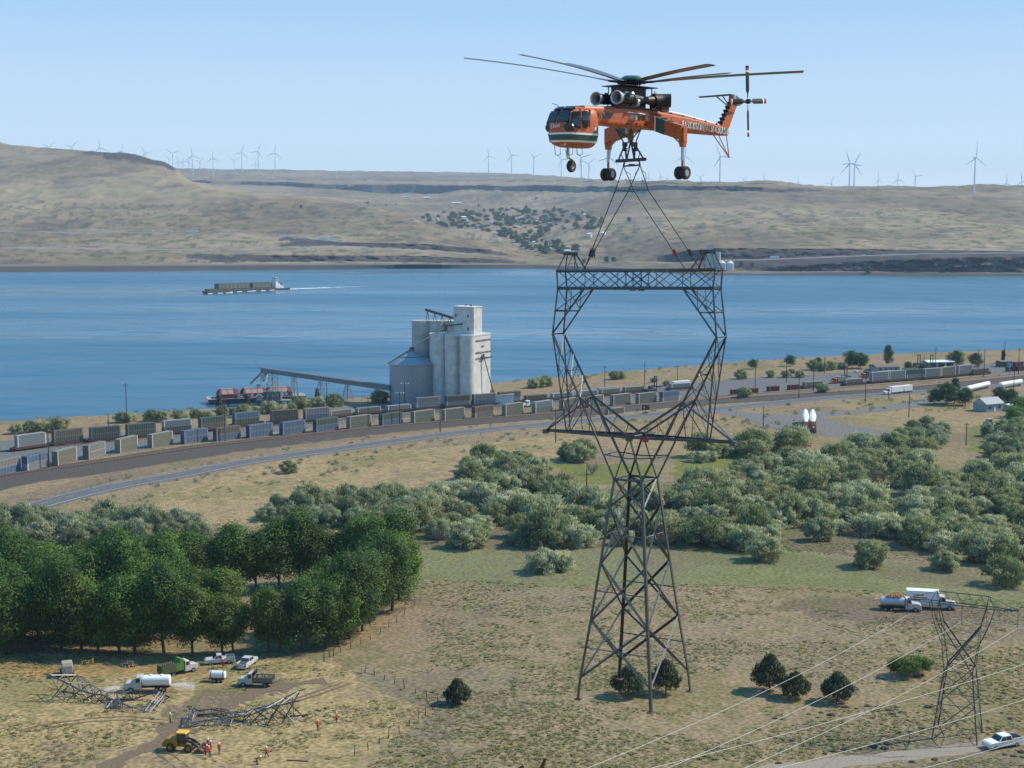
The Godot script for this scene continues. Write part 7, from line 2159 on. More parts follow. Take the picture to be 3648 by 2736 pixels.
func right_yard() -> void:
	var white := mat("white_paint", 0.78, 0.77, 0.72)
	var red := mat("truck_red", 0.38, 0.04, 0.03, 0.4)
	var hole := mat("dark_opening", 0.03, 0.035, 0.04)
	var tanw := mat("tan_stucco", 0.46, 0.43, 0.35, 0.9, 0.0, 0.15, 0.2)
	var yaw := deg_to_rad(33.0)
	# highway lorry with two white boxes, red lettering
	var box := func(x0: float, x1: float, words: String) -> Callable:
		return func(t: Node3D):
			var s := Shape.new()
			s.slab([Vector2(-x0, 1.1), Vector2(-x0, 3.95), Vector2(-x1, 3.95), Vector2(-x1, 1.1)], -1.25, 1.25, 0.05)
			var b := part("cargo_box", s, white, t)
			var st := Shape.new()
			st.box(Vector3(-(x0 + x1) * 0.5, 2.5, 1.262), Vector3(absf(x1 - x0) * 0.86, 1.9, 0.03))
			part("red_panel", st, mat("faded_red_print", 0.40, 0.10, 0.07, 0.6), b)
			var tx := part("lettering", text_mesh(words, 1.5, 0.03), white, b)
			tx.position = Vector3(-(x0 + x1) * 0.5, 2.5, 1.29)
			tx.scale = Vector3(1.5, 1, 1)
	var hp: Vector3 = gp(189.28,-707.83)
	var both := func(t: Node3D):
		box.call(4.3, 12.8, "NEZN").call(t)
		box.call(13.6, 19.6, "NX").call(t)
	lorry("semi_truck", "white double-trailer lorry with red lettering driving on the highway", hp, PI + yaw, white, both, 19.6, [1.2, 5.0, 12.0, 14.6, 18.8])
	var plain := func(col: Material, x0: float, x1: float, y0: float, y1: float) -> Callable:
		return func(t: Node3D):
			var s := Shape.new()
			s.slab([Vector2(-x0, y0), Vector2(-x0, y1), Vector2(-x1, y1), Vector2(-x1, y0)], -1.25, 1.25, 0.05)
			part("trailer_box", s, col, t)
	lorry("semi_truck", "red-cab lorry with a white trailer standing in the yard behind the siding", gp(81.74,-737.30), PI + yaw, red, plain.call(white, 4.2, 15.5, 1.1, 3.9), 15.5, [1.2, 4.6, 13.0, 14.2])
	lorry("semi_truck", "red-cab lorry with dark chassis beside the black container lifter", gp(173.80,-760.69), PI + yaw, red, plain.call(mat("container_t", 0.4, 0.385, 0.29), 4.4, 11.0, 1.1, 3.7), 14.0)
	lorry("semi_truck", "red-cab lorry with a dark trailer in the rear of the right yard", gp(195.52,-784.24), PI + yaw, red, plain.call(mat("container_g", 0.085, 0.115, 0.085), 4.4, 14.0, 1.1, 3.9), 14.5)
	lorry("semi_truck", "white-cab lorry hauling an open chassis by the grain shed", gp(4.85,-667.97), PI + yaw, white, plain.call(mat("black_metal", 0.02, 0.02, 0.02), 4.2, 10.0, 1.0, 1.3), 10.0)
	# container lifters
	var n := 0
	for q in [[gp(72.80,-722.09), 0.6, "black container lifter with tall mast behind the siding"], [gp(182.49,-768.38), 0.6, "black container lifter with tall mast beside the red lorry"], [gp(241.50,-832.89), 0.6, "black container lifter mast standing behind the white-roofed garage, left one"], [gp(249.04,-832.89), 0.6, "black container lifter mast beside the white-roofed garage"]]:
		n += 1
		var t := thing("container_lifter", q[2], "lifter", q[0], q[1], "black container lifters")
		var bl := mat("lifter_black", 0.035, 0.035, 0.038, 0.6)
		var b := Shape.new()
		b.slab([Vector2(-4.5, 0.8), Vector2(-4.5, 2.2), Vector2(-1.5, 2.4), Vector2(1.5, 2.0), Vector2(1.5, 0.8)], -1.5, 1.5, 0.1)
		part("body", b, bl, t)
		var cb := Shape.new()
		cb.slab([Vector2(-2.2, 2.2), Vector2(-2.2, 3.8), Vector2(-0.5, 3.8), Vector2(-0.2, 2.2)], -0.9, 0.9, 0.1)
		part("cab", cb, bl, t)
		for z in [-0.9, 0.9]:
			var m := Shape.new()
			m.box(Vector3(2.0, 4.6, z), Vector3(0.45, 8.4, 0.3))
			part("mast_rail", m, bl, t)
		var fk := Shape.new()
		fk.box(Vector3(2.5, 3.4, 0), Vector3(0.5, 0.5, 7.0))
		fk.box(Vector3(2.1, 8.4, 0), Vector3(0.5, 0.4, 2.0))
		part("lifting_bar", fk, bl, t)
		for x in [-3.4, 0.6]:
			for z in [-1.4, 1.4]: wheel(t, Vector3(x, 0.85, z), 0.85, 0.6)
	# buildings
	var h1 := thing("bungalow", "low tan bungalow with a flat brown roof in the right yard", "house", gp(219.85,-823.87), 0.25)
	house(h1, 15, 9, 3.0, 1.4, tanw, mat("brown_shingle", 0.24, 0.20, 0.16, 0.9, 0.0, 0.3, 0.4))
	for x in [-5.0, -1.5, 2.0, 5.0]: win(h1, x, 1.7, 4.53, 1.3, 1.1, hole)
	var g1 := thing("garage", "white-roofed open garage with parked cars in the right yard", "garage", gp(257.78,-845.21), 0.2)
	house(g1, 17, 9, 3.6, 0.9, tanw, mat("white_metal_roof", 0.78, 0.78, 0.76, 0.5, 0.2))
	for x in [-5.5, 0.0, 5.5]: win(g1, x, 1.6, 4.53, 4.2, 3.0, hole, "bay_door")
	var sh := thing("yard_shed", "small dark shed near the poplar at the far right", "shed", gp(299.00,-848.35), 0.3)
	house(sh, 8, 5, 3.4, 0.5, mat("dark_planks", 0.16, 0.15, 0.14, 0.9, 0.0, 0.2, 0.4), mat("brown_shingle", 0.24, 0.2, 0.16))
	win(sh, -1.5, 1.6, 2.53, 1.6, 2.4, hole, "door")
	var po := thing("portable_toilet", "bright blue portable toilet beside the dark shed", "toilet", gp(299.65,-846.78) + Vector3(0.5, 0, 4))
	var pb := Shape.new()
	pb.slab([Vector2(-0.9, 0), Vector2(-0.9, 2.6), Vector2(0, 2.9), Vector2(0.9, 2.6), Vector2(0.9, 0)], -0.9, 0.9, 0.08)
	part("body", pb, mat("toilet_blue", 0.10, 0.28, 0.50, 0.5), po)
	win(po, 0, 1.2, 0.93, 1.1, 2.1, mat("toilet_door", 0.16, 0.36, 0.58, 0.5), "door")
	var h2 := thing("cottage", "blue-grey cottage with a light gabled roof right of the gravel lot", "house", gp(222.32,-649.15), 0.5)
	house(h2, 11, 8, 3.6, 2.6, mat("blue_grey_siding", 0.30, 0.35, 0.39, 0.8, 0.0, 0.12, 0.3), mat("light_shingle", 0.45, 0.47, 0.50, 0.7, 0.0, 0.2, 0.3))
	for x in [-3.2, 3.0]: win(h2, x, 1.9, 4.03, 1.2, 1.3, hole)
	win(h2, 0, 1.1, 4.03, 1.2, 2.2, white, "door")
	var h3 := thing("storage_box", "small pale storage shed beside the blue-grey cottage", "shed", gp(233.08,-651.01), 0.5)
	house(h3, 5, 4, 2.8, 0.5, mat("blue_grey_siding", 0.3, 0.35, 0.39), white)
	win(h3, 0, 1.1, 2.03, 1.2, 2.1, hole, "door")
	var h4 := thing("bungalow", "low dark bungalow beyond the cottage at the right edge", "house", gp(247.99,-678.62), 0.4)
	house(h4, 13, 8, 3.2, 1.8, tanw, mat("brown_shingle", 0.24, 0.2, 0.16))
	for x in [-3.5, 0.5, 4.0]: win(h4, x, 1.7, 4.03, 1.4, 1.2, hole)
	# long white tanks
	for q in [[gp(233.94,-715.76), gp(252.05,-736.97), "long white storage tank by the highway, nearer the truck"], [gp(256.49,-732.16), gp(272.96,-746.76), "long white storage tank at the right edge by the highway"]]:
		var d: Vector3 = q[1] - q[0]
		var t := thing("storage_tank", q[2], "tank", q[0], atan2(-d.z, d.x), "long white tanks")
		var s := Shape.new()
		var l := d.length()
		s.lathe([Vector2(0.01, -0.5), Vector2(0.9, -0.2), Vector2(1.3, 0.4), Vector2(1.3, l - 0.4), Vector2(0.9, l + 0.2), Vector2(0.01, l + 0.5)], 20, Transform3D(Basis(Vector3.BACK, -PI / 2), Vector3(0, 2.3, 0)))
		part("vessel", s, white, t)
		for x in [2.0, l - 2.0]:
			var sd := Shape.new()
			sd.box(Vector3(x, 0.6, 0), Vector3(0.7, 1.4, 2.6))
			part("saddle", sd, mat("weathered_concrete", 0.5, 0.48, 0.43), t)
	# turbine blades on trailers on the gravel lot
	var bn := 0
	for q in [[gp(122.46,-577.50), gp(129.02,-611.38)], [gp(125.62,-578.05), gp(132.03,-610.46)]]:
		bn += 1
		var d: Vector3 = q[1] - q[0]
		var l := d.length()
		var t := thing("blade_trailer", "white wind turbine blade on a trailer in the gravel lot, %s one" % ["left", "right"][bn - 1], "trailer", q[0], atan2(-d.z, d.x), "turbine blades on the gravel lot")
		var s := Shape.new()
		var rr := []
		for k in 9:
			var u := k / 8.0
			var w: float = [0.35, 0.45, 0.6, 0.75, 0.95, 1.2, 1.5, 1.4, 1.0][k]
			var h: float = [0.6, 0.8, 1.0, 1.2, 1.5, 1.8, 2.2, 2.8, 3.2][k]
			rr.append(ring_yz(u * l, 2.2 + h * 0.5, w, h * 0.6, 14, 2.2))
		s.rings(rr)
		part("blade", s, mat("white_gelcoat", 0.82, 0.83, 0.84, 0.35), t)
		var bed := Shape.new()
		bed.box(Vector3(3.0, 1.2, 0), Vector3(7.0, 0.4, 2.4))
		bed.box(Vector3(l * 0.6, 1.1, 0), Vector3(l * 0.7, 0.25, 0.6))
		part("trailer_bed", bed, mat("dark_openings", 0.05, 0.045, 0.04), t)
		for k in 3:
			var st := Shape.new()
			st.box(Vector3(1.0 + k * 4.0, 2.6, 0), Vector3(0.3, 2.4, 2.2))
			part("cradle", st, mat("orange_steel", 0.42, 0.13, 0.04, 0.6), t)
		for x in [1.0, 2.4, l - 3.0]:
			for z in [-1.0, 1.0]: wheel(t, Vector3(x, 0.55, z), 0.55, 0.4)
	# machine on the lawn
	var mc := thing("lawn_machine", "small tan cabbed machine on the green lawn at the right", "machine", gp(205.71,-599.86), 0.3)
	var mb := Shape.new()
	mb.slab([Vector2(-1.9, 0.5), Vector2(-1.9, 1.8), Vector2(-0.6, 1.9), Vector2(-0.5, 3.0), Vector2(1.2, 3.0), Vector2(1.4, 1.6), Vector2(2.0, 1.4), Vector2(2.0, 0.5)], -1.1, 1.1, 0.1)
	part("body", mb, mat("machine_tan", 0.42, 0.36, 0.24, 0.6), mc)
	win(mc, 0.4, 2.3, 1.12, 1.2, 0.9, hole)
	for x in [-1.2, 1.2]:
		for z in [-1.1, 1.1]: wheel(mc, Vector3(x, 0.5, z), 0.5, 0.35)
	var sgn := thing("signal_cart", "small dark sign trailer with a yellow arrow beside the highway", "sign", gp(61.31,-637.71), -0.2)
	var sb := Shape.new()
	sb.box(Vector3(0, 2.9, 0), Vector3(3.4, 2.2, 0.25))
	part("board", sb, hole, sgn)
	var ar := Shape.new()
	ar.face([Vector3(-1.2, 2.9, 0.14), Vector3(-0.4, 3.5, 0.14), Vector3(-0.4, 2.3, 0.14)])
	part("arrow", ar, mat("arrow_yellow", 0.75, 0.6, 0.08, 0.6), sgn)
	var sbase := Shape.new()
	sbase.box(Vector3(0, 0.8, 0), Vector3(3.0, 0.3, 1.4))
	sbase.tube(Vector3(0, 0.8, 0), Vector3(0, 2.0, 0), 0.12)
	part("cart", sbase, red, sgn)
	for z in [-0.8, 0.8]: wheel(sgn, Vector3(0, 0.4, z), 0.4, 0.25)
	# parked cars
	var cars := [[gp(225.66,-823.87), "white"], [gp(209.91,-823.87), "grey"], [gp(233.45,-829.86), "silver"], [gp(260.50,-837.47), "white"], [gp(264.69,-839.00), "dark blue"], [gp(268.89,-840.55), "yellow"], [gp(273.11,-842.10), "silver"], [gp(276.49,-842.10), "red"], [gp(201.84,-817.97), "white"]]
	var cols := {"white": Color(0.75, 0.75, 0.73), "grey": Color(0.3, 0.31, 0.32), "silver": Color(0.5, 0.51, 0.52), "dark blue": Color(0.05, 0.08, 0.16), "yellow": Color(0.6, 0.45, 0.08), "red": Color(0.35, 0.05, 0.04)}
	for k in cars.size():
		var c: Color = cols[cars[k][1]]
		var t := car_body("parked_car", "%s car parked by the yard buildings, %s listed from the train end" % [cars[k][1], nth(k + 1)], cars[k][0], 0.3 + 0.4 * (k % 3), mat("car_" + cars[k][1], c.r, c.g, c.b, 0.3))
		t.set_meta("group", "cars parked by the yard buildings")
	# yard trees
	var leafy := [tree_proto(701, 9.5, 9.0, 1.6, 18, 220, 0.5, Color(0.075, 0.135, 0.045), "yard_tree", "tree", "trees round the yard", 1, 0.0, Color(0.1, 0.08, 0.06), 0.24), tree_proto(702, 13.5, 6.6, 1.4, 18, 220, 0.5, Color(0.085, 0.13, 0.06), "yard_tree", "tree", "trees round the yard", 1, 0.4, Color(0.1, 0.08, 0.06), 0.26), tree_proto(703, 12.0, 4.2, 1.0, 14, 220, 0.45, Color(0.06, 0.10, 0.04), "yard_tree", "tree", "trees round the yard", 1, 0.2, Color(0.1, 0.08, 0.06), 0.3), tree_proto(704, 9.0, 11.0, 0.8, 20, 260, 0.5, Color(0.15, 0.24, 0.06), "yard_tree", "tree", "trees round the yard", 1, 0.0, Color(0.1, 0.08, 0.06), 0.24)]
	for q in [[gp(144.48,-835.93), 0, 0.62, "small round tree on the bank left of the right yard"], [gp(169.75,-851.51), 0, 0.72, "round tree on the bank beside the tall pole"], [gp(188.26,-857.90), 0, 0.5, "small tree rising from the bank brush"], [gp(204.43,-839.00), 0, 1.15, "big round tree on the bank beside the bungalow"], [gp(209.49,-839.00), 0, 1.0, "broad tree close behind the bungalow"], [gp(231.23,-857.90), 1, 0.95, "tall open-crowned tree behind the bungalow"], [gp(233.95,-823.87), 0, 0.6, "dark round tree left of the garage"], [gp(240.95,-819.44), 0, 0.55, "low bright tree in front of the garage"], [gp(269.82,-848.35), 0, 1.05, "large round tree right of the garage"], [gp(281.93,-848.35), 0, 0.9, "dense round tree beside the light-roofed garage's cars"], [gp(305.20,-867.66), 2, 0.72, "narrow dark poplar at the far right"], [gp(209.10,-669.23), 0, 1.15, "large dark tree left of the blue-grey cottage"], [gp(214.74,-675.18), 1, 0.95, "tallest dark tree behind the white tanks"], [gp(217.77,-667.63), 0, 0.9, "dark tree touching the cottage's left side"], [gp(203.87,-670.73), 0, 0.8, "leftmost dark tree of the cottage clump"], [gp(236.33,-674.57), 0, 0.85, "round dark tree behind the cottage"], [gp(240.42,-670.74), 0, 0.8, "round dark tree right of the cottage"], [gp(230.17,-627.22), 3, 1.1, "bright green willow at the right edge"], [gp(220.97,-612.04), 3, 0.8, "smaller bright green willow near the right edge"]]:
		copy(leafy[q[1]], q[3], q[0], q[0].x, q[2])

func car_body(called: String, label: String, at: Vector3, turn: float, paint: Material, pickup := false, bed := false) -> Node3D:
	var t := thing(called, label, "pickup" if pickup else "car", at, turn)
	var glass := mat("tinted_glass", 0.018, 0.024, 0.030, 0.08)
	var s := Shape.new()
	if pickup: s.slab([Vector2(2.85, 0.45), Vector2(2.85, 0.95), Vector2(2.6, 1.12), Vector2(1.3, 1.2), Vector2(-2.8, 1.22), Vector2(-2.85, 0.45)], -0.98, 0.98, 0.09)
	else: s.slab([Vector2(2.2, 0.35), Vector2(2.2, 0.75), Vector2(1.9, 0.88), Vector2(0.9, 0.95), Vector2(-2.0, 0.98), Vector2(-2.2, 0.9), Vector2(-2.2, 0.35)], -0.88, 0.88, 0.1)
	part("body", s, paint, t)
	var c := Shape.new()
	var y0 := 1.15 if pickup else 0.93
	var y1 := 1.85 if pickup else 1.45
	var xs := [1.35, 0.6, -0.9, -1.15] if pickup else [0.95, 0.3, -1.2, -1.9]
	if pickup and bed: xs = [1.3, 0.6, -0.35, -0.5]
	c.rings([[Vector3(xs[0], y0, -0.92), Vector3(xs[0], y0, 0.92), Vector3(xs[3], y0, 0.92), Vector3(xs[3], y0, -0.92)], [Vector3(xs[1], y1, -0.74), Vector3(xs[1], y1, 0.74), Vector3(xs[2], y1, 0.74), Vector3(xs[2], y1, -0.74)]], true, true, false)
	var cab := part("cabin", c, paint, t)
	var lo := func(x: float, z: float): return Vector3(x, y0 + 0.06, z)
	var front := Shape.new()
	front.face([Vector3(xs[0] - 0.02, y0 + 0.08, -0.82), Vector3(xs[1] + 0.10, y1 - 0.06, -0.70), Vector3(xs[1] + 0.10, y1 - 0.06, 0.70), Vector3(xs[0] - 0.02, y0 + 0.08, 0.82)])
	var ob := part("windscreen", front, glass, cab)
	ob.position = Vector3(0.03, 0.02, 0)
	var rear := Shape.new()
	rear.face([Vector3(xs[3] - 0.0, y0 + 0.1, -0.8), Vector3(xs[2] - 0.04, y1 - 0.08, -0.66), Vector3(xs[2] - 0.04, y1 - 0.08, 0.66), Vector3(xs[3] - 0.0, y0 + 0.1, 0.8)])
	var orr := part("rear_window", rear, glass, cab)
	orr.position = Vector3(-0.03, 0.02, 0)
	for z in [-1.0, 1.0]:
		var m: float = (xs[0] + xs[3]) * 0.5 - 0.02
		for e in [[m + 0.05, xs[0] - 0.3, xs[1] - 0.05], [m - 0.07, xs[3] + 0.2, xs[2] + 0.08]]:
			var sw := Shape.new()
			sw.face([Vector3(e[0], y0 + 0.08, z * 0.91), Vector3(e[0], y1 - 0.08, z * 0.77), Vector3(e[2], y1 - 0.08, z * 0.77), Vector3(e[1], y0 + 0.08, z * 0.91)])
			var os := part("side_window", sw, glass, cab)
			os.position = Vector3(0, 0, z * 0.02)
	if pickup:
		var bd := Shape.new()
		bd.box(Vector3(-2.0, 1.225, 0), Vector3(1.5, 0.03, 1.6))
		part("cargo_bed", bd, mat("bed_liner", 0.06, 0.055, 0.05, 0.8), t)
		for z in [-0.92, 0.92]:
			var rl := Shape.new()
			rl.box(Vector3(-2.0, 1.30, z), Vector3(1.65, 0.22, 0.1))
			part("bed_side", rl, paint, t)
	var bx := 2.88 if pickup else 2.22
	for x in [bx, -bx]:
		var bp := Shape.new()
		bp.box(Vector3(x, 0.5, 0), Vector3(0.16, 0.2, 1.7))
		part("bumper", bp, mat("chrome", 0.7, 0.7, 0.7), t)
		for z in [-0.72, 0.72]:
			var l := Shape.new()
			l.box(Vector3(x * 0.995, 0.82 if pickup else 0.68, z), Vector3(0.08, 0.16, 0.3))
			part("headlight" if x > 0 else "tail_light", l, mat("lamp_glass", 0.75, 0.75, 0.72) if x > 0 else mat("tail_red", 0.35, 0.02, 0.02, 0.3), t)
	for x in ([1.85, -1.75] if pickup else [1.35, -1.3]):
		for z in [-0.86, 0.86]: wheel(t, Vector3(x, 0.4 if pickup else 0.32, z), 0.4 if pickup else 0.32, 0.26)
	return t


# ---------------------------------------------------------------- people
func body_mesh(bones: Array, extra: Array) -> ArrayMesh:
	# tapered bones joined smoothly on a grid and skinned with surface nets
	var cell := 0.034
	var lo := Vector3(1e9, 1e9, 1e9)
	var hi := -lo
	for b in bones:
		for e in [b[0], b[1]]:
			lo = lo.min(e - Vector3.ONE * 0.26)
			hi = hi.max(e + Vector3.ONE * 0.26)
	var nx := int((hi.x - lo.x) / cell) + 2
	var ny := int((hi.y - lo.y) / cell) + 2
	var nz := int((hi.z - lo.z) / cell) + 2
	var f := PackedFloat32Array()
	f.resize(nx * ny * nz)
	f.fill(1.0)
	var tint := PackedByteArray()
	tint.resize(nx * ny * nz)
	var best := f.duplicate()
	for bi in bones.size():
		var b: Array = bones[bi]
		var a: Vector3 = b[0]
		var ab: Vector3 = b[1] - a
		var l2 := maxf(ab.length_squared(), 1e-6)
		var rm: float = maxf(b[2], b[3]) + 0.09
		var p0: Vector3 = (a.min(b[1]) - Vector3.ONE * rm - lo) / cell
		var p1: Vector3 = (a.max(b[1]) + Vector3.ONE * rm - lo) / cell
		for x in range(maxi(0, int(p0.x)), mini(nx - 1, int(p1.x) + 1) + 1):
			for y in range(maxi(0, int(p0.y)), mini(ny - 1, int(p1.y) + 1) + 1):
				for z in range(maxi(0, int(p0.z)), mini(nz - 1, int(p1.z) + 1) + 1):
					var p := lo + Vector3(x, y, z) * cell
					var t := clampf((p - a).dot(ab) / l2, 0.0, 1.0)
					var d := (p - a - ab * t).length() - lerpf(b[2], b[3], t)
					var i := (x * ny + y) * nz + z
					if d < best[i]:
						best[i] = d
						tint[i] = bi
					var h := maxf(0.05 - absf(d - f[i]), 0.0) / 0.05
					f[i] = minf(d, f[i]) - h * h * 0.0125
	var s := Shape.new()
	var at := {}
	for x in nx - 1:
		for y in ny - 1:
			for z in nz - 1:
				var i := (x * ny + y) * nz + z
				var inside := 0
				for k in 8:
					if f[i + (ny * nz if k & 1 else 0) + (nz if k & 2 else 0) + (1 if k & 4 else 0)] < 0.0: inside += 1
				if inside == 0 or inside == 8: continue
				var sum := Vector3.ZERO
				var cnt := 0
				for e in [[0, 1], [2, 3], [4, 5], [6, 7], [0, 2], [1, 3], [4, 6], [5, 7], [0, 4], [1, 5], [2, 6], [3, 7]]:
					var va := f[i + (ny * nz if e[0] & 1 else 0) + (nz if e[0] & 2 else 0) + (1 if e[0] & 4 else 0)]
					var vb := f[i + (ny * nz if e[1] & 1 else 0) + (nz if e[1] & 2 else 0) + (1 if e[1] & 4 else 0)]
					if (va < 0.0) != (vb < 0.0):
						var t := va / (va - vb)
						var pa := Vector3(1 if e[0] & 1 else 0, 1 if e[0] & 2 else 0, 1 if e[0] & 4 else 0)
						var pb := Vector3(1 if e[1] & 1 else 0, 1 if e[1] & 2 else 0, 1 if e[1] & 4 else 0)
						sum += pa.lerp(pb, t)
						cnt += 1
				var g := Vector3(f[i + ny * nz] - f[i], f[i + nz] - f[i], f[i + 1] - f[i]).normalized()
				s.col = bones[tint[i]][4]
				at[i] = s.vert(lo + (Vector3(x, y, z) + sum / cnt) * cell, g)
	for i in at:
		var z: int = i % nz
		var y: int = (i / nz) % ny
		var x: int = i / (ny * nz)
		for q in [[ny * nz, nz, 1, y, z], [nz, ny * nz, 1, x, z], [1, ny * nz, nz, x, y]]:
			if q[3] == 0 or q[4] == 0: continue
			if (f[i] < 0.0) == (f[i + q[0]] < 0.0): continue
			var c := [i, i - q[1], i - q[1] - q[2], i - q[2]]
			if at.has(c[1]) and at.has(c[2]) and at.has(c[3]):
				s.tri(at[c[0]], at[c[1]], at[c[2]])
				s.tri(at[c[0]], at[c[2]], at[c[3]])
	for e in extra:
		s.col = e[4]
		s.tube(e[0], e[1], e[2], e[3], 5)
	return s.mesh()

func pose(kind: String, shirt: Color) -> Array:
	# joints for one pose, facing +x; returns [mesh, head centre, head tilt]
	var skin := Color(0.42, 0.25, 0.17)
	var jeans := Color(0.045, 0.05, 0.075)
	var boot := Color(0.06, 0.045, 0.035)
	var hip := Vector3(0, 0.94, 0)
	var chest := Vector3(0.02, 1.36, 0)
	var head := Vector3(0.04, 1.66, 0)
	var feet := [Vector3(0.02, 0.06, -0.11), Vector3(0.02, 0.06, 0.11)]
	var hands := [Vector3(0.10, 0.82, -0.30), Vector3(0.12, 0.84, 0.30)]
	if kind == "walk":
		feet = [Vector3(0.32, 0.07, -0.10), Vector3(-0.32, 0.1, 0.10)]
		hands = [Vector3(-0.22, 0.88, -0.30), Vector3(0.3, 0.95, 0.28)]
	elif kind == "bend":
		hip = Vector3(-0.12, 0.88, 0)
		chest = Vector3(0.30, 1.12, 0)
		head = Vector3(0.56, 1.24, 0)
		hands = [Vector3(0.52, 0.62, -0.14), Vector3(0.56, 0.60, 0.14)]
		feet = [Vector3(0.05, 0.06, -0.13), Vector3(-0.05, 0.06, 0.13)]
	elif kind == "look":
		hands = [Vector3(0.24, 1.58, -0.08), Vector3(0.24, 1.56, 0.08)]
	elif kind == "work":
		hip = Vector3(-0.04, 0.92, 0)
		chest = Vector3(0.12, 1.30, 0)
		head = Vector3(0.26, 1.54, 0)
		hands = [Vector3(0.48, 1.05, -0.14), Vector3(0.50, 0.95, 0.14)]
	var b := []
	var ex := []
	b.append([hip, hip.lerp(chest, 0.5), 0.145, 0.135, shirt])
	b.append([hip.lerp(chest, 0.5), chest, 0.14, 0.155, shirt])
	var up := (chest - hip).normalized()
	b.append([chest + up * 0.06 + Vector3(0, 0, -0.14), chest + up * 0.06 + Vector3(0, 0, 0.14), 0.085, 0.085, shirt])
	b.append([chest + up * 0.1, head - (head - chest).normalized() * 0.08, 0.055, 0.05, skin])
	var fwd := Vector3(0.03, 0, 0)
	b.append([head + Vector3(0, -0.04, 0) + fwd, head + Vector3(-0.015, 0.06, 0), 0.075, 0.095, skin])
	b.append([head + Vector3(0.07, -0.03, 0) + fwd, head + Vector3(0.055, 0.02, 0) + fwd, 0.018, 0.016, skin])
	for k in 2:
		var sd := -1.0 if k == 0 else 1.0
		var hj := hip + Vector3(0, -0.05, sd * 0.095)
		var kn: Vector3 = hj.lerp(feet[k], 0.5) + Vector3(0.06, 0, 0)
		b.append([hj, kn, 0.09, 0.065, jeans])
		b.append([kn, feet[k] + Vector3(0, 0.04, 0), 0.065, 0.048, jeans])
		b.append([feet[k] + Vector3(-0.05, 0, 0), feet[k] + Vector3(0.15, -0.015, 0), 0.05, 0.04, boot])
		var sj := chest + up * 0.06 + Vector3(0, 0, sd * 0.2)
		var el: Vector3 = sj.lerp(hands[k], 0.5) + Vector3(-0.07, -0.03, sd * 0.05)
		b.append([sj, el, 0.06, 0.048, shirt])
		b.append([el, hands[k], 0.045, 0.034, shirt])
		var hd: Vector3 = (hands[k] - el).normalized()
		b.append([hands[k], hands[k] + hd * 0.07, 0.036, 0.034, skin])
		for fg in 4:
			var root: Vector3 = hands[k] + hd * 0.09 + Vector3((fg - 1.5) * 0.02, 0, 0)
			ex.append([root, root + hd * (0.07 + 0.01 * (1 if fg in [1, 2] else 0)) + Vector3(0.012, 0, -sd * 0.02), 0.010, 0.008, skin])
		ex.append([hands[k] + hd * 0.03 + Vector3(0.03, 0, 0), hands[k] + hd * 0.075 + Vector3(0.06, 0, -sd * 0.015), 0.011, 0.009, skin])
	return [body_mesh(b, ex), head, (chest - hip)]

func people() -> void:
	var orange := Color(0.62, 0.10, 0.02)
	var lime := Color(0.26, 0.46, 0.05)
	var poses := {"stand": pose("stand", orange), "walk": pose("walk", orange), "bend": pose("bend", orange), "work": pose("work", orange), "look": pose("look", lime)}
	var cap := Shape.new()
	cap.lathe([Vector2(0.165, 0.0), Vector2(0.13, 0.02), Vector2(0.128, 0.07), Vector2(0.095, 0.13), Vector2(0.001, 0.155)], 14)
	var hat := cap.mesh()
	var white := mat("white_helmet", 0.82, 0.82, 0.80, 0.35)
	var list := [
		["look", gp(-56.84,-224.83), 0.9, "person in lime vest raising both hands to face, beside the dirt track"],
		["stand", gp(-28.97,-223.67), 2.6, "person in orange shirt standing farthest right of the crew, white helmet"],
		["stand", gp(-31.53,-219.66), 2.0, "person in orange shirt standing at the wrecked tower's base end"],
		["stand", gp(-45.31,-208.73), 1.2, "person in orange shirt standing alone right of the huddled group"],
		["work", gp(-47.31,-208.11), 0.6, "person in orange shirt at the left of the group by the bucket"],
		["work", gp(-46.48,-207.46), 2.4, "person in orange shirt nearest the camera in the group by the bucket"],
		["stand", gp(-46.80,-209.76), 3.6, "person in orange shirt at the right of the group by the bucket"],
		["stand", gp(-47.46,-210.81), 4.4, "person in orange shirt farthest back in the group by the bucket"],
		["walk", gp(-37.69,-207.11), 3.4, "person in orange shirt walking across the dry grass"],
		["bend", gp(-38.57,-203.88), 0.1, "person in orange shirt bending over at the bottom edge"],
		["stand", gp(-54.85,-257.83), 4.6, "person in orange shirt standing beside the white utility pickup"],
		["stand", gp(-64.23,-252.23), 5.5, "person in orange shirt behind the green hopper truck"],
	]
	for q in list:
		var t := thing("person", q[3], "person", q[1], q[2], "crew on the work site")
		var p: Array = poses[q[0]]
		part("body", p[0], vmat("clothes"), t)
		var up: Vector3 = (p[2] as Vector3).normalized().lerp(Vector3.UP, 0.5).normalized()
		var side := Vector3(0, 0, 1)
		part("helmet", hat, white, t, Transform3D(Basis(up.cross(side).normalized(), up, side), p[1] + Vector3(-0.01, 0.055, 0)))

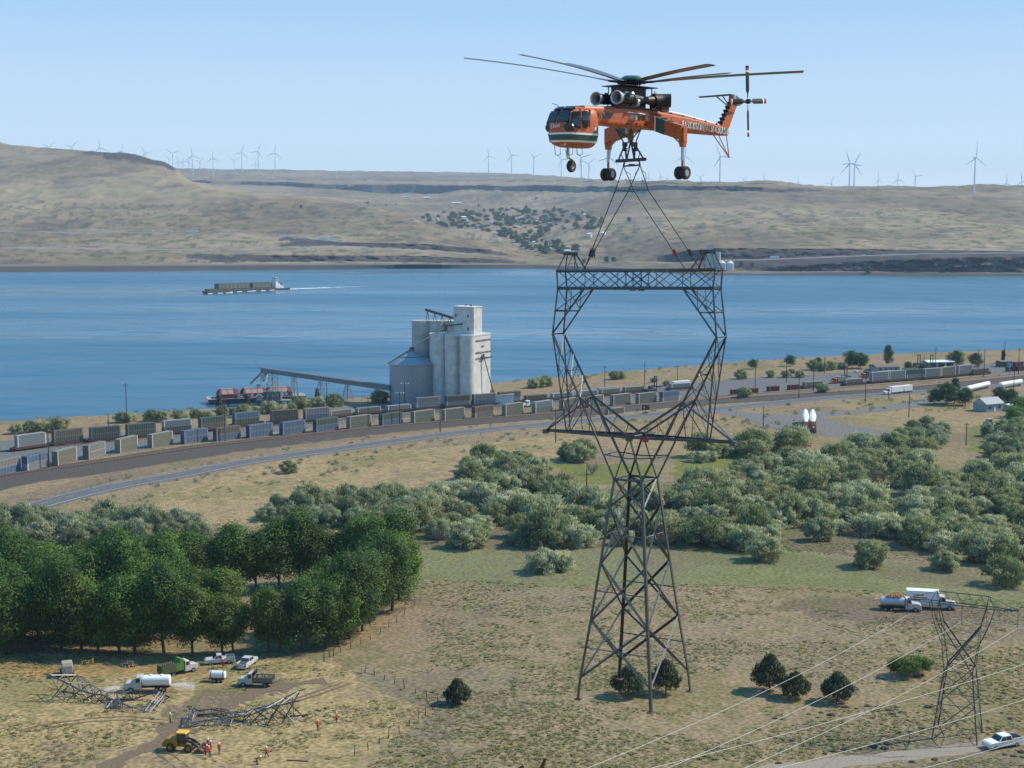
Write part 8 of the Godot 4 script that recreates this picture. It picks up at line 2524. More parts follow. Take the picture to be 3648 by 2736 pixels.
# ---------------------------------------------------------------- vehicles of the work site
func vehicles() -> void:
	var white := mat("white_paint", 0.78, 0.77, 0.72)
	var grime := mat("dusty_white_paint", 0.68, 0.66, 0.61, 0.5, 0.0, 0.25, 0.8)
	var glass := mat("tinted_glass", 0.018, 0.024, 0.030, 0.08)
	var black := mat("black_metal", 0.022, 0.022, 0.023)
	var rust := mat("rusty_steel", 0.16, 0.08, 0.05)
	var tank := func(x0: float, x1: float, r: float, y: float, m: Material) -> Callable:
		return func(t: Node3D):
			var s := Shape.new()
			var rr := []
			for x in [x0, x0 - 0.25, x1 + 0.25, x1]:
				var k := 0.9 if x == x0 or x == x1 else 1.0
				rr.append(ring_yz(x, y, r * 1.12 * k, r * k, 18, 2.3))
			s.rings(rr)
			var o := part("tank", s, m, t)
			for k in 2:
				var h := Shape.new()
				h.lathe([Vector2(0.3, y + r - 0.1), Vector2(0.3, y + r + 0.15)], 10, Transform3D(Basis(), Vector3(lerpf(x0, x1, 0.3 + 0.4 * k), 0, 0)), true)
				part("hatch", h, m, o)
			var cat := Shape.new()
			cat.box(Vector3((x0 + x1) * 0.5, y - r + 0.1, 1.2), Vector3(absf(x1 - x0) * 0.7, 0.12, 0.5))
			part("side_step", cat, black, o)
			for z in [-0.5, 0.5]:
				var noz := Shape.new()
				noz.tube(Vector3(x1 - 0.1, 0.9, z), Vector3(x1 - 0.5, 0.8, z * 1.3), 0.08)
				part("spray_nozzle", noz, rust, o)
	# water truck, facing left
	var wt := lorry("water_truck", "white water tank truck spraying water beside the crumpled tower", gp(-69.12,-242.36), PI + 0.06, grime, tank.call(-3.4, -8.6, 1.0, 2.05, white), 8.6, [1.2, 6.2, 7.5], false)
	wt.scale = Vector3.ONE * 0.93
	spray(wt)
	# green hopper truck, facing right and away
	var hopper := func(t: Node3D):
		var g := mat("hopper_green", 0.10, 0.26, 0.04, 0.6, 0.0, 0.3, 0.8)
		var dk := mat("hopper_olive", 0.12, 0.13, 0.06, 0.8, 0.0, 0.4, 0.8)
		var s := Shape.new()
		s.slab([Vector2(-5.4, 1.1), Vector2(-5.4, 2.9), Vector2(-9.0, 2.9), Vector2(-9.0, 1.1)], -1.25, 1.25, 0.06)
		part("stake_box", s, dk, t)
		var b := Shape.new()
		b.slab([Vector2(-3.6, 1.1), Vector2(-3.6, 3.6), Vector2(-4.4, 3.7), Vector2(-4.6, 2.9), Vector2(-6.6, 2.6), Vector2(-6.6, 1.1)], -1.2, 1.2, 0.06)
		part("hopper", b, g, t)
		for k in 7:
			var st := Shape.new()
			st.box(Vector3(-8.9 + k * 0.5, 3.5, 1.2), Vector3(0.06, 1.3, 0.06))
			part("rack_post", st, black, t)
		for y in [3.2, 4.1]:
			var rl := Shape.new()
			rl.box(Vector3(-7.4, y, 1.2), Vector3(3.1, 0.06, 0.06))
			part("rack_rail", rl, black, t)
	lorry("hopper_truck", "truck with a green hopper and olive stake box near the wood pile", gp(-59.57,-256.09), 0.75, grime, hopper, 9.0, [1.2, 6.2, 7.4], false).scale = Vector3.ONE * 0.84
	# dump truck loaded with split wood, facing left
	var dump := func(t: Node3D):
		var s := Shape.new()
		for z in [-1.2, 1.2]: s.box(Vector3(-5.6, 1.75, z), Vector3(4.2, 1.1, 0.08))
		s.box(Vector3(-3.5, 1.9, 0), Vector3(0.08, 1.4, 2.4))
		s.box(Vector3(-5.6, 1.25, 0), Vector3(4.2, 0.1, 2.4))
		part("dump_bed", s, mat("bed_brown", 0.30, 0.25, 0.20, 0.8, 0.0, 0.4, 0.9), t)
		for k in 4:
			var p := Shape.new()
			p.box(Vector3(-7.6, 1.9, -1.1 + k * 0.73), Vector3(0.1, 1.4, 0.16))
			part("tail_stake", p, mat("bed_brown", 0.3, 0.25, 0.2), t)
		var r := RandomNumberGenerator.new()
		r.seed = 8
		var lm := Shape.new()
		lm.tube(Vector3(-0.25, 0, 0), Vector3(0.25, 0, 0), 0.12, 0.12, 6)
		var lmm := lm.mesh()
		for k in 60:
			var x := r.randf_range(-7.2, -4.0)
			var z := r.randf_range(-0.9, 0.9)
			part("log", lmm, mat("split_wood", 0.36, 0.27, 0.16, 0.9, 0.0, 0.3, 2.0), t, Transform3D(Basis.from_euler(Vector3(r.randf() * 3, r.randf() * 6, r.randf() * 0.8)), Vector3(x, 1.7 + r.randf() * 0.75 * (1.0 - absf(z) * 0.6), z)))
		var sp := Shape.new()
		sp.box(Vector3(-3.6, 3.0, 0), Vector3(0.5, 0.9, 2.2), Basis(Vector3.BACK, 0.4))
		part("cab_guard", sp, black, t)
	lorry("dump_truck", "white-cab dump truck loaded with split firewood", gp(-49.72,-247.25), PI - 0.1, grime, dump, 7.6, [1.2, 6.0], false).scale = Vector3.ONE * 0.84
	# utility pickup in the shade, pickup seen from behind, white crew cab on the lane
	var silver := mat("silver_paint", 0.56, 0.57, 0.57, 0.35, 0.1)
	car_body("pickup_truck", "white utility pickup facing left in the shade of the grove", gp(-56.00,-260.53), PI + 0.28, silver, true, true)
	car_body("pickup_truck", "white pickup seen from behind at the edge of the grove", gp(-50.43,-259.22), 1.35, silver, true)
	var rp := car_body("pickup_truck", "white crew cab pickup on the gravel lane at the bottom right", gp(78.25,-215.46), PI + 0.36, white, true)
	rp.scale = Vector3.ONE * 1.12
	var load_ := Shape.new()
	for k in 5: load_.box(Vector3(-2.5 + k * 0.26, 1.36, 0.1 * (k % 3) - 0.1), Vector3(0.22, 0.25 + 0.05 * (k % 2), 1.3))
	part("cargo", load_, black, rp)
	# tank trailer
	var tr := thing("tank_trailer", "small white water tank on a two-axle trailer", "trailer", gp(-54.06,-249.19), PI - 0.1)
	var ts := Shape.new()
	ts.rings([ring_yz(-1.5, 1.35, 0.62, 0.62, 16, 2.0), ring_yz(-1.4, 1.35, 0.72, 0.72, 16, 2.0), ring_yz(1.3, 1.35, 0.72, 0.72, 16, 2.0), ring_yz(1.4, 1.35, 0.62, 0.62, 16, 2.0)])
	part("tank", ts, white, tr)
	for x in [-1.2, 1.1]:
		var bd := Shape.new()
		bd.lathe([Vector2(0.74, -0.06), Vector2(0.75, 0.0), Vector2(0.74, 0.06)], 16, Transform3D(Basis(Vector3.BACK, PI / 2), Vector3(x, 1.35, 0)))
		part("tank_band", bd, black, tr)
	var fr := Shape.new()
	fr.box(Vector3(0, 0.6, 0), Vector3(3.0, 0.15, 1.3))
	fr.tube(Vector3(1.5, 0.6, 0.5), Vector3(2.9, 0.55, 0), 0.06)
	fr.tube(Vector3(1.5, 0.6, -0.5), Vector3(2.9, 0.55, 0), 0.06)
	fr.tube(Vector3(2.6, 0.55, 0), Vector3(2.6, 0.0, 0), 0.05)
	part("frame", fr, rust, tr)
	for x in [-0.5, 0.35]:
		for z in [-0.75, 0.75]: wheel(tr, Vector3(x, 0.38, z), 0.38, 0.24)
	# cream machine seen end on, yellow implement
	var cm := thing("cable_puller", "boxy cream-coloured machine on wheels at the left edge of the clearing", "machine", gp(-82.30,-251.36), -1.2)
	var cs := Shape.new()
	cs.slab([Vector2(-1.2, 0.9), Vector2(-1.2, 2.7), Vector2(0.9, 2.8), Vector2(1.2, 2.2), Vector2(1.2, 0.9)], -0.95, 0.95, 0.12)
	var cbody := part("body", cs, mat("cream_paint", 0.52, 0.47, 0.37, 0.6, 0.0, 0.3, 0.9), cm)
	win(cbody, 0.1, 2.1, 0.96, 1.2, 0.8, glass)
	var cd := Shape.new()
	cd.lathe([Vector2(0.75, -0.5), Vector2(0.75, 0.5)], 16, Transform3D(Basis(Vector3.RIGHT, PI / 2), Vector3(-2.2, 1.25, 0)), true)
	part("cable_drum", cd, mat("bed_brown", 0.3, 0.25, 0.2), cm)
	for x in [-2.0, 0.6]:
		for z in [-1.0, 1.0]: wheel(cm, Vector3(x, 0.52, z), 0.52, 0.34)
	var yi := thing("farm_implement", "yellow farm implement in the dry grass by the grove", "implement", gp(-80.98,-259.39), 0.2)
	var ym := mat("implement_yellow", 0.62, 0.42, 0.05, 0.6)
	for q in [[Vector3(-1.1, 0.35, 0.2), Vector3(1.1, 0.4, 0.2)], [Vector3(-1.1, 0.6, -0.2), Vector3(1.1, 0.65, -0.2)], [Vector3(1.0, 0.2, 0.3), Vector3(1.0, 1.2, 0.1)], [Vector3(-1.0, 0.2, 0.3), Vector3(-1.0, 0.8, 0.1)], [Vector3(0.2, 0.3, 0.3), Vector3(0.2, 0.7, -0.3)]]:
		var s := Shape.new()
		s.tube(q[0], q[1], 0.09, 0.09, 6)
		part("bar", s, ym, yi)
	for z in [-0.45, 0.45]: wheel(yi, Vector3(-0.5, 0.3, z), 0.3, 0.18)
	# wood pile: each log its own piece
	var pile := thing("wood_pile", "heap of split firewood logs in the dry grass by the grove", "wood pile", gp(-72.83,-258.54))
	var r := RandomNumberGenerator.new()
	r.seed = 18
	var lg := Shape.new()
	lg.tube(Vector3(-0.3, 0, 0), Vector3(0.3, 0, 0), 0.13, 0.12, 6)
	var lgm := lg.mesh()
	for k in 110:
		var a := r.randf() * TAU
		var d := sqrt(r.randf()) * 1.6
		part("log", lgm, mat("split_wood", 0.36, 0.27, 0.16) if k % 3 else mat("grey_wood", 0.22, 0.19, 0.16, 0.9), pile, Transform3D(Basis.from_euler(Vector3(r.randf() * 3, r.randf() * 6, r.randf() * 0.9)), Vector3(cos(a) * d, 0.1 + r.randf() * maxf(0.05, 1.1 - d * 0.62), sin(a) * d * 0.7)))
	loader()
	# tanker and box truck on the right, facing right
	var tanker := func(t: Node3D):
		tank.call(-3.5, -8.6, 1.0, 2.05, mat("polished_tank", 0.50, 0.52, 0.54, 0.35, 0.5)).call(t)
		for k in 6:
			var s := Shape.new()
			s.box(Vector3(-4.2 - k * 0.55, 3.4, 0), Vector3(0.12, 0.5, 1.7), Basis(Vector3.BACK, 0.5 if k % 2 else -0.5))
			part("orange_rack", s, mat("rack_orange", 0.55, 0.16, 0.03, 0.6), t)
		var hose := Shape.new()
		hose.box(Vector3(-5.8, 3.15, 0.5), Vector3(3.4, 0.12, 0.12))
		part("rack_rail", hose, mat("rack_orange", 0.55, 0.16, 0.03), t)
	lorry("tanker_truck", "silver tanker truck with orange rack parked left of the box truck", gp(89.24,-298.63), -0.12, grime, tanker, 8.8, [1.2, 6.3, 7.6], false)
	var van := func(t: Node3D):
		var s := Shape.new()
		s.slab([Vector2(-3.5, 1.1), Vector2(-3.5, 4.1), Vector2(-10.4, 4.1), Vector2(-10.4, 1.1)], -1.28, 1.28, 0.05)
		var o := part("cargo_box", s, white, t)
		for e in [[-7.9, 3.2, 2.2], [-7.5, 2.6, 3.0]]:
			var mk := Shape.new()
			mk.box(Vector3(e[0], e[1], 1.288), Vector3(e[2], 0.26, 0.02))
			part("red_mark", mk, mat("faded_red_print", 0.4, 0.1, 0.07), o)
		var sk := Shape.new()
		sk.box(Vector3(-7.0, 1.0, 1.1), Vector3(6.4, 0.5, 0.1))
		part("side_skirt", sk, mat("silver_paint", 0.56, 0.57, 0.57), o)
	lorry("box_truck", "white box truck with faint red markings behind the standing tower", gp(97.50,-300.69), -0.22, grime, van, 10.4, [1.2, 8.0], false)

func spray(truck: Node3D) -> void:
	# fine drops thrown out to the sides of the truck
	var r := RandomNumberGenerator.new()
	r.seed = 44
	var s := Shape.new()
	s.lathe([Vector2(0.001, -0.03), Vector2(0.03, 0), Vector2(0.001, 0.03)], 5)
	var mm := MultiMesh.new()
	mm.transform_format = MultiMesh.TRANSFORM_3D
	mm.mesh = s.mesh()
	mm.instance_count = 5200
	for k in 5200:
		var front := k % 5 < 2
		var u := pow(r.randf(), 0.8)
		var p: Vector3
		if front: p = Vector3(0.2 + u * 3.6, 0.75 + 0.5 * u - 0.9 * u * u + r.randfn() * 0.10 * (0.4 + u), r.randfn() * 0.6 * (0.3 + u) - 0.3)
		else: p = Vector3(-8.5 - u * 4.6, 0.95 + 0.7 * u - 1.35 * u * u + r.randfn() * 0.14 * (0.4 + u), r.randfn() * 0.9 * (0.3 + u) + 0.5 * u)
		p.y = maxf(p.y, 0.05)
		mm.set_instance_transform(k, Transform3D(Basis().scaled(Vector3.ONE * r.randf_range(0.4, 1.0)), p))
	var o := MultiMeshInstance3D.new()
	o.name = numbered("water_spray")
	o.multimesh = mm
	o.material_override = mat("water_drops", 0.85, 0.88, 0.90, 0.3)
	add_child(o)
	o.transform = truck.transform
	tag(o, "white water spray fanning out from the water truck", "spray", "", "stuff")

func loader() -> void:
	var t := thing("wheel_loader", "yellow wheel loader with a lowered bucket beside the orange-shirted crew", "loader", gp(-51.24,-210.68), -0.18)
	t.scale = Vector3.ONE * 0.87
	var yel := mat("loader_yellow", 0.44, 0.26, 0.022, 0.5, 0.0, 0.2, 0.8)
	var dark := mat("loader_dark", 0.035, 0.033, 0.03, 0.6)
	var glass := mat("tinted_glass", 0.018, 0.024, 0.030, 0.08)
	var s := Shape.new()
	s.slab([Vector2(-3.2, 0.9), Vector2(-3.3, 2.0), Vector2(-2.9, 2.35), Vector2(-0.9, 2.45), Vector2(-0.7, 0.9)], -1.05, 1.05, 0.12)
	part("engine_hood", s, yel, t)
	var cw := Shape.new()
	cw.slab([Vector2(-3.7, 0.8), Vector2(-3.7, 1.5), Vector2(-3.1, 1.6), Vector2(-3.1, 0.8)], -1.15, 1.15, 0.1)
	part("counterweight", cw, yel, t)
	var fr := Shape.new()
	fr.box(Vector3(0.3, 1.05, 0), Vector3(3.4, 0.6, 0.9))
	part("frame", fr, yel, t)
	var cb := Shape.new()
	cb.slab([Vector2(-0.95, 1.5), Vector2(-0.95, 3.3), Vector2(0.55, 3.3), Vector2(0.75, 1.5)], -0.78, 0.78, 0.08)
	var cab := part("cab", cb, dark, t)
	for z in [-0.79, 0.79]:
		win(cab, -0.15, 2.65, z, 1.2, 1.0, glass)
	var ws := Shape.new()
	ws.face([Vector3(0.76, 1.9, -0.68), Vector3(0.62, 3.15, -0.68), Vector3(0.62, 3.15, 0.68), Vector3(0.76, 1.9, 0.68)])
	part("windscreen", ws, glass, cab)
	var rf := Shape.new()
	rf.slab([Vector2(-1.15, 3.3), Vector2(-1.1, 3.48), Vector2(0.75, 3.48), Vector2(0.85, 3.3)], -0.9, 0.9, 0.04)
	part("roof", rf, mat("roof_yellow", 0.72, 0.42, 0.03, 0.5), cab)
	var ex := Shape.new()
	ex.tube(Vector3(-1.6, 2.4, -0.4), Vector3(-1.6, 3.2, -0.4), 0.08)
	part("exhaust_pipe", ex, dark, t)
	for z in [-0.55, 0.55]:
		var a := Shape.new()
		a.slab([Vector2(0.6, 2.0), Vector2(0.7, 2.3), Vector2(2.0, 1.9), Vector2(3.4, 0.75), Vector2(3.2, 0.5), Vector2(1.8, 1.5)], z - 0.1, z + 0.1, 0.02)
		part("lift_arm", a, dark, t)
		var ram := Shape.new()
		ram.tube(Vector3(1.0, 1.2, z * 0.7), Vector3(2.6, 1.2, z * 0.7), 0.08)
		part("hydraulic_ram", ram, mat("bare_steel", 0.58, 0.58, 0.58), t)
	var bk := Shape.new()
	var sec := [Vector2(3.2, 1.25), Vector2(3.15, 0.55), Vector2(3.45, 0.15), Vector2(4.75, 0.12), Vector2(4.75, 0.2), Vector2(3.6, 0.3), Vector2(3.35, 0.62), Vector2(3.4, 1.22)]
	bk.slab(sec, -1.45, 1.45, 0.01)
	for z in [-1.42, 1.42]: bk.slab([Vector2(3.2, 1.25), Vector2(3.15, 0.5), Vector2(3.5, 0.13), Vector2(4.7, 0.13)], z - 0.04, z + 0.04, 0.01)
	part("bucket", bk, mat("bucket_brown", 0.19, 0.125, 0.085, 0.7, 0.2, 0.4, 1.0), t)
	for x in [-2.1, 1.35]:
		for z in [-1.05, 1.05]: wheel(t, Vector3(x, 0.78, z), 0.78, 0.62, Vector3(0, 0, 1), yel)

func small_things() -> void:
	var wood := mat("post_wood", 0.11, 0.085, 0.065, 0.9, 0.0, 0.3, 2.0)
	var posts := gl([-36.3,-262.7,-35.6,-265.6,-35,-266.5,-33.8,-268.7,-32.1,-271.4,-30.5,-274.2,-28.9,-278.2,-27.3,-282.3,-25.9,-286.5,-24.6,-290.8,-23.4,-296.7,-21.7,-304.8,-20.7,-308.6,-27.5,-254.1,-25.5,-251.9,-23.4,-249,-21.3,-246.1,-19.3,-243.2,-17.1,-240.4,-15,-237.7,-12.9,-235.2,-13.6,-230.9,-14.6,-228.5,-15.6,-226,-16.9,-221.9,-18.2,-218.4,-19.7,-215.9,-21,-213.2,-22.4,-210.2,-24.3,-207.9])
	var pm := Shape.new()
	pm.tube(Vector3(0, -0.2, 0), Vector3(0, 1.25, 0), 0.09, 0.07, 6)
	var pmesh := pm.mesh()
	for k in posts.size():
		var o := part("fence_post", pmesh, wood, self, Transform3D(Basis(Vector3.BACK, 0.1 * sin(k * 2.3)).scaled(Vector3(1.4 if k < 3 else 1.0, 1.35 if k < 3 else 0.9 + 0.2 * (k % 3), 1.4 if k < 3 else 1.0)), posts[k]))
		tag(o, "dark wooden fence post in the %s fence, %s from its top end" % ["grove-side" if k < 13 else "field corner", nth(k + 1 if k < 13 else k - 12)], "fence post", "fence posts in the field")
	# broken snags on the bluff, at the bottom edge
	for q in [[Vector3(0.45,89.28,-25.9), 1.15, 0.12, "short broken brown snag sticking up at the bottom edge"], [Vector3(-0.43,89.25,-25.89), 0.75, 0.6, "small leaning broken stick at the bottom edge"]]:
		var at: Vector3 = q[0]
		var g := on_ground(at.x, at.z)
		var t := thing("snag", q[3], "snag", g, 0.0, "broken sticks at the bottom edge")
		var s := Shape.new()
		var h: float = at.y - g.y + 0.27 * q[1]
		limb(s, [Vector3(0, -0.3, 0), Vector3(q[2] * h * 0.4, h * 0.6, 0), Vector3(q[2] * h * 0.7 + 0.03, h * 0.85, 0), Vector3(q[2] * h + 0.05, h, 0)], 0.09, 0.03)
		s.tube(Vector3(q[2] * h * 0.5, h * 0.7, 0), Vector3(q[2] * h * 0.5 + 0.09, h * 0.82, 0.02), 0.03, 0.008, 5)
		part("stem", s, mat("snag_brown", 0.20, 0.10, 0.045, 0.85, 0.0, 0.4, 4.0), t)
	# dark lava rocks and humps in the right foreground
	var r := RandomNumberGenerator.new()
	r.seed = 71
	var forms := []
	for v in 4:
		var s := Shape.new()
		var nz := noise(80 + v, 1.1, 3)
		var rr := []
		for a in 7:
			var ring := []
			var la := lerpf(-0.5, PI * 0.5, a / 6.0)
			for k in 10:
				var g := TAU * k / 10.0
				var d := Vector3(cos(g) * cos(la), sin(la), sin(g) * cos(la))
				ring.append(d * (0.62 + 0.3 * nz.get_noise_3dv(d * 1.5)) * Vector3(1, 0.62, 1))
			rr.append(ring)
		s.rings(rr, true, true, false)
		forms.append(s.mesh())
	var spots := gl([50.6,-230.8,52.9,-231.6,54.3,-230.3,57.7,-234.7,59.4,-233.9,61.8,-235.4,62.7,-233.4,64.8,-233.1,64.9,-230.9,66.7,-234.7,66.4,-231.7,69.5,-231.8,72.3,-234.9,86.2,-239.7,89,-240,90.7,-241.2,88,-242.8,84.5,-229.3,85.4,-227.8,80.2,-228,84.1,-232.3,49,-211.1,50.6,-212.1,52.6,-213,55,-213.7,57.5,-214.9,59,-214,60.1,-216.3,44.9,-216.8,40.8,-206.1,77.3,-211.5,78.4,-210.7,80.3,-212.6,61.9,-208.4,65.7,-209.5,44.4,-228.5,40.5,-222.4,36.9,-214.6])
	var lava := mat("lava_rock", 0.085, 0.068, 0.055, 0.95, 0.0, 0.5, 1.2)
	for k in spots.size():
		var sc := r.randf_range(0.45, 1.15)
		var o := part("lava_rock", forms[k % 4], lava, self, Transform3D(Basis(Vector3.UP, r.randf() * TAU).scaled(Vector3(sc * 1.2, sc * 0.8, sc)), spots[k]))
		tag(o, "dark lava rock in the rough ground at the lower right", "rock", "lava rocks at the lower right")
	# bits on the ground
	var bd := Shape.new()
	bd.box(Vector3(0, 0.12, 0), Vector3(3.4, 0.12, 0.2), Basis(Vector3.BACK, 0.03))
	tag(part("fallen_beam", bd, mat("rusty_steel", 0.16, 0.08, 0.05), self, Transform3D(Basis(Vector3.UP, -0.2), gp(-32.67,-205.33))), "thin rusty steel bar lying in the dry grass below the crew", "steel bar")


# ---------------------------------------------------------------- far side of the river
func turbine_parts() -> Dictionary:
	var tw := Shape.new()
	tw.lathe([Vector2(2.4, -12), Vector2(2.2, 0), Vector2(1.4, 79)], 10, Transform3D(), true)
	var na := Shape.new()
	na.slab([Vector2(-5.5, 78.8), Vector2(-5.5, 82.4), Vector2(3.0, 82.2), Vector2(3.4, 79.4)], -1.8, 1.8, 0.3)
	var hb := Shape.new()
	hb.lathe([Vector2(1.9, 0), Vector2(1.7, 1.5), Vector2(0.1, 3.4)], 10, Transform3D(Basis(Vector3.BACK, -PI / 2), Vector3(3.4, 80.6, 0)), true)
	var bl := Shape.new()
	var rr := []
	for q in [[0.0, 0.9, 0.9], [3.0, 1.0, 0.8], [9.0, 2.0, 0.45], [22.0, 1.3, 0.3], [38.0, 0.7, 0.16], [43.0, 0.15, 0.06]]:
		rr.append([Vector3(q[2], q[0], -q[1] * 0.4), Vector3(0, q[0], q[1] * 0.9), Vector3(-q[2], q[0], -q[1] * 0.4), Vector3(0, q[0], -q[1] * 0.9)])
	bl.rings(rr, true, true, false)
	return {"tower": tw.mesh(), "nacelle": na.mesh(), "hub": hb.mesh(), "blade": bl.mesh()}

func far_things() -> void:
	var white := mat("turbine_white", 0.70, 0.71, 0.72, 0.45)
	var tp := turbine_parts()
	var list: Array = [[Vector3(-2142,321.6,-6585),-1.91,1.0,1.14],[Vector3(-2037,324.6,-6585),-1.76,1.0,1.27],[Vector3(-1907,320.8,-6585),-1.45,1.0,0.14],[Vector3(-1864,314.4,-6802),-2.18,1.0,1.76],[Vector3(-1816,316.5,-7036),-1.89,1.0,0.49],[Vector3(-2240,372.5,-9269),-1.01,1.0,0.99],[Vector3(-1681,313.2,-7035),-1.20,1.0,1.00],[Vector3(-2179,359.7,-9268),-1.43,1.0,0.32],[Vector3(-2367,380.8,-10193),-1.44,1.0,1.82],[Vector3(-2111,353.3,-9267),-1.57,1.0,1.56],[Vector3(-1505,289.5,-6688),-1.39,1.0,0.13],[Vector3(-2136,371.4,-9709),-1.29,1.0,1.24],[Vector3(-1480,291.3,-7033),-1.84,1.0,0.07],[Vector3(-1629,326.9,-8322),-1.16,1.0,0.99],[Vector3(-1316,314.6,-6917),-1.34,1.0,1.85],[Vector3(-1842,372.5,-10192),-1.34,1.0,1.93],[Vector3(-1195,308.0,-6690),-1.73,1.0,1.68],[Vector3(-1116,302.6,-6690),-1.67,1.0,1.96],[Vector3(-876,231.1,-7085),0.0,0.0,0.0],[Vector3(-810,203.3,-7082),0.0,0.0,0.0],[Vector3(-793,220.0,-7084),0.0,0.0,0.0],[Vector3(-114,296.8,-6915),-1.15,1.0,0.20],[Vector3(-2,282.7,-6476),-2.04,1.0,0.46],[Vector3(99,273.7,-6475),-1.04,1.0,0.92],[Vector3(229,265.9,-6578),-1.45,1.0,0.63],[Vector3(243,213.7,-4974),-1.59,1.0,0.81],[Vector3(368,256.0,-6795),-1.78,1.0,1.23],[Vector3(325,204.7,-4743),-1.50,1.0,1.90],[Vector3(783,223.5,-8144),-1.38,1.0,1.95],[Vector3(854,228.7,-8145),-1.39,1.0,0.34],[Vector3(989,238.4,-9048),-1.17,1.0,2.08],[Vector3(539,196.8,-4434),-1.17,1.0,2.03],[Vector3(1082,225.8,-8144),-1.11,1.0,1.20],[Vector3(643,193.3,-4386),-1.34,1.0,0.44],[Vector3(1480,234.6,-9048),-1.20,1.0,1.20],[Vector3(1450,211.2,-8143),-1.86,1.0,0.13],[Vector3(1824,216.2,-9045),-1.18,1.0,2.08],[Vector3(1833,191.7,-8140),-2.09,1.0,1.68],[Vector3(1078,177.4,-4530),-1.71,1.0,0.32],[Vector3(1093,176.9,-4530),-1.85,1.0,1.61],[Vector3(1912,192.0,-7402),-1.15,1.0,0.09],[Vector3(2015,195.5,-7403),-1.46,1.0,0.09],[Vector3(1998,201.5,-7022),-1.34,1.0,0.70],[Vector3(1232,166.0,-3777),-1.14,1.0,2.06],[Vector3(2290,158.3,-6565),-1.59,1.0,2.10],[Vector3(2092,149.4,-5815),-1.83,1.0,0.16]]
	for k in list.size():
		var q: Array = list[k]
		var t := thing("wind_turbine", "white wind turbine on the far skyline, %s from the left" % nth(k + 1) if q[2] > 0.0 else "bare white turbine tower without blades on the far plateau, %s on the skyline" % nth(k + 1), "wind turbine", q[0], q[1], "wind turbines on the far plateau")
		part("tower", tp.tower, white, t)
		if q[2] <= 0.0: continue
		part("nacelle", tp.nacelle, white, t)
		part("hub", tp.hub, white, t)
		for j in 3:
			part("blade", tp.blade, white, t, Transform3D(Basis(Vector3.RIGHT, q[3] + TAU * j / 3.0), Vector3(4.6, 80.6, 0)))
	# town: houses and trees
	var walls := [mat("house_white", 0.66, 0.65, 0.62), mat("house_tan", 0.44, 0.38, 0.30), mat("house_grey", 0.36, 0.37, 0.38), mat("house_blue", 0.30, 0.36, 0.42)]
	var roofs := [mat("roof_grey", 0.30, 0.30, 0.31), mat("roof_white", 0.74, 0.74, 0.73, 0.5), mat("roof_brown", 0.22, 0.16, 0.12), mat("roof_tin", 0.55, 0.57, 0.6, 0.4, 0.4)]
	var names := ["white", "tan", "grey", "pale blue"]
	var rn := ["grey roof", "white roof", "brown roof", "tin roof"]
	var hs: Array = vl([-233,95,-4295,-207,80,-3926,-199,72,-3799,-141,86,-4117,-123,77,-3880,-87,65,-3654,-76,61,-3582,-64,58,-3534,-77,91,-4306,-57,75,-3866,-51,71,-3739,-48,92,-4358,-35,49,-3386,-43,96,-4418,-43,111,-4704,-32,63,-3612,-20,95,-4388,-18,83,-4115,4,43,-3277,12,63,-3651,18,67,-3750,22,82,-4089,24,85,-4145,28,77,-3971,26,37,-3157,39,72,-3859,45,53,-3477,43,34,-3087,52,41,-3230,57,49,-3404,67,75,-3924,66,72,-3864,74,31,-3007,99,81,-3981,100,71,-3754,78,25,-2889,118,102,-4296,119,98,-4225,89,38,-3071,88,35,-3039,124,65,-3484,112,22,-2841,174,92,-3843,135,25,-2884,192,94,-3782,196,67,-3324])
	var hole := mat("dark_opening", 0.03, 0.035, 0.04)
	for k in hs.size():
		var t := thing("town_house", "small %s house with %s in the far town, %s house from the left" % [names[k % 4], rn[(k * 7 + k / 4) % 4], nth(k + 1)], "house", hs[k], k * 1.3, "houses of the far town")
		house(t, 10.0 + 2.0 * (k % 4), 7.5, 3.4, 2.4, walls[k % 4], roofs[(k * 7 + k / 4) % 4])
		for x in [-2.8, 2.8]: win(t, x, 1.8, 3.78, 1.5, 1.4, hole)
	var small := []
	var tn := [Color(0.085, 0.125, 0.06), Color(0.11, 0.155, 0.075), Color(0.06, 0.095, 0.05)]
	for k in 3: small.append(tree_proto(800 + k, [9.0, 11.0, 12.0][k], [9.0, 8.0, 5.0][k], 0.8, 10, 70, 1.1, tn[k], "town_tree", "tree", "trees of the far town", 1, [0.0, 0.1, 0.5][k], Color(0.1, 0.08, 0.06), 0.3))
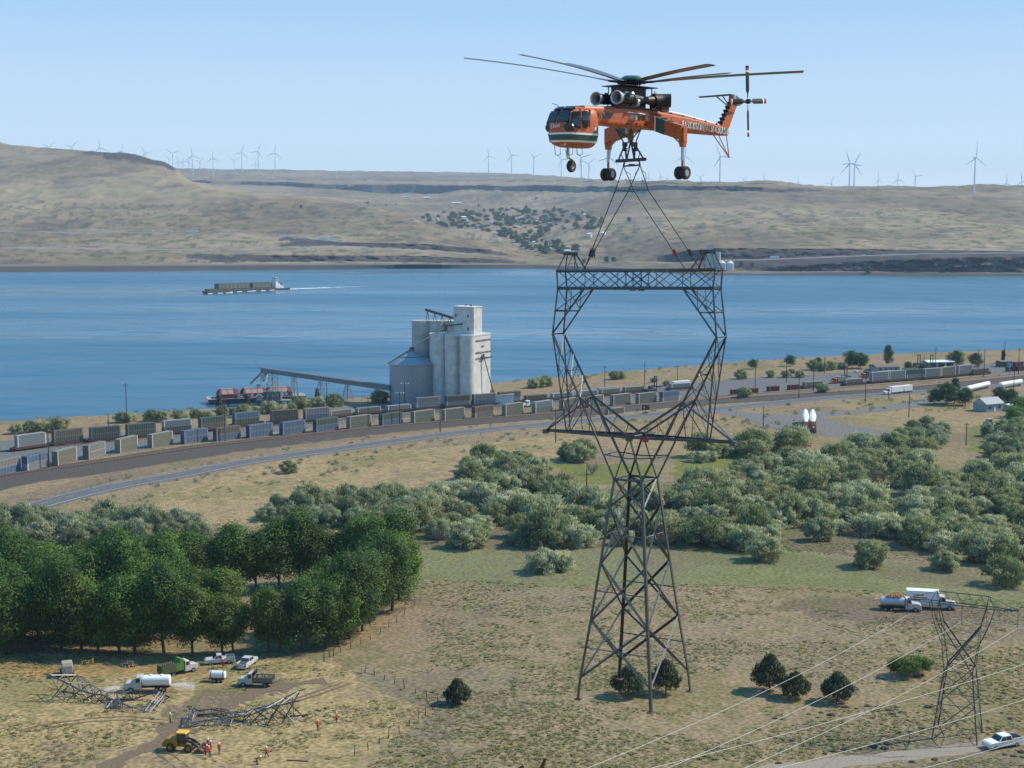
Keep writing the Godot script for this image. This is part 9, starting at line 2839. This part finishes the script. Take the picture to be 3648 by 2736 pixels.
	var ts: Array = vl([-254,86,-4046,-247,89,-4130,-229,77,-3884,-237,85,-4035,-225,79,-3913,-215,88,-4133,-192,70,-3761,-184,68,-3732,-178,66,-3698,-212,98,-4404,-169,64,-3664,-175,83,-3998,-169,79,-3898,-180,91,-4224,-157,67,-3714,-185,98,-4418,-159,75,-3834,-179,96,-4360,-167,86,-4099,-148,67,-3709,-167,90,-4211,-148,70,-3762,-143,74,-3814,-149,82,-3986,-133,61,-3613,-156,92,-4267,-135,71,-3776,-154,93,-4312,-127,64,-3665,-132,76,-3846,-145,91,-4242,-121,67,-3708,-146,101,-4522,-121,71,-3762,-131,87,-4147,-112,63,-3631,-132,99,-4492,-127,95,-4389,-114,82,-4021,-122,92,-4303,-124,97,-4442,-110,80,-3970,-100,65,-3658,-99,75,-3841,-90,58,-3555,-104,91,-4291,-86,67,-3681,-89,76,-3873,-96,88,-4195,-78,61,-3586,-76,59,-3555,-72,56,-3511,-91,104,-4596,-79,88,-4234,-76,88,-4217,-64,62,-3598,-68,77,-3905,-57,52,-3442,-59,64,-3627,-64,105,-4609,-57,96,-4441,-55,93,-4385,-44,69,-3712,-50,90,-4289,-45,81,-4046,-44,97,-4441,-45,109,-4661,-40,87,-4205,-33,51,-3424,-32,67,-3684,-34,76,-3902,-28,46,-3335,-36,98,-4453,-29,62,-3598,-27,50,-3407,-26,48,-3363,-25,45,-3320,-35,107,-4623,-29,85,-4158,-26,90,-4292,-19,49,-3387,-19,57,-3524,-16,44,-3298,-15,54,-3477,-16,70,-3774,-16,74,-3869,-15,78,-3971,-17,104,-4537,-12,48,-3368,-14,87,-4205,-11,80,-4044,-6,61,-3598,-6,69,-3769,-5,55,-3494,-4,69,-3753,-4,63,-3636,-2,73,-3858,-2,49,-3375,-2,82,-4080,-1,41,-3239,0,109,-4604,3,81,-4064,3,84,-4141,3,88,-4239,6,88,-4220,6,59,-3560,8,74,-3890,9,72,-3849,11,108,-4577,9,51,-3417,11,41,-3238,15,107,-4561,19,89,-4243,17,40,-3214,21,73,-3878,20,65,-3697,17,35,-3119,24,87,-4203,18,39,-3194,26,101,-4445,29,79,-4025,29,78,-3988,33,96,-4360,32,80,-4048,26,33,-3088,32,73,-3894,32,69,-3796,38,106,-4512,38,101,-4430,32,59,-3577,42,105,-4494,30,37,-3160,29,28,-3022,32,44,-3289,41,81,-4069,46,113,-4608,48,100,-4399,51,105,-4476,43,68,-3782,35,25,-2973,50,86,-4167,54,103,-4447,53,99,-4379,48,70,-3833,37,27,-2992,52,84,-4122,46,52,-3462,41,34,-3087,48,56,-3543,43,23,-2945,59,79,-4016,65,91,-4249,67,92,-4259,50,36,-3117,70,101,-4389,52,41,-3224,64,71,-3849,55,43,-3266,51,26,-2973,68,75,-3939,66,69,-3821,63,59,-3610,76,92,-4251,64,58,-3596,59,42,-3256,65,47,-3367,69,55,-3543,68,51,-3444,66,45,-3316,82,84,-4107,65,43,-3281,74,62,-3677,59,23,-2932,59,22,-2909,81,79,-4013,74,57,-3585,66,37,-3140,87,73,-3869,101,99,-4314,96,86,-4109,66,20,-2801,104,103,-4359,95,79,-3963,69,21,-2874,72,28,-2970,97,81,-4001,86,58,-3552,85,55,-3476,70,21,-2836,88,56,-3490,75,24,-2908,99,76,-3868,99,74,-3831,111,95,-4214,107,79,-3901,99,64,-3604,113,89,-4090,107,77,-3852,88,35,-3046,123,99,-4231,118,87,-4027,115,81,-3911,126,102,-4259,88,29,-2945,130,107,-4333,130,103,-4272,117,78,-3817,95,36,-3038,120,79,-3835,114,68,-3627,93,29,-2912,99,34,-3001,126,79,-3787,96,23,-2846,143,103,-4218,98,22,-2830,146,98,-4126,100,20,-2816,141,90,-3954,147,96,-4079,105,27,-2892,125,60,-3349,159,101,-4127,112,25,-2875,142,75,-3617,171,94,-3909,130,25,-2885,152,67,-3364,174,90,-3789,154,63,-3297,168,80,-3584,172,82,-3605,190,95,-3808,174,64,-3300,179,70,-3350,194,87,-3599,196,88,-3619,178,62,-3280,194,77,-3411,187,64,-3299,198,83,-3490,191,72,-3367,200,84,-3514,163,20,-2855,205,86,-3545,190,63,-3283,198,78,-3420,204,67,-3316,214,75,-3403,219,81,-3449])
	var r := RandomNumberGenerator.new()
	r.seed = 12
	var tw := ["round dark green", "mid green", "pointed dark"]
	var zones := ["left end", "left half", "middle", "right half", "right end"]
	for k in ts.size():
		var v: int = [0, 1, 0, 1, 1, 0, 0, 2][r.randi() % 8]
		copy(small[v], "%s tree in the %s of the far town across the river" % [tw[v], zones[clampi(k * 5 / ts.size(), 0, 4)]], ts[k], r.randf() * TAU, r.randf_range(0.8, 1.6)).scale *= Vector3(1.5, 0.8, 1.5)
	for q in [[Vector3(-511.01,131.58,-5011.4), 1.1, "single dark tree left of the far farm sheds"], [Vector3(-470.73,123.89,-4851.51), 0.6, "low tree clump left of the far farm"], [Vector3(-436.17,124.11,-4895.85), 0.7, "trees beside the far farm lane"], [Vector3(-409.2,127.47,-4981.79), 0.8, "round tree by the far farm"], [Vector3(-117.69,124.54,-4984.36), 0.9, "dark tree right of the long white-roofed shed"], [Vector3(-220.76,124.46,-4966.94), 0.7, "bush in front of the long white-roofed shed"], [Vector3(-496.39,111.79,-3326.21), 0.9, "lone dark tree on the left hill's slope"], [Vector3(277.46,80.14,-3356.95), 1.3, "tall pointed tree at the right end of the far town"], [Vector3(176.71,8.63,-2637.94), 1.3, "large green tree by the far shore left of the slings"], [Vector3(189.14,8.98,-2627.91), 1.2, "green tree by the far shore under the slings"], [Vector3(132.83,8.32,-2602.32), 1.0, "green tree by the far shore behind the tower's left horn"], [Vector3(386.49,11.61,-2374.9), 0.9, "bright green shrub clump right of the far silos"], [Vector3(403.02,11.2,-2360.6), 0.8, "pale green shrub by the far road"], [Vector3(578.78,2.58,-2287.23), 1.3, "dark round bush on the far shore line at the right"]]:
		copy(small[0], q[2], q[0], 1.0, q[1]).set_meta("group", "single trees across the river")
	# farm and other buildings
	var t1 := thing("farm_shed", "long far shed with a bright white roof above the town", "shed", Vector3(-201.16,132.27,-5121.2), 0.05)
	house(t1, 34, 16, 5, 3, walls[2], roofs[1])
	win(t1, 4, 2.2, 8.05, 5, 4, hole, "door")
	var t2 := thing("farm_shed", "small grey far shed at the left of the farm", "shed", Vector3(-422.09,159.86,-5631.54), 0.1)
	house(t2, 24, 12, 5, 3, walls[2], roofs[3])
	win(t2, 0, 2.2, 6.05, 4, 4, hole, "door")
	var t3 := thing("farm_shed", "pale far shed right of the grey one", "shed", Vector3(-335.94,157.04,-5572.9), 0.2)
	house(t3, 26, 12, 4.5, 3, walls[1], roofs[1])
	win(t3, 0, 2.2, 6.05, 4, 4, hole, "door")
	var n := 0
	for q in [[Vector3(90.21,149.75,-5054.73), 9.5, 11.0, "tan water tank with a white roof on the far slope"], [Vector3(170.78,49.26,-3133.22), 7.0, 6.0, "white storage tank on the far hill, left of the pair"], [Vector3(203.68,51.17,-3170.3), 7.5, 6.0, "white storage tank on the far hill, right of the pair"]]:
		var t := thing("water_tank", q[3], "tank", q[0], 0.0, "tanks across the river")
		var s := Shape.new()
		s.lathe([Vector2(q[1] * 1.0, -3), Vector2(q[1], q[2])], 24)
		part("wall", s, mat("tank_tan", 0.46, 0.36, 0.27, 0.8) if n == 0 else walls[0], t)
		var l := Shape.new()
		l.lathe([Vector2(q[1] + 0.3, q[2]), Vector2(0.1, q[2] + 2.4)], 24)
		part("roof", l, roofs[1], t)
		n += 1
	var el := thing("far_elevator", "pale concrete grain elevator on the far shore behind the tower's right horn", "grain elevator", Vector3(339.38,4.95,-2375.87))
	for q in [[-8.0, 0.0, 26.0], [0.0, 0.0, 30.0], [8.0, 0.0, 30.0], [-4.0, -8.0, 30.0], [4.0, -8.0, 30.0]]:
		var s := Shape.new()
		s.lathe([Vector2(4.6, -4), Vector2(4.6, q[2])], 20, Transform3D(Basis(), Vector3(q[0], 0, q[1])), true)
		part("silo", s, mat("weathered_concrete", 0.5, 0.48, 0.43), el)
	var hd := Shape.new()
	hd.box(Vector3(-4, 36, -4), Vector3(9, 14, 8))
	part("head_house", hd, mat("weathered_concrete", 0.5, 0.48, 0.43), el)
	n = 0
	for q in [Vector3(353.29,5.16,-2370.62), Vector3(366.15,5.04,-2362.02)]:
		n += 1
		var t := thing("grain_bin", "round tin grain bin on the far shore, %s of the pair" % ["left", "right"][n - 1], "grain bin", q, 0.0, "grain bins on the far shore")
		var s := Shape.new()
		s.lathe([Vector2(6.4, -3), Vector2(6.4, 12)], 24)
		part("wall", s, roofs[3], t)
		var l := Shape.new()
		l.lathe([Vector2(6.7, 12), Vector2(0.3, 16.5)], 24)
		part("roof", l, mat("roof_white", 0.74, 0.74, 0.73), t)
	# traffic on the far road
	n = 0
	for q in [[Vector3(-840.95,64.05,-2890.87), 9.0, "white car"], [Vector3(-740.76,63.38,-2899.11), 8.0, "white van"], [Vector3(-699.81,62.29,-2894.11), 9.0, "white box truck"], [Vector3(-656.25,61.11,-2897.3), 24.0, "flat white lorry"], [Vector3(-460.12,53.02,-2866.11), 26.0, "white semi trailer"], [Vector3(-371.29,49.54,-2776.76), 20.0, "white semi trailer"], [Vector3(-348.85,48.35,-2752.1), 18.0, "white tank lorry"], [Vector3(-389.49,35.04,-2650.33), 8.0, "white car"], [Vector3(450.99,22.99,-2417.52), 16.0, "white trailer"], [Vector3(593.53,28.53,-2377.19), 8.0, "white car"]]:
		n += 1
		var t := thing("distant_vehicle", "tiny %s on the far road, %s from the left" % [q[2], nth(n)], "vehicle", q[0], 0.03, "traffic on the far road")
		var s := Shape.new()
		var l: float = q[1]
		var h := 4.0 if l > 10.0 else 2.6
		s.slab([Vector2(-l * 0.5, 0.8), Vector2(-l * 0.5, h), Vector2(l * 0.5 - 2.5, h), Vector2(l * 0.5 - 2.5, 0.8)], -1.3, 1.3, 0.1)
		part("cargo_body", s, mat("white_paint", 0.78, 0.77, 0.72), t)
		var c := Shape.new()
		c.slab([Vector2(l * 0.5 - 2.4, 0.7), Vector2(l * 0.5 - 2.4, h * 0.8), Vector2(l * 0.5 - 0.8, h * 0.8), Vector2(l * 0.5, 1.6), Vector2(l * 0.5, 0.7)], -1.2, 1.2, 0.1)
		part("cab", c, mat("white_paint", 0.78, 0.77, 0.72), t)
		for x in [-l * 0.5 + 1.2, l * 0.5 - 1.2]: wheel(t, Vector3(x, 0.5, 1.0), 0.5, 0.4)
